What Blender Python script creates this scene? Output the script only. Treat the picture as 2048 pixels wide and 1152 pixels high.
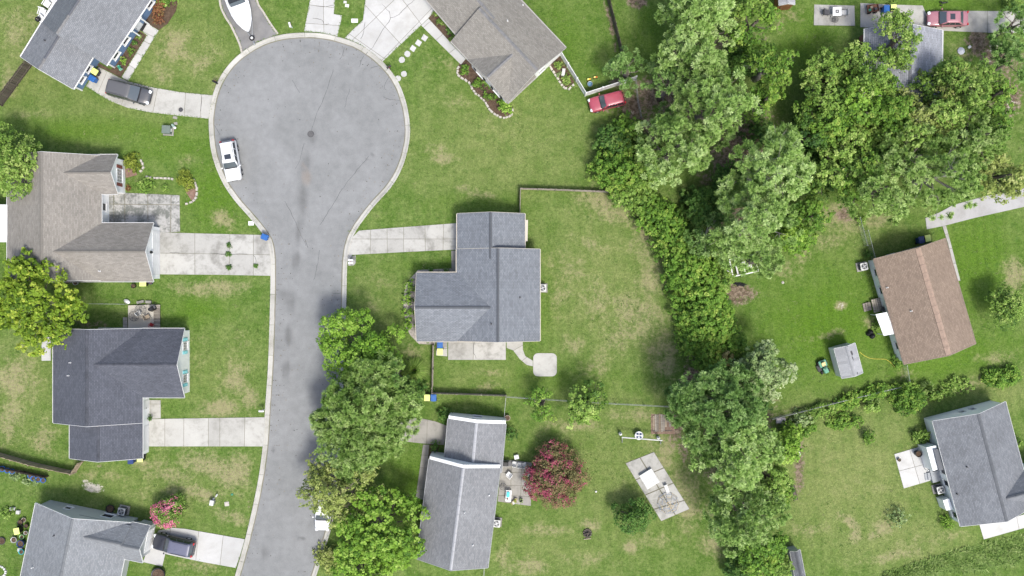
import bpy, bmesh, math, random
import numpy as np
from mathutils import Vector, Matrix

random.seed(7)
RNG = np.random.default_rng(11)
S = bpy.context.scene
COL = S.collection
for _o in list(bpy.data.objects):
    bpy.data.objects.remove(_o)

# ---------------------------------------------------------------- camera, sky, sun, exposure
CAM_H = 100.0                      # drone height above the ground, metres
SC = 18.0                          # photograph pixels per metre on the ground
cd = bpy.data.cameras.new('camera')
cam = bpy.data.objects.new('camera', cd)
COL.objects.link(cam)
cam.location = (0, 0, CAM_H)
cam.rotation_euler = (0, 0, 0)
cd.sensor_width = 36.0
cd.lens = 18.0 / (1024.0 / SC / CAM_H)
cd.clip_start = 1.0
cd.clip_end = 3000.0
S.camera = cam

SUN_EL, SUN_AZ = math.radians(62), math.radians(152)     # azimuth clockwise from +y (up in the picture)
W = bpy.data.worlds.new('World')
S.world = W
W.use_nodes = True
wt = W.node_tree
bg = wt.nodes['Background']
sky = wt.nodes.new('ShaderNodeTexSky')
sky.sky_type = 'NISHITA'
sky.sun_disc = False
sky.sun_elevation = SUN_EL
sky.sun_rotation = SUN_AZ
sky.air_density = 1.0
sky.dust_density = 4.0
sky.ozone_density = 0.8
wt.links.new(sky.outputs[0], bg.inputs[0])
bg.inputs[1].default_value = 0.135

sd = bpy.data.lights.new('sun', 'SUN')
sd.energy = 2.0
sd.angle = math.radians(12)
sd.color = (1.0, 0.985, 0.93)
sun = bpy.data.objects.new('sun', sd)
COL.objects.link(sun)
_d = Vector((math.sin(SUN_AZ) * math.cos(SUN_EL), math.cos(SUN_AZ) * math.cos(SUN_EL), math.sin(SUN_EL)))
sun.rotation_euler = _d.to_track_quat('Z', 'Y').to_euler()
sun.location = _d * 150

S.view_settings.view_transform = 'Standard'
S.view_settings.look = 'None'
S.view_settings.exposure = 0.96
S.view_settings.gamma = 1.0
S.view_settings.use_curve_mapping = False

# ---------------------------------------------------------------- helpers
def P(px, py, z=0.0):
    """A photograph pixel seen at height z -> the point of the place."""
    k = 1.0 - z / CAM_H
    return Vector(((px - 1024.0) / SC * k, (576.0 - py) / SC * k, z))


class NB:
    """tiny node builder"""
    def __init__(s, name):
        s.m = bpy.data.materials.new(name)
        s.m.use_nodes = True
        s.t = s.m.node_tree
        s.t.nodes.clear()
        s.out = s.t.nodes.new('ShaderNodeOutputMaterial')
        s._obj = None

    def put(s, sock, v):
        if isinstance(v, bpy.types.NodeSocket):
            s.t.links.new(v, sock)
        elif v is not None:
            if sock.type == 'RGBA' and not isinstance(v, (int, float)) and len(v) == 3:
                v = (*v, 1)
            sock.default_value = v

    def obj(s):
        if s._obj is None:
            s._obj = s.t.nodes.new('ShaderNodeTexCoord')
        return s._obj.outputs['Object']

    def uv(s):
        s.obj()
        return s._obj.outputs['UV']

    def pos(s):
        return s.t.nodes.new('ShaderNodeNewGeometry').outputs['Position']

    def noise(s, scale, detail=3, rough=.55, vec=None, dist=0.0):
        n = s.t.nodes.new('ShaderNodeTexNoise')
        n.inputs['Scale'].default_value = scale
        n.inputs['Detail'].default_value = detail
        n.inputs['Roughness'].default_value = rough
        n.inputs['Distortion'].default_value = dist
        s.put(n.inputs['Vector'], vec if vec is not None else s.obj())
        return n.outputs[0]

    def vor(s, scale, vec=None, out='Color'):
        n = s.t.nodes.new('ShaderNodeTexVoronoi')
        n.inputs['Scale'].default_value = scale
        s.put(n.inputs['Vector'], vec if vec is not None else s.obj())
        return n.outputs[out]

    def math(s, op, a, b=0.0, clamp=False):
        n = s.t.nodes.new('ShaderNodeMath')
        n.operation = op
        n.use_clamp = clamp
        s.put(n.inputs[0], a)
        s.put(n.inputs[1], b)
        return n.outputs[0]

    def lin(s, a, k, c, clamp=False):
        n = s.t.nodes.new('ShaderNodeMath')
        n.operation = 'MULTIPLY_ADD'
        n.use_clamp = clamp
        s.put(n.inputs[0], a)
        n.inputs[1].default_value = k
        n.inputs[2].default_value = c
        return n.outputs[0]

    def step(s, a, lo, hi):
        n = s.t.nodes.new('ShaderNodeMapRange')
        n.interpolation_type = 'SMOOTHSTEP'
        s.put(n.inputs[0], a)
        n.inputs[1].default_value = lo
        n.inputs[2].default_value = hi
        return n.outputs[0]

    def mix(s, f, a, b, mode='MIX'):
        n = s.t.nodes.new('ShaderNodeMix')
        n.data_type = 'RGBA'
        n.blend_type = mode
        s.put(n.inputs[0], f)
        s.put(n.inputs[6], a)
        s.put(n.inputs[7], b)
        return n.outputs[2]

    def attr(s, name):
        n = s.t.nodes.new('ShaderNodeAttribute')
        n.attribute_name = name
        return n.outputs['Fac']

    def rnd(s):
        return s.t.nodes.new('ShaderNodeObjectInfo').outputs['Random']

    def scale(s, col, f):
        """colour x scalar"""
        n = s.t.nodes.new('ShaderNodeVectorMath')
        n.operation = 'SCALE'
        s.put(n.inputs[0], col)
        s.put(n.inputs['Scale'], f)
        return n.outputs[0]

    def bump(s, h, strength=.3, dist=.05):
        n = s.t.nodes.new('ShaderNodeBump')
        n.inputs['Strength'].default_value = strength
        n.inputs['Distance'].default_value = dist
        s.put(n.inputs['Height'], h)
        return n.outputs[0]

    def bsdf(s, col, rough=.8, metal=0.0, spec=.3, normal=None, coat=0.0):
        n = s.t.nodes.new('ShaderNodeBsdfPrincipled')
        s.put(n.inputs['Base Color'], col)
        s.put(n.inputs['Roughness'], rough)
        n.inputs['Metallic'].default_value = metal
        n.inputs['Specular IOR Level'].default_value = spec
        if coat:
            n.inputs['Coat Weight'].default_value = coat
            n.inputs['Coat Roughness'].default_value = .08
        if normal is not None:
            s.put(n.inputs['Normal'], normal)
        return n.outputs[0]

    def done(s, sh):
        s.t.links.new(sh, s.out.inputs[0])
        return s.m


_simple = {}
def simple(name, col, rough=.6, metal=0.0, spec=.3, var=.15, scale=3.0, coat=0.0):
    """plain paint / plastic / metal with slight uneven wear"""
    if name in _simple:
        return _simple[name]
    b = NB(name)
    n = b.noise(scale, 4)
    n2 = b.noise(scale * 9, 2)
    c = b.scale(col, b.math('ADD', b.lin(n, var * 2.2, 1 - var * 1.1), b.lin(n2, var, -var * .5)))
    m = b.done(b.bsdf(c, b.lin(n, .2, rough - .1), metal, spec, coat=coat))
    _simple[name] = m
    return m


def mesh_obj(name, verts, faces, mat=None, parent=None, smooth=False):
    me = bpy.data.meshes.new(name)
    me.from_pydata([tuple(v) for v in verts], [], faces)
    bm = bmesh.new(); bm.from_mesh(me)
    bmesh.ops.recalc_face_normals(bm, faces=bm.faces)
    bm.to_mesh(me); bm.free()
    if smooth:
        me.shade_smooth()
    return link(name, me, mat, parent)


def link(name, me, mat=None, parent=None):
    o = bpy.data.objects.new(name, me)
    COL.objects.link(o)
    if mat is not None and len(me.materials) == 0:
        me.materials.append(mat)
    if parent is not None:
        o.parent = parent
    return o


class G:
    """collects simple solids into one mesh"""
    def __init__(s):
        s.v, s.f = [], []

    def add(s, vs, fs):
        k = len(s.v)
        s.v += [Vector(v) for v in vs]
        s.f += [[i + k for i in f] for f in fs]
        return s

    def box(s, c, d, rz=0.0, taper=1.0):
        x, y, z = d[0] / 2, d[1] / 2, d[2] / 2
        R = Matrix.Rotation(rz, 3, 'Z')
        vs = []
        for sz, t in ((-1, 1.0), (1, taper)):
            for sx, sy in ((-1, -1), (1, -1), (1, 1), (-1, 1)):
                vs.append(R @ Vector((sx * x * t, sy * y * t, sz * z)) + Vector(c))
        return s.add(vs, [[0, 3, 2, 1], [4, 5, 6, 7], [0, 1, 5, 4], [1, 2, 6, 5], [2, 3, 7, 6], [3, 0, 4, 7]])

    def prism(s, poly, z0, z1):
        n = len(poly)
        vs = [(p[0], p[1], z0) for p in poly] + [(p[0], p[1], z1) for p in poly]
        return s.add(vs, [list(range(n))[::-1], list(range(n, 2 * n))] + [[i, (i + 1) % n, n + (i + 1) % n, n + i] for i in range(n)])

    def tube(s, a, b, r0, r1=None, n=8, cap=True):
        a, b = Vector(a), Vector(b)
        r1 = r0 if r1 is None else r1
        d = (b - a)
        if d.length < 1e-6:
            return s
        d.normalize()
        u = d.orthogonal().normalized()
        w = d.cross(u)
        vs = []
        for p, r in ((a, r0), (b, r1)):
            for i in range(n):
                t = 2 * math.pi * i / n
                vs.append(p + (u * math.cos(t) + w * math.sin(t)) * r)
        fs = [[i, (i + 1) % n, n + (i + 1) % n, n + i] for i in range(n)]
        if cap:
            fs += [list(range(n))[::-1], list(range(n, 2 * n))]
        return s.add(vs, fs)

    def path(s, pts, r, n=6):
        for a, b in zip(pts[:-1], pts[1:]):
            s.tube(a, b, r, r, n)
        return s

    def disc(s, c, r, h, n=20):
        return s.tube((c[0], c[1], c[2]), (c[0], c[1], c[2] + h), r, r, n)

    def ring(s, c, R, r, n=28, m=6, a0=0, a1=2 * math.pi):
        vs, fs = [], []
        for i in range(n):
            t = a0 + (a1 - a0) * i / n
            for j in range(m):
                q = 2 * math.pi * j / m
                rr = R + r * math.cos(q)
                vs.append((c[0] + rr * math.cos(t), c[1] + rr * math.sin(t), c[2] + r * math.sin(q)))
        for i in range(n):
            for j in range(m):
                i2, j2 = (i + 1) % n, (j + 1) % m
                fs.append([i * m + j, i2 * m + j, i2 * m + j2, i * m + j2])
        return s.add(vs, fs)

    def lathe(s, c, prof, n=16):
        vs, fs = [], []
        for r, z in prof:
            for i in range(n):
                t = 2 * math.pi * i / n
                vs.append((c[0] + r * math.cos(t), c[1] + r * math.sin(t), c[2] + z))
        m = len(prof)
        for j in range(m - 1):
            for i in range(n):
                fs.append([j * n + i, j * n + (i + 1) % n, (j + 1) * n + (i + 1) % n, (j + 1) * n + i])
        fs.append(list(range(n))[::-1]); fs.append([(m - 1) * n + i for i in range(n)])
        return s.add(vs, fs)

    def obj(s, name, mat, parent=None, smooth=False, bevel=0.0):
        o = mesh_obj(name, s.v, s.f, mat, parent, smooth)
        if bevel:
            bm = bmesh.new(); bm.from_mesh(o.data)
            bmesh.ops.bevel(bm, geom=list(bm.edges), offset=bevel, segments=2, affect='EDGES', clamp_overlap=True)
            bm.to_mesh(o.data); bm.free()
        return o


def tag(o, label=None, cat=None, group=None, kind=None):
    if label: o['label'] = label
    if cat: o['category'] = cat
    if group: o['group'] = group
    if kind: o['kind'] = kind
    return o


def thing(name, label, cat, loc=(0, 0, 0), rz=0.0, group=None):
    o = bpy.data.objects.new(name, None)
    COL.objects.link(o)
    o.empty_display_size = .3
    o.location = loc
    o.rotation_euler = (0, 0, rz)
    return tag(o, label, cat, group)


def dup(root, loc, rz=0.0, label=None, group=None, scale=None):
    """copy of a thing with its parts and their sub-parts"""
    r = root.copy(); COL.objects.link(r)
    r.location = loc
    r.rotation_euler = (0, 0, rz)
    if scale: r.scale = (scale,) * 3
    if label: r['label'] = label
    if group: r['group'] = group
    for ch in list(root.children):
        c = ch.copy(); COL.objects.link(c); c.parent = r
        for g in list(ch.children):
            d = g.copy(); COL.objects.link(d); d.parent = c
    return r


def heading(dx, dy):
    """rotation about z that turns local +x towards a photo direction (dx right, dy down)"""
    return math.atan2(-dy, dx)


def smooth_path(pts, step=.6, closed=False):
    """Catmull-Rom through 2D points, resampled"""
    p = [Vector((q[0], q[1])) for q in pts]
    out = []
    n = len(p)
    for i in range(n if closed else n - 1):
        if closed:
            a, b, c, d = p[(i - 1) % n], p[i], p[(i + 1) % n], p[(i + 2) % n]
        else:
            a, b, c, d = p[max(i - 1, 0)], p[i], p[i + 1], p[min(i + 2, n - 1)]
        k = max(2, int((c - b).length / step))
        for j in range(k):
            t = j / k
            out.append(.5 * ((2 * b) + (c - a) * t + (2 * a - 5 * b + 4 * c - d) * t * t + (3 * b - a - 3 * c + d) * t ** 3))
    if not closed:
        out.append(p[-1])
    return out


def XY(pts):
    return [P(*p).xy for p in pts]


def area2(poly):
    return sum(a[0] * b[1] - b[0] * a[1] for a, b in zip(poly, poly[1:] + poly[:1])) / 2


def inset(poly, d):
    """shrink a polygon by d (mitred)"""
    p = [Vector((q[0], q[1])) for q in poly]
    q = [p[0]]
    for v in p[1:]:
        if (v - q[-1]).length > 1e-4: q.append(v)
    if (q[0] - q[-1]).length < 1e-4: q.pop()
    p = q
    if len(p) < 3: return p
    if area2(p) < 0: p = p[::-1]
    n = len(p); out = []
    for i in range(n):
        a, b, c = p[i - 1], p[i], p[(i + 1) % n]
        e1 = (b - a).normalized(); e2 = (c - b).normalized()
        n1 = Vector((-e1.y, e1.x)); n2 = Vector((-e2.y, e2.x))
        m = n1 + n2
        if m.length < 1e-3: m = n1
        m.normalize()
        out.append(b + m * (d / max(.35, m.dot(n1))))
    return out

# ---------------------------------------------------------------- materials of the setting
def mat_lawn():
    b = NB('lawn_grass')
    p = b.pos()
    big = b.noise(.10, 3, .6, p)
    mid = b.noise(.55, 4, .6, p)
    pat = b.noise(2.6, 4, .65, p)
    fine = b.noise(15, 3, .7, p)
    clump = b.noise(6.0, 3, .6, p)
    lush, pale, dry, dirt, sand = (b.attr(k) for k in ('lush', 'pale', 'dry', 'dirt', 'sand'))
    c = b.mix(b.step(b.math('ADD', b.lin(mid, .6, 0), b.lin(pat, .4, 0)), .36, .66), (.062, .117, .018), (.116, .162, .044))
    c = b.mix(b.math('MULTIPLY', pale, b.lin(mid, 1.2, .2), True), c, (.168, .190, .068))
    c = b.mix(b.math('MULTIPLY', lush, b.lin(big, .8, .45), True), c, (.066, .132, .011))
    # thin dry patches with frayed edges
    dm = b.math('ADD', dry, b.math('ADD', b.lin(pat, 1.1, -.55), b.lin(mid, 1.3, -.65)))
    dcol = b.mix(b.step(clump, .38, .64), (.250, .215, .130), (.192, .196, .088))
    c = b.mix(b.math('MULTIPLY', b.step(dm, .22, .92), .85), c, dcol)
    em = b.math('ADD', dirt, b.math('ADD', b.lin(pat, 1.1, -.55), b.lin(mid, .9, -.45)))
    ecol = b.mix(b.step(pat, .40, .62), (.098, .072, .050), (.190, .150, .112))
    c = b.mix(b.step(em, .38, .72), c, ecol)
    sm = b.math('ADD', sand, b.math('ADD', b.lin(pat, 1.3, -.65), b.lin(clump, .6, -.3)))
    c = b.mix(b.step(sm, .42, .75), c, (.37, .345, .30))
    weed = b.step(b.noise(1.35, 5, .7, p, .8), .53, .66)
    c = b.mix(b.lin(weed, .42, 0), c, (.046, .104, .016))
    str_ = b.step(b.noise(4.2, 4, .7, p, 1.0), .55, .70)
    c = b.mix(b.lin(str_, .30, 0), c, (.185, .195, .095))
    val = b.math('ADD', b.lin(fine, 1.7, .12), b.math('ADD', b.lin(clump, 1.25, -.62), b.lin(pat, .7, -.35)))
    sx = b.t.nodes.new('ShaderNodeSeparateXYZ'); b.put(sx.inputs[0], p)
    ph = b.math('ADD', b.lin(sx.outputs[0], 5.6, 0), b.math('ADD', b.lin(sx.outputs[1], .5, 0), b.lin(mid, 5.0, 0)))
    stripe = b.math('MULTIPLY', b.math('SINE', ph), b.step(big, .42, .62))
    val = b.math('ADD', val, b.lin(stripe, .055, 0))
    c = b.scale(c, val)
    h = b.math('ADD', b.lin(fine, .6, 0), b.lin(clump, .8, 0))
    return b.done(b.bsdf(c, .9, spec=.12, normal=b.bump(h, .55, .10)))


def mat_asphalt(name='road_asphalt', col=(.168, .173, .173), col2=(.194, .199, .200)):
    b = NB(name)
    p = b.pos()
    big = b.noise(.16, 4, .6, p, .6)
    mid = b.noise(1.1, 4, .6, p)
    fine = b.noise(24, 2, .7, p)
    stain = b.attr('stain')
    c = b.mix(b.step(big, .35, .65), col, col2)
    sm = b.math('ADD', stain, b.lin(mid, .5, -.25))
    c = b.mix(b.math('MULTIPLY', b.step(sm, .2, .8), b.math('MULTIPLY', stain, .95)), c, (.120, .122, .122))
    c = b.mix(b.math('MULTIPLY', b.step(b.attr('rust'), .2, .9), .5), c, (.21, .175, .145))
    agg = b.noise(60, 2, .8, p)
    val = b.math('ADD', b.math('ADD', b.lin(fine, .75, .62), b.lin(agg, .5, -.25)), b.lin(mid, .5, -.25))
    c = b.scale(c, val)
    return b.done(b.bsdf(c, .88, spec=.25, normal=b.bump(fine, .25, .01)))


def mat_concrete(name, col, dirt=(.2, .195, .175), stain=.35, rough=.85, k=1.0, lo=.45, hi=.70):
    b = NB(name)
    p = b.pos()
    big = b.noise(.45 * k, 4, .62, p, .5)
    mid = b.noise(2.2 * k, 5, .65, p)
    fine = b.noise(22, 2, .7, p)
    c = b.scale(col, b.lin(b.rnd(), .20, .90))
    c = b.mix(b.math('MULTIPLY', b.step(b.math('ADD', b.lin(big, .6, 0), b.lin(mid, .45, 0)), lo, hi), stain), c, dirt)
    c = b.scale(c, b.math('ADD', b.lin(fine, .45, .78), b.lin(mid, .36, -.18)))
    return b.done(b.bsdf(c, rough, spec=.2, normal=b.bump(fine, .2, .01)))


def mat_mulch(name, c1, c2, scale=9):
    b = NB(name)
    p = b.pos()
    n = b.vor(scale, p)
    n2 = b.noise(3, 4, .6, p)
    f = b.noise(scale * 2.2, 2, .6, p)
    c = b.mix(b.step(b.math('ADD', b.lin(n2, .6, 0), b.lin(f, .6, 0)), .45, .8), c1, c2)
    return b.done(b.bsdf(c, .95, spec=.1, normal=b.bump(f, .8, .08)))


def mat_roof(name, col, var=.2, course=.15, line=.72, tabs=.33):
    b = NB(name)
    uv = b.uv()
    br = b.t.nodes.new('ShaderNodeTexBrick')
    br.offset = .37; br.squash = 1
    br.inputs['Scale'].default_value = 1
    br.inputs['Mortar Size'].default_value = .016
    br.inputs['Mortar Smooth'].default_value = .4
    br.inputs['Bias'].default_value = 0
    br.inputs['Brick Width'].default_value = tabs
    br.inputs['Row Height'].default_value = course
    br.inputs['Color1'].default_value = (.84, .84, .84, 1)
    br.inputs['Color2'].default_value = (1.14, 1.14, 1.14, 1)
    br.inputs['Mortar'].default_value = (line * .95,) * 3 + (1,)
    b.put(br.inputs['Vector'], uv)
    p = b.pos()
    big = b.noise(.35, 4, .6, p)
    gran = b.noise(9, 3, .7, p)
    c = b.mix(1.0, col, br.outputs[0], 'MULTIPLY')
    c = b.scale(c, b.math('ADD', b.lin(big, var * 1.6, 1 - var * .8), b.lin(gran, .5, -.25)))
    # faint streaks down the slope
    mp = b.t.nodes.new('ShaderNodeMapping'); mp.inputs['Scale'].default_value = (1.6, .14, 1)
    b.put(mp.inputs[0], uv)
    st = b.noise(1.0, 3, .6, mp.outputs[0])
    c = b.scale(c, b.lin(st, .16, .92))
    h = b.math('ADD', b.lin(br.outputs[1], -1.0, 0), b.lin(gran, .3, 0))
    return b.done(b.bsdf(c, .93, spec=.15, normal=b.bump(h, .5, .015)))


def mat_siding(name, col, line=.55):
    b = NB(name)
    sx = b.t.nodes.new('ShaderNodeSeparateXYZ')
    b.put(sx.inputs[0], b.pos())
    saw = b.math('FRACT', b.math('MULTIPLY', sx.outputs[2], 5.5))
    n = b.noise(1.5, 4)
    c = b.scale(col, b.lin(n, .16, .92))
    return b.done(b.bsdf(c, .55, spec=.3, normal=b.bump(saw, .5, .02)))


def mat_wood(name, c1, c2, scale=1.0):
    b = NB(name)
    mp = b.t.nodes.new('ShaderNodeMapping'); mp.inputs['Scale'].default_value = (1.2, 9, 9)
    b.put(mp.inputs[0], b.obj())
    n = b.noise(1.2 * scale, 4, .65, mp.outputs[0])
    c = b.mix(b.step(n, .3, .7), c1, c2)
    c = b.scale(c, b.lin(b.rnd(), .5, .75))
    return b.done(b.bsdf(c, .88, spec=.15, normal=b.bump(n, .3, .02)))


def mat_leaf(name, dark, mid, light, transl=.14):
    b = NB(name)
    t = b.attr('tint')
    c = b.mix(b.step(t, 0, .5), dark, mid)
    c = b.mix(b.step(t, .5, 1.0), c, light)
    c = b.scale(c, b.lin(b.rnd(), .16, .92))
    d = b.bsdf(c, .62, spec=.22)
    tr = b.t.nodes.new('ShaderNodeBsdfTranslucent')
    b.put(tr.inputs[0], c)
    mx = b.t.nodes.new('ShaderNodeMixShader')
    mx.inputs[0].default_value = transl
    b.t.links.new(d, mx.inputs[1]); b.t.links.new(tr.outputs[0], mx.inputs[2])
    return b.done(mx.outputs[0])


LAWN = mat_lawn()
ASPHALT = mat_asphalt()
CONC_WHITE = mat_concrete('pale_concrete', (.395, .395, .385), (.275, .270, .25), .6)
CONC = mat_concrete('driveway_concrete', (.345, .340, .315), (.205, .201, .18), .75)
CONC_OLD = mat_concrete('weathered_concrete', (.338, .334, .312), (.165, .161, .145), .85)
CONC_GREY = mat_concrete('grey_concrete', (.265, .255, .232), (.150, .145, .128), .75)
CONC_MOSS = mat_concrete('stained_concrete', (.325, .32, .305), (.125, .13, .118), 1.0, k=1.7, lo=.44, hi=.62)
KERB = mat_concrete('kerb_concrete', (.365, .358, .328), (.20, .195, .165), .65)
JOINT = mat_concrete('joint_filler', (.15, .14, .11), (.09, .10, .05), .7)
TAR = simple('crack_filler', (.085, .085, .085), .9, var=.4)
MULCH = mat_mulch('brown_mulch', (.060, .040, .028), (.125, .088, .062))
PEBBLE = mat_mulch('pale_pebbles', (.22, .20, .175), (.42, .39, .35), 7)
SAND = mat_mulch('sandy_soil', (.27, .25, .215), (.42, .40, .36), 4)
WOOD_GREY = mat_wood('weathered_wood', (.16, .14, .115), (.285, .26, .22))
WOOD_DARK = mat_wood('dark_wood', (.055, .045, .036), (.125, .108, .09))
WOOD_TAN = mat_wood('tan_wood', (.21, .165, .115), (.32, .265, .20))
WHITE = simple('white_paint', (.60, .605, .60), .45, var=.06)
WHITE_DULL = simple('dull_white_paint', (.46, .465, .455), .5, var=.18)
CREAM = simple('cream_trim', (.52, .48, .40), .5, var=.1)
GLASS = simple('dark_window_glass', (.03, .035, .045), .12, 0, .6, .1)
BLACK = simple('black_plastic', (.014, .014, .016), .45, var=.3)
RUBBER = simple('black_rubber', (.02, .02, .021), .85, var=.2)
STEEL = simple('galvanised_steel', (.34, .35, .36), .45, .5, var=.2)
METAL_DK = simple('dark_metal', (.07, .07, .075), .5, .3, var=.3)
BLUE_PL = simple('blue_plastic', (.022, .098, .300), .42, var=.2)
YEL_PL = simple('lime_yellow_plastic', (.60, .70, .21), .45, var=.08)
NAVY_PL = simple('navy_plastic', (.02, .04, .13), .45, var=.2)
TEAL = simple('teal_plastic', (.05, .42, .46), .45)
GREEN_PL = simple('green_plastic', (.03, .19, .12), .5)
STONE = mat_concrete('edging_stone', (.39, .365, .325), (.23, .215, .185), .5)

# ---------------------------------------------------------------- the ground
def blob(X, Y, cx, cy, rx, ry, rot=0.0):
    a = math.radians(rot)
    dx, dy = X - cx, Y - cy
    u = (dx * math.cos(a) + dy * math.sin(a)) / rx
    v = (-dx * math.sin(a) + dy * math.cos(a)) / ry
    return np.clip(1.25 - np.sqrt(u * u + v * v) * .85, 0, 1)


# patches in photograph pixels: x, y, rx, ry, strength, rotation
DRY = [(350, 95, 55, 45, .65, 40), (330, 150, 40, 40, .5, 0), (405, 120, 40, 40, .55, 0), (450, 160, 30, 30, .5, 0), (300, 60, 25, 40, .4, 0),
       (420, 575, 95, 18, .75, 0), (440, 815, 45, 22, .95, 0), (470, 760, 35, 45, .75, 20), (500, 800, 25, 35, .7, 0), (480, 690, 20, 40, .5, 0), (400, 700, 20, 70, .35, 0),
       (420, 930, 90, 28, .8, 10), (470, 945, 45, 45, .8, 0), (340, 950, 60, 20, .7, 0), (390, 985, 70, 18, .7, 10), (300, 930, 60, 25, .5, 0), (460, 1030, 50, 20, .65, 20),
       (375, 318, 20, 14, .5, 0), (445, 440, 32, 26, .75, 0), (30, 760, 55, 60, .75, 0), (15, 840, 45, 60, .6, 0), (90, 880, 30, 40, .7, 0), (60, 700, 30, 30, .3, 0),
       (890, 320, 28, 14, .8, 0), (860, 300, 40, 20, .5, 0), (925, 378, 20, 10, .6, 0), (960, 390, 40, 14, .55, 0), (1010, 230, 60, 40, .3, 0), (905, 200, 40, 30, .35, 0), (880, 120, 40, 30, .4, 0), (800, 470, 50, 20, .35, 0),
       (1210, 410, 70, 40, .65, 20), (1240, 430, 60, 30, .65, 0), (1285, 470, 30, 70, .7, 0), (1180, 490, 60, 30, .45, 0), (1150, 540, 45, 35, .5, 0), (1190, 600, 40, 50, .55, 0), (1270, 620, 55, 40, .75, 20), (1240, 670, 40, 40, .65, 0), (1150, 690, 40, 30, .45, 0), (1120, 520, 30, 30, .45, 0), (1300, 560, 40, 50, .65, 0), (1300, 650, 50, 60, .6, 0), (1190, 730, 50, 40, .45, 0), (1120, 585, 40, 60, .4, 0), (1330, 720, 40, 60, .65, 0),
       (750, 600, 30, 60, .3, 0), (820, 700, 25, 18, .75, 0), (760, 560, 40, 20, .35, 0), (980, 745, 40, 10, .55, 0), (975, 772, 22, 12, .8, 0), (860, 760, 20, 30, .35, 0),
       (1290, 830, 40, 16, .6, 0), (1240, 830, 40, 18, .5, 0), (1150, 850, 70, 15, .6, 0), (1330, 900, 40, 60, .6, 0), (1380, 1000, 45, 80, .65, 0), (1360, 960, 30, 40, .7, 0), (1300, 1080, 60, 30, .4, 0), (1420, 1090, 40, 40, .6, 0), (1090, 1060, 60, 18, .6, 0), (1060, 1130, 50, 22, .7, 0), (1180, 1050, 25, 14, .75, 0), (1260, 1095, 18, 14, .9, 0), (1010, 1120, 20, 40, .6, 0), (1180, 1120, 90, 20, .4, 0), (1110, 880, 60, 20, .3, 0), (1270, 960, 40, 40, .25, 0),
       (1685, 430, 50, 35, .8, 20), (1660, 480, 45, 20, .6, 0), (1750, 440, 45, 18, .7, 0), (1610, 510, 45, 22, .5, -30), (1570, 540, 40, 25, .5, 0), (1680, 612, 14, 11, 1.1, 0), (1650, 670, 60, 9, .6, -12), (1740, 645, 14, 22, .7, 0), (2030, 550, 30, 35, .85, 0), (2000, 715, 60, 18, .5, 0), (1935, 770, 60, 16, .65, -18), (1810, 745, 30, 18, .5, 0),
       (1700, 1045, 32, 12, .9, 35), (1712, 1068, 14, 22, .85, 0), (1770, 1052, 26, 22, .8, 0), (1745, 1072, 14, 10, .8, 0), (1610, 1060, 45, 18, .55, 0), (1790, 1110, 90, 14, .55, -12), (1830, 1085, 50, 18, .5, 0), (1730, 970, 70, 30, .25, 0), (1640, 900, 40, 30, .3, 0), (1900, 1070, 40, 14, .5, 0),
       (40, 60, 60, 70, .45, 30), (15, 165, 25, 35, .6, 0), (60, 230, 50, 10, .4, 0), (1590, 30, 30, 20, .55, 0), (1560, 50, 15, 20, .6, 0), (1930, 110, 45, 40, .5, 0), (600, 1125, 20, 30, .3, 0), (400, 1130, 70, 18, .55, 0), (270, 985, 40, 20, .4, 0), (200, 950, 80, 14, .5, 0)]
DIRT = [(1262, 215, 28, 40, 1.0, 0), (1300, 190, 40, 45, .8, 0), (1235, 165, 22, 12, .7, 0), (1290, 250, 60, 30, .8, 0), (1222, 222, 22, 12, .5, 0), (1480, 300, 110, 120, .75, 0), (1600, 330, 60, 90, .6, 0), (1380, 200, 90, 90, .75, 0), (1475, 588, 42, 24, 1.0, 0), (1395, 690, 40, 60, .7, 0), (1378, 765, 22, 45, .95, 0), (1350, 850, 25, 50, .8, 0), (1365, 900, 15, 40, .7, 0), (1275, 2, 26, 16, 1.0, 0), (1960, 85, 40, 40, .75, 0), (2010, 190, 40, 60, .9, 0), (2000, 120, 60, 40, .8, 0), (1760, 260, 130, 110, .6, 0), (1480, 450, 80, 70, .8, 0), (820, 790, 30, 50, .6, 0), (730, 850, 70, 80, .55, 0), (185, 648, 55, 10, .6, 0), (160, 620, 20, 30, .6, 0), (1690, 425, 26, 24, .7, 20), (1600, 940, 14, 70, .7, 0), (1480, 880, 120, 190, .6, 0), (700, 1000, 60, 60, .5, 0), (1225, 60, 5, 60, .85, -8), (1213, 20, 6, 40, .7, -8), (1440, 100, 100, 80, .6, 0), (200, 930, 10, 10, .5, 0), (500, 1000, 6, 40, .5, 10)]
SANDY = [(186, 975, 24, 11, 1.0, 12), (170, 966, 12, 7, .8, 0), (1990, 95, 22, 16, .6, 0), (1975, 130, 12, 20, .6, 0), (2020, 205, 22, 40, .5, 0), (1245, 205, 10, 16, .5, 20), (1268, 225, 14, 10, .5, 0), (1682, 612, 9, 7, .8, 0), (5, 650, 0.1, 0.1, 0, 0)]
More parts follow.
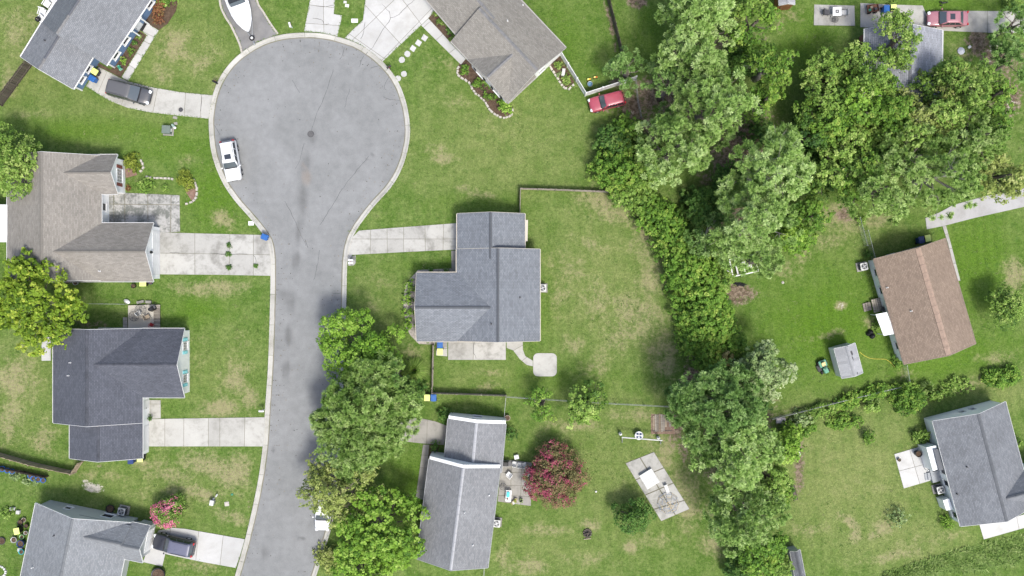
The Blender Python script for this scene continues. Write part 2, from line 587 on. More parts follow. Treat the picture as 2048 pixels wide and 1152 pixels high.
LUSH = [(1660, 650, 150, 120, 1.0, 0), (1950, 520, 90, 110, .9, 0), (1900, 720, 150, 40, .9, -15), (430, 390, 60, 70, .9, 0), (340, 290, 90, 40, .7, 0), (180, 260, 170, 25, .85, 0), (390, 620, 70, 30, .85, 0), (1130, 80, 70, 90, .55, 0), (960, 150, 30, 60, .5, 0), (830, 530, 60, 12, .5, 0), (1010, 780, 80, 14, .5, 0), (1110, 760, 120, 30, .5, 0), (960, 410, 90, 20, .55, 0), (100, 480, 60, 60, .5, 0), (330, 170, 40, 40, .0, 0), (840, 960, 60, 60, .8, 0), (1310, 60, 40, 60, .6, 0), (1610, 100, 50, 90, .8, 0), (1900, 10, 120, 14, .9, 0), (1700, 745, 140, 30, .7, -15), (60, 1060, 60, 40, .4, 0), (1080, 620, 30, 80, .5, 0), (1960, 590, 80, 60, .6, 0), (290, 620, 30, 30, .6, 0)]
PALE = [(1000, 290, 190, 120, .55, 0), (1200, 560, 130, 180, .6, 0), (1700, 950, 190, 150, .8, 0), (1800, 1080, 160, 60, .7, 0), (1230, 940, 160, 160, .45, 0), (760, 600, 60, 80, .3, 0), (350, 100, 110, 90, .6, 0), (60, 100, 90, 140, .65, 0), (200, 240, 150, 60, .4, 0), (330, 980, 180, 60, .4, 0), (450, 750, 80, 90, .4, 0), (50, 780, 70, 120, .5, 0), (1000, 760, 120, 40, .35, 0), (2000, 780, 90, 40, .6, 0), (1100, 1100, 160, 60, .5, 0), (1750, 500, 90, 60, .3, 0)]


def build_ground():
    fx = np.arange(-62, 62.01, .42)
    fy = np.arange(-37, 37.01, .42)
    ext = np.array([66, 72, 85, 110, 160, 300, 700, 1500])
    xs = np.concatenate([-ext[::-1], fx, ext])
    ys = np.concatenate([-(ext[::-1] - 24), fy, ext - 24])
    X, Y = np.meshgrid(xs, ys)
    nx, ny = len(xs), len(ys)
    Z = np.zeros_like(X)
    v = np.stack([X, Y, Z], -1).reshape(-1, 3)
    i = np.arange(nx * ny).reshape(ny, nx)
    f = np.stack([i[:-1, :-1], i[:-1, 1:], i[1:, 1:], i[1:, :-1]], -1).reshape(-1, 4)
    me = bpy.data.meshes.new('ground')
    me.vertices.add(len(v)); me.vertices.foreach_set('co', v.ravel())
    me.loops.add(f.size); me.loops.foreach_set('vertex_index', f.ravel())
    me.polygons.add(len(f)); me.polygons.foreach_set('loop_start', np.arange(0, f.size, 4))
    me.update(calc_edges=True)
    PX, PY = X * SC + 1024, 576 - Y * SC
    for nm, lst in (('dry', DRY), ('dirt', DIRT), ('lush', LUSH), ('pale', PALE), ('sand', SANDY)):
        acc = np.zeros_like(X)
        for cx, cy, rx, ry, s, r in lst:
            acc = np.maximum(acc, blob(PX, PY, cx, cy, rx, ry, r) * s)
        a = me.attributes.new(nm, 'FLOAT', 'POINT')
        a.data.foreach_set('value', acc.ravel().astype(np.float32))
    o = link('ground', me, LAWN)
    tag(o, kind='structure')


build_ground()


def sheet(name, poly, z, mat, parent=None, grid=0.0, attrs=None):
    """flat polygon at height z, optionally cut into a grid that carries attributes"""
    bm = bmesh.new()
    f = bm.faces.new([bm.verts.new((p[0], p[1], z)) for p in poly])
    bmesh.ops.triangulate(bm, faces=[f])
    if grid:
        xs = [p[0] for p in poly]; ys = [p[1] for p in poly]
        for ax, lo, hi in ((0, min(xs), max(xs)), (1, min(ys), max(ys))):
            t = lo + grid
            while t < hi:
                co = [0, 0, 0]; no = [0, 0, 0]
                co[ax] = t; no[ax] = 1
                bmesh.ops.bisect_plane(bm, geom=bm.verts[:] + bm.edges[:] + bm.faces[:], plane_co=co, plane_no=no)
                t += grid
    bmesh.ops.recalc_face_normals(bm, faces=bm.faces)
    if bm.faces and bm.faces[:][0].normal.z < 0:
        bmesh.ops.reverse_faces(bm, faces=bm.faces[:])
    me = bpy.data.meshes.new(name)
    bm.to_mesh(me); bm.free()
    if attrs:
        n = len(me.vertices)
        v = np.empty(n * 3); me.vertices.foreach_get('co', v); v = v.reshape(-1, 3)
        PX, PY = v[:, 0] * SC + 1024, 576 - v[:, 1] * SC
        for nm, lst in attrs.items():
            acc = np.zeros(n)
            for cx, cy, rx, ry, s, r in lst:
                acc = np.maximum(acc, blob(PX, PY, cx, cy, rx, ry, r) * s)
            a = me.attributes.new(nm, 'FLOAT', 'POINT')
            a.data.foreach_set('value', acc.astype(np.float32))
    return link(name, me, mat, parent)


# road: a street that opens into the round end; asphalt edge in photo pixels, clockwise
LEFT_E = [(455, 1230), (470, 1185), (484, 1140), (503, 1070), (519, 1000), (530, 940), (537, 880), (541, 810), (546, 740), (549, 660), (551, 580), (551, 520), (547, 488), (539, 470), (524, 449), (503, 424), (480, 398), (458, 367), (443, 335), (433, 302), (429, 270), (428, 238), (432, 207), (441, 177), (455, 150), (475, 126), (500, 106), (530, 90), (563, 80), (600, 76), (640, 77), (678, 85), (714, 98), (745, 119), (770, 143), (789, 171), (802, 205), (809, 240), (810, 272), (804, 305), (793, 337), (774, 369), (746, 400), (722, 430), (704, 456), (692, 482), (686, 512), (684, 545), (683, 600), (681, 650), (679, 720), (676, 800), (672, 880), (666, 960), (656, 1040), (640, 1096), (622, 1152), (606, 1200), (596, 1230)]
edge = smooth_path([P(*p).xy for p in LEFT_E], .5)
STAIN = [(624, 275, 14, 22, .8, 0), (600, 345, 16, 34, .55, -6), (612, 330, 14, 40, .8, 8), (606, 400, 13, 45, .9, 0), (598, 460, 10, 45, .85, 8), (592, 520, 10, 24, 1.0, 6), (570, 590, 22, 16, .7, 0), (582, 605, 14, 34, .75, 0), (577, 672, 10, 26, 1.0, 0), (572, 738, 10, 26, .95, 5), (530, 1105, 11, 26, .8, 0), (602, 1077, 13, 5, 1.1, 0), (546, 900, 5, 12, .9, 20), (745, 310, 12, 5, .9, -45), (735, 318, 20, 4, .7, -45), (660, 345, 14, 6, .5, -30), (550, 370, 30, 20, .35, 40), (580, 395, 8, 14, .5, 0), (745, 170, 40, 25, .35, 0), (640, 500, 8, 40, .4, 10), (460, 250, 25, 60, .3, 0), (700, 400, 60, 12, .3, -50), (672, 155, 25, 22, .35, 0), (600, 700, 60, 8, .2, 90), (555, 1000, 4, 80, .35, 8), (660, 700, 8, 80, .3, 0)]
RUST = [(613, 355, 12, 20, .9, 0), (606, 330, 8, 12, .6, 0)]
road = sheet('road', list(edge), .012, ASPHALT, grid=.55, attrs={'stain': STAIN, 'rust': RUST})
tag(road, kind='structure')


def ribbon(g, pts, w, z, jit=0.0):
    """thin flat strip along pixel points"""
    p = [P(*q).xy for q in pts]
    q = smooth_path(p, .35)
    if jit:
        q = [v + Vector((random.uniform(-jit, jit), random.uniform(-jit, jit))) for v in q]
    vs = []
    for i, v in enumerate(q):
        t = (q[min(i + 1, len(q) - 1)] - q[max(i - 1, 0)])
        if t.length < 1e-6: t = Vector((1, 0))
        t.normalize()
        n = Vector((-t.y, t.x)) * w * (random.uniform(.5, 1.1) if jit else 1) / 2
        vs += [(v.x + n.x, v.y + n.y, z), (v.x - n.x, v.y - n.y, z)]
    g.add(vs, [[2 * i, 2 * i + 1, 2 * i + 3, 2 * i + 2] for i in range(len(q) - 1)])


ROAD_CRACKS = [[(667, 138), (655, 178), (641, 210), (630, 238), (623, 262)], [(608, 287), (600, 318), (590, 338)], [(570, 402), (588, 438), (606, 478), (612, 492)], [(738, 312), (692, 368), (662, 415), (640, 450)],
               [(688, 94), (686, 108), (680, 118)], [(727, 112), (722, 124), (718, 135)], [(780, 150), (768, 172), (772, 180)], [(800, 200), (780, 199), (766, 193)], [(690, 585), (676, 587), (664, 586)], [(760, 130), (742, 136)],
               [(700, 178), (694, 196), (690, 215)], [(610, 478), (616, 495)], [(640, 500), (632, 545), (628, 560)], [(585, 160), (600, 185)], [(430, 250), (440, 270)]]
for c in ROAD_CRACKS:
    g = G(); ribbon(g, c, .05, .018, .05)
    g.obj('crack', TAR, road)

# kerb: separate cast segments on both sides of the street
def kerb():
    k = thing('kerb', None, None)
    tag(k, 'pale concrete kerb running round the street and its round end', kind='structure')
    w = .56
    n = len(edge)
    nrm = []
    for i in range(n):
        t = (edge[min(i + 1, n - 1)] - edge[max(i - 1, 0)]).normalized()
        nrm.append(Vector((-t.y, t.x)))
    i0, L = 0, 0.0
    for i in range(1, n):
        L += (edge[i] - edge[i - 1]).length
        if L > 3.0 or i == n - 1:
            pr = [(0.0, .016), (.06, .035), (.30, .045), (.40, .10), (w - .03, .12), (w, .10), (w, -.05)]
            vs, fs = [], []
            idx = list(range(i0, i + 1))
            for jj, q in enumerate(idx):
                e, m = edge[q], nrm[q]
                tt = (edge[min(q + 1, n - 1)] - edge[max(q - 1, 0)]).normalized()
                s = .015 if jj == 0 else (-.015 if jj == len(idx) - 1 else 0)
                for d, z in pr:
                    vs.append((e.x + m.x * d + tt.x * s, e.y + m.y * d + tt.y * s, z))
            m_ = len(pr)
            for jj in range(len(idx) - 1):
                for q in range(m_ - 1):
                    fs.append([jj * m_ + q, jj * m_ + q + 1, (jj + 1) * m_ + q + 1, (jj + 1) * m_ + q])
            for jj in (0, len(idx) - 1):
                fs.append([jj * m_ + q for q in range(m_)])
            mesh_obj('kerb_segment', vs, fs, KERB, k)
            i0, L = i, 0.0
    # dark dirt line where asphalt meets concrete
    vs, fs = [], []
    for i in range(n):
        a = edge[i] - nrm[i] * .05; b_ = edge[i] + nrm[i] * (.03 + random.uniform(0, .05))
        vs += [(a.x, a.y, .021), (b_.x, b_.y, .0385)]
    fs = [[2 * i, 2 * i + 1, 2 * i + 3, 2 * i + 2] for i in range(n - 1)]
    mesh_obj('dirt_line', vs, fs, JOINT, k)


kerb()


HARD = [[(p[0], p[1]) for p in edge]]
# concrete slabs: a base the joints show, and one panel per cast bay
def slab(name, label, poly, cuts, mat, z=.055, gap=.022, cracks=(), base=JOINT, raw=False):
    pw = [Vector(p) for p in poly] if raw else XY(poly)
    HARD.append([(p[0], p[1]) for p in pw])
    if area2(pw) < 0: pw = pw[::-1]
    g = G(); ip = inset(pw, .03); g.prism(ip, -.03, z - .02)
    o = g.obj(name, base)
    tag(o, label, kind='structure')
    bm = bmesh.new()
    bm.faces.new([bm.verts.new((p[0], p[1], 0)) for p in pw])
    for a, b in cuts:
        a, b = P(*a).xy, P(*b).xy
        d = (b - a).normalized()
        bmesh.ops.bisect_plane(bm, geom=bm.verts[:] + bm.edges[:] + bm.faces[:], plane_co=(a.x, a.y, 0), plane_no=(-d.y, d.x, 0))
    polys = [[(v.co.x, v.co.y) for v in f.verts] for f in bm.faces]
    bm.free()
    for q in polys:
        ii = inset(q, gap)
        if len(ii) < 3 or abs(area2(ii)) < .02: continue
        g = G(); g.prism(ii, z - .035, z + random.uniform(-.004, .006))
        g.obj('concrete_panel', mat, o)
    for c in cracks:
        g = G(); ribbon(g, c, .05, z + .011, .05)
        g.obj('crack', TAR, o)
    return o


slab('driveway', 'curved pale concrete driveway with the dark minivan on it', [(172, 173), (186, 181), (196, 188), (220, 202), (255, 216), (300, 225), (350, 231), (419, 238), (423, 215), (432, 191), (360, 184), (307, 175), (258, 163), (241, 156), (222, 146), (198, 134), (192, 140)],
     [((372, 180), (368, 240)), ((404, 180), (401, 240)), ((318, 165), (303, 240)), ((258, 150), (240, 225)), ((216, 140), (190, 200))], CONC, cracks=[[(404, 193), (403, 205), (401, 222)]])
slab('walkway', 'pale walkway from the minivan driveway to the blue house door', [(243, 155), (257, 162), (318, 61), (290, 43), (278, 57), (294, 71)],
     [((272, 105), (290, 115)), ((285, 80), (306, 92)), ((258, 130), (274, 140)), ((283, 62), (312, 76))], CONC_WHITE)
boat_pad = slab('driveway', 'dark asphalt pad with a pale edge under the boat trailer', [(441, -60), (441, 4), (452, 33), (463, 49), (481, 86), (485, 104), (499, 96), (520, 82), (556, 70), (541, 50), (526, 26), (512, 0), (508, -60)], [], mat_asphalt('pad_asphalt', (.13, .13, .132), (.20, .195, .19)), z=.045)
g = G()
ribbon(g, [(439, -60), (440, 4), (451, 34), (462, 51), (479, 87), (484, 106)], .22, .06)
ribbon(g, [(511, -60), (514, 0), (528, 26), (543, 50), (556, 68)], .2, .06)
g.obj('pale_edge', STONE, boat_pad)
slab('driveway', 'narrow white concrete driveway at the top of the round end', [(623, -60), (621, -5), (608, 63), (640, 65), (675, 73), (683, 40), (684, 31), (668, 28), (671, -5), (671, -60)],
     [((646, -60), (648, 70)), ((600, 8), (690, 18)), ((600, 46), (690, 52))], CONC_WHITE, cracks=[[(632, 12), (648, 14), (668, 10)], [(626, 36), (644, 40), (648, 49), (658, 47)]])
slab('driveway', 'wide white cracked driveway fanning out by the taupe roofed house', [(731, -60), (731, -8), (726, 40), (689, 76), (716, 87), (745, 107), (764, 125), (842, 51), (857, 37), (869, 22), (862, 10), (871, -5), (872, -60)],
     [((741, 22), (803, 90)), ((790, -20), (845, 52)), ((690, 62), (770, 118)), ((695, 90), (830, -40)), ((755, 130), (880, 0))], CONC_WHITE,
     cracks=[[(764, 10), (778, 24), (781, 38), (770, 55), (757, 75), (745, 95), (731, 110)], [(730, 46), (728, 62), (722, 78)], [(840, -10), (812, 15), (798, 30), (781, 36)]])
slab('walkway', 'white front walkway along the taupe roofed house', [(842, 51), (857, 37), (884, 66), (905, 90), (932, 118), (922, 130)], [((868, 84), (886, 68)), ((896, 108), (912, 96)), ((846, 56), (862, 42))], CONC_WHITE)
slab('driveway', 'old grey white driveway with weeds in its joints', [(318, 464), (380, 466), (540, 470), (545, 488), (546, 520), (544, 552), (440, 550), (319, 549)],
     [((390, 440), (390, 560)), ((461, 440), (458, 560)), ((507, 440), (507, 560)), ((310, 506), (560, 510))], CONC_OLD, cracks=[[(420, 506), (445, 509), (470, 508), (495, 509)], [(507, 510), (513, 520), (511, 535)], [(340, 505), (360, 506)]])
slab('patio', 'cracked mossy concrete patio between the brown roof gables', [(203, 388), (250, 385), (360, 390), (361, 464), (320, 466), (203, 450)],
     [((200, 408), (370, 410)), ((250, 380), (250, 408)), ((296, 380), (296, 408)), ((343, 380), (341, 480)), ((228, 405), (228, 470))], CONC_MOSS, gap=.04)
slab('driveway', 'stained pale driveway of the slate roofed house', [(718, 461), (780, 456), (914, 446), (914, 500), (900, 500), (800, 505), (705, 510), (694, 526), (687, 520), (694, 490), (705, 474)],
     [((774, 440), (775, 520)), ((807, 440), (808, 520)), ((850, 440), (851, 520)), ((887, 440), (886, 520)), ((742, 440), (740, 520)), ((710, 478), (775, 478))], CONC_OLD)
slab('walkway', 'grey side walkway beside the slate roofed house', [(902, 501), (914, 501), (914, 546), (903, 540)], [((895, 522), (920, 522))], CONC_GREY)
slab('mailbox_pad', 'small speckled pad under the kerb mailbox', [(696, 528), (703, 512), (712, 510), (712, 526), (708, 531), (697, 532)], [], CONC_MOSS)
slab('patio', 'plain concrete patio behind the slate roofed house', [(896, 680), (1012, 680), (1012, 720), (896, 720)], [((948, 670), (946, 730))], CONC_OLD, cracks=[[(949, 683), (946, 700), (953, 718)]])
slab('bin_pad', 'small slab under the blue and yellow bins by the patio', [(872, 682), (895, 682), (895, 713), (872, 711)], [((872, 697), (895, 697))], CONC_OLD)
def rounded(x0, y0, x1, y1, r, n=5):
    out = []
    for cx, cy, a0 in ((x1 - r, y0 + r, -90), (x1 - r, y1 - r, 0), (x0 + r, y1 - r, 90), (x0 + r, y0 + r, 180)):
        for i in range(n + 1):
            a = math.radians(a0 + 90 * i / n)
            out.append((cx + r * math.cos(a), cy + r * math.sin(a)))
    return out
slab('walkway', 'curved pale path from the patio to the round cornered slab', [(1013, 683), (1046, 683), (1046, 699), (1051, 712), (1066, 721), (1066, 733), (1053, 730), (1039, 718), (1026, 701), (1013, 696)], [((1020, 705), (1046, 690)), ((1040, 725), (1056, 712))], CONC)
slab('patio', 'square slab with round corners out on the lawn', rounded(1066, 706, 1114, 753, 10), [], CONC)
slab('driveway', 'long pale driveway beside the dark roofed house', [(294, 838), (340, 837), (532, 834), (531, 865), (526, 893), (400, 893), (294, 893)],
     [((368, 830), (368, 900)), ((417, 830), (417, 900)), ((440, 830), (440, 900)), ((490, 830), (489, 900)), ((330, 830), (330, 900))], CONC)
slab('walkway', 'small pale slab at the dark roofed house door', [(286, 799), (322, 800), (322, 837), (294, 838), (286, 838)], [((280, 808), (330, 808)), ((302, 790), (302, 840))], CONC_OLD)
slab('driveway', 'pale driveway with the black car parked on it', [(345, 1055), (370, 1057), (490, 1078), (482, 1106), (472, 1136), (400, 1123), (331, 1108), (325, 1133), (286, 1124), (300, 1085), (318, 1060)],
     [((400, 1040), (390, 1140)), ((450, 1040), (438, 1150)), ((345, 1040), (330, 1120))], CONC_WHITE)
slab('driveway', 'grey driveway half hidden under the street pine', [(800, 834), (840, 836), (870, 842), (896, 852), (888, 890), (845, 887), (800, 882)], [((855, 830), (853, 900)), ((825, 830), (824, 900))], CONC_GREY)
slab('walkway', 'narrow grey walkway beside the pale grey roof', [(846, 889), (859, 889), (849, 1000), (831, 996)], [((840, 935), (860, 936)), ((835, 978), (860, 980)), ((840, 910), (860, 911))], CONC_GREY)
slab('patio', 'panelled patio between the pale grey roof and the pink myrtle', [(1003, 920), (1030, 920), (1064, 925), (1062, 1012), (1045, 1010), (995, 1003)],
     [((1024, 900), (1020, 1020)), ((1045, 900), (1040, 1020)), ((990, 944), (1070, 946)), ((990, 970), (1070, 972)), ((990, 990), (1070, 993))], CONC_GREY)
slab('driveway', 'worn grey driveway leaving past the tan roofed house', [(1850, 436), (1880, 424), (1905, 410), (1970, 392), (2100, 366), (2100, 404), (2048, 414), (1950, 436), (1888, 452), (1853, 459)],
     [], mat_concrete('worn_grey_concrete', (.30, .298, .295), (.20, .195, .185), .6))
slab('walkway', 'thin strip of paving beside the tan roof', [(1884, 452), (1892, 451), (1900, 480), (1921, 562), (1914, 562), (1895, 486)], [((1880, 470), (1910, 466)), ((1880, 500), (1915, 495)), ((1880, 530), (1925, 525))], CONC_OLD)
slab('patio', 'white concrete patio with two planters on it', [(1788, 908), (1849, 890), (1872, 958), (1807, 977)], [((1797, 942), (1862, 925)), ((1818, 896), (1840, 970))], CONC_WHITE)
slab('driveway', 'white concrete driveway at the lower end of the white walled house', [(1958, 1049), (2010, 1040), (2100, 1012), (2100, 1046), (2048, 1056), (1967, 1079)], [((2030, 1020), (2040, 1070))], CONC_WHITE)
slab('patio', 'grey slab carrying the square white table', [(1628, 9), (1709, 11), (1710, 52), (1627, 51)], [((1669, 0), (1669, 60))], CONC_OLD)
slab('driveway', 'grey driveway with the rose coloured sedan', [(1720, 6), (1780, 9), (1845, 11), (1852, 27), (1890, 21), (1980, 22), (2100, 22), (2100, 66), (1980, 66), (1884, 62), (1720, 55)], [((1850, 0), (1848, 70)), ((1975, 0), (1975, 80))], CONC)
slab('play_slab', 'long cracked slab carrying the climbing dome', [(1250, 926), (1308, 903), (1380, 1018), (1322, 1043)],
     [((1278, 912), (1352, 1032)), ((1270, 960), (1340, 930)), ((1290, 990), (1360, 960)), ((1308, 1018), (1370, 1000))], CONC_OLD, gap=.06)

# planting beds
def bed(label, poly, mat, z=.05, name='mulch_bed'):
    g = G(); g.prism(XY(poly), -.05, z)
    o = g.obj(name, mat)
    tag(o, label, kind='structure')
    return o

bed('mulch bed with red leaved plants at the blue house', [(300, -20), (353, -30), (355, 8), (352, 22), (335, 48), (318, 60), (287, 43)], MULCH)
bed('strip of brown mulch under the blue house windows', [(275, 60), (293, 71), (241, 155), (212, 140), (196, 134), (194, 124), (222, 140)], MULCH)
bed('mulch bed at the porch of the taupe roofed house', [(857, 36), (870, 22), (903, 71), (890, 82)], MULCH)
b2 = bed('curving mulch bed with stone edging under the taupe roof', [(915, 136), (922, 120), (935, 119), (1017, 205), (1025, 212), (1024, 226), (1012, 234), (1000, 233), (982, 222), (968, 200), (948, 182), (938, 165), (917, 150)], MULCH)
b3 = bed('small fenced mulch bed with two round shrubs', [(1098, 130), (1118, 109), (1149, 165), (1132, 176)], MULCH)
bed('pebble bed wrapped round the front of the slate roofed house', [(822, 556), (836, 540), (902, 537), (914, 546), (836, 548), (836, 684), (870, 684), (870, 689), (838, 688), (822, 672), (812, 655), (806, 600), (812, 570)], PEBBLE, name='pebble_bed')
bed('bare reddish bed beside the yellow green shrub', [(370, 368), (388, 362), (394, 390), (384, 402), (372, 384)], mat_mulch('red_mulch', (.16, .10, .075), (.26, .18, .14)))
bed('small reddish bed at the brown roofed house corner', [(250, 336), (268, 338), (275, 350), (252, 356)], bpy.data.materials['red_mulch'])
bed('strip of mulch at the pale grey roof walkway', [(860, 884), (880, 884), (862, 960), (852, 960)], MULCH)

def edging(label, pts, parent=None, w=.24, step=.34, mat=STONE):
    """row of small separate stones"""
    q = smooth_path(XY(pts), step)
    g = G()
    for i, v in enumerate(q[:-1]):
        d = q[i + 1] - v
        g.box((v.x + random.uniform(-.03, .03), v.y + random.uniform(-.03, .03), .07), (d.length * random.uniform(.75, .95), w * random.uniform(.85, 1.1), .17), math.atan2(d.y, d.x) + random.uniform(-.15, .15), .85)
    o = g.obj('edging_stones', mat, parent)
    if parent is None:
        tag(o, label, 'edging')
    else:
        tag(o, kind='stuff')
    return o

edging(None, [(917, 134), (915, 142), (918, 152), (938, 166), (948, 183), (968, 201), (983, 223), (1001, 234), (1013, 235), (1024, 228), (1025, 214)], b2)
edging(None, [(1098, 130), (1131, 177), (1150, 166)], b3)
edging('row of pale stones across the lawn by the brown roofed house', [(295, 354), (310, 356), (350, 358)])
edging('short curve of pale stones beside the corner shrub', [(283, 322), (287, 336), (278, 347)])
edging('curved row of pale stones round the reddish bed', [(388, 360), (394, 378), (392, 396), (382, 405), (367, 409)])
edging('white stone ring at the corner of the lower lawn', [(-6, 1132), (6, 1134), (12, 1142), (9, 1150), (0, 1156)], mat=WHITE_DULL)

# ---------------------------------------------------------------- houses
class Wing:
    """gabled block; A->B runs along the ridge, B->C across it (roof edge corners in photo pixels at eave height)"""
    def __init__(s, A, B, C, ze, rise, oh=.32, rake=.22, pix=True):
        a, b, c = (P(*q, ze).xy if pix else Vector(q) for q in (A, B, C))
        s.e1 = (b - a).normalized()
        n = Vector((-s.e1.y, s.e1.x))
        if n.dot(c - b) < 0: n = -n
        s.e2 = n
        s.o = a
        s.L = (b - a).length
        s.W = abs((c - b).dot(n))
        s.ze, s.zr = ze, ze + rise
        s.oh, s.rake = oh, rake
        s.rakeA = rake

    def w(s, x, y, z):
        p = s.o + s.e1 * x + s.e2 * y
        return Vector((p.x, p.y, z))

    def zroof(s, y):
        return s.zr - (s.zr - s.ze) * abs(y - s.W / 2) / (s.W / 2)


def roof_slope(wg, parent, mat, side, t=.12, name='roof_slope'):
    y0, y1 = (0, wg.W / 2) if side == 0 else (wg.W, wg.W / 2)
    sl = math.hypot(wg.W / 2, wg.zr - wg.ze)
    top = [wg.w(0, y0, wg.ze), wg.w(wg.L, y0, wg.ze), wg.w(wg.L, y1, wg.zr), wg.w(0, y1, wg.zr)]
    uvt = [(0, 0), (wg.L, 0), (wg.L, sl), (0, sl)]
    me = bpy.data.meshes.new(name)
    bm = bmesh.new()
    vt = [bm.verts.new(v) for v in top]
    vb = [bm.verts.new(v - Vector((0, 0, t))) for v in top]
    uvl = bm.loops.layers.uv.new('UVMap')
    faces = [(vt, uvt), (vb[::-1], uvt[::-1])]
    for i in range(4):
        if i == 2: continue
        j = (i + 1) % 4
        faces.append(([vt[i], vb[i], vb[j], vt[j]], [(0, 0), (0, .1), (.1, .1), (.1, 0)]))
    for vs, uvs in faces:
        f = bm.faces.new(vs)
        for l, u in zip(f.loops, uvs): l[uvl].uv = u
    bmesh.ops.recalc_face_normals(bm, faces=bm.faces)
    bm.to_mesh(me); bm.free()
    return link(name, me, mat, parent)


def ridge_strip(wg, parent, mat, x0, x1, w=.32, h=.05, name='ridge_cap'):
    """folded strip over the ridge"""
    k = (wg.zr - wg.ze) / (wg.W / 2)
    ym = wg.W / 2
    g = G()
    n = max(1, int((x1 - x0) / .9))
    for i in range(n):
        a = x0 + (x1 - x0) * i / n; b = x0 + (x1 - x0) * (i + 1) / n - .03
        r = h + random.uniform(-.01, .012)
        vs = []
        for x in (a, b):
            for y, z in ((ym - w / 2, wg.zr - k * w / 2 + .004), (ym - w / 2, wg.zr - k * w / 2 + r), (ym, wg.zr + r), (ym + w / 2, wg.zr - k * w / 2 + r), (ym + w / 2, wg.zr - k * w / 2 + .004)):
                vs.append(wg.w(x, y, z))
        g.add(vs, [[0, 1, 6, 5], [1, 2, 7, 6], [2, 3, 8, 7], [3, 4, 9, 8], [0, 4, 3, 2, 1], [5, 6, 7, 8, 9]])
    return g.obj(name, mat, parent)


def walls(wg, parent, mat, k=0):
    oh, rk = wg.oh + .013 * k, wg.rake + .011 * k
    x0, x1, y0, y1 = rk, wg.L - rk, oh, wg.W - oh
    z0 = wg.zroof(y0) - .13
    zt = wg.zr - .13
    ym = wg.W / 2
    if wg.rakeA < 0:
        g = G(); gz = wg.zroof(.05) + .03
        pv = [wg.w(x, y, z) for x in (wg.rakeA, -.003) for y, z in ((.05, -.05), (wg.W - .05, -.05), (wg.W - .05, gz), (ym, wg.zr + .03), (.05, gz))]
        g.add(pv, [[0, 1, 2, 3, 4], [5, 9, 8, 7, 6], [0, 4, 9, 5], [1, 6, 7, 2], [4, 3, 8, 9], [3, 2, 7, 8]])
        g.obj('gable_wall', mat, parent)
    vs = [wg.w(x, y, z) for x in (x0, x1) for y, z in ((y0, -.05), (y1, -.05), (y1, z0), (ym, zt), (y0, z0))]
    fs = [[0, 1, 2, 3, 4], [5, 9, 8, 7, 6], [0, 4, 9, 5], [1, 6, 7, 2]]
    return mesh_obj('wall', vs, fs, mat, parent)


def trim(wg, parent, mat, sides='LRAB', gut=.12):
    """gutters along the eaves, boards along the gable slopes"""
    if 'L' in sides or 'R' in sides:
        for nm, y, d in (('L', 0, -1), ('R', wg.W, 1)):
            if nm not in sides: continue
            g = G()
            for a, b in (((0, .0), (gut, .0)),):
                ya, yb = y + d * .004, y + d * (gut + .004)
                vs = [wg.w(x, yy, z) for x in (.01, wg.L - .01) for yy, z in ((ya, wg.ze - .14), (yb, wg.ze - .14), (yb, wg.ze + .0), (yb - d * .025, wg.ze), (yb - d * .03, wg.ze - .05), (ya, wg.ze - .05))]
                g.add(vs, [[0, 1, 2, 3, 4, 5][::-1], [6, 7, 8, 9, 10, 11]] + [[i, (i + 1) % 6, 6 + (i + 1) % 6, 6 + i] for i in range(6)])
            g.obj('gutter', mat, parent)
    for nm, x, d in (('A', 0, -1), ('B', wg.L, 1)):
        if nm not in sides: continue
        g = G()
        xa, xb = x + d * .004, x + d * .032
        for y0, y1 in ((0, wg.W / 2), (wg.W, wg.W / 2)):
            vs = [wg.w(xx, yy, z) for xx in (xa, xb) for yy, z in ((y0, wg.ze - .17), (y1, wg.zr - .17), (y1, wg.zr + .015), (y0, wg.ze + .015))]
            g.add(vs, [[0, 1, 2, 3], [7, 6, 5, 4], [0, 4, 5, 1], [1, 5, 6, 2], [2, 6, 7, 3], [3, 7, 4, 0]])
        g.obj('rake_board', mat, parent)


def wall_frame(wg, side, t, k=0):
    """point on a wall plane and its outward / along axes"""
    oh, rk = wg.oh + .013 * k, wg.rake + .011 * k
    e1, e2 = Vector((*wg.e1, 0)), Vector((*wg.e2, 0))
    if side == 'B': return wg.w(wg.L - rk, oh + (wg.W - 2 * oh) * t, 0), e1, e2
    if side == 'A': return wg.w(wg.rakeA if wg.rakeA < 0 else rk, oh + (wg.W - 2 * oh) * t, 0), -e1, e2
    if side == 'L': return wg.w(rk + (wg.L - 2 * rk) * t, oh, 0), -e2, e1
    return wg.w(rk + (wg.L - 2 * rk) * t, wg.W - oh, 0), e2, e1


def plate(g, p, out, al, x0, x1, z0, z1, d0, d1):
    vs = []
    for d in (d0, d1):
        for x, z in ((x0, z0), (x1, z0), (x1, z1), (x0, z1)):
            v = p + al * x + out * d
            vs.append((v.x, v.y, z))
    return g.add(vs, [[0, 1, 2, 3], [7, 6, 5, 4], [0, 4, 5, 1], [1, 5, 6, 2], [2, 6, 7, 3], [3, 7, 4, 0]])


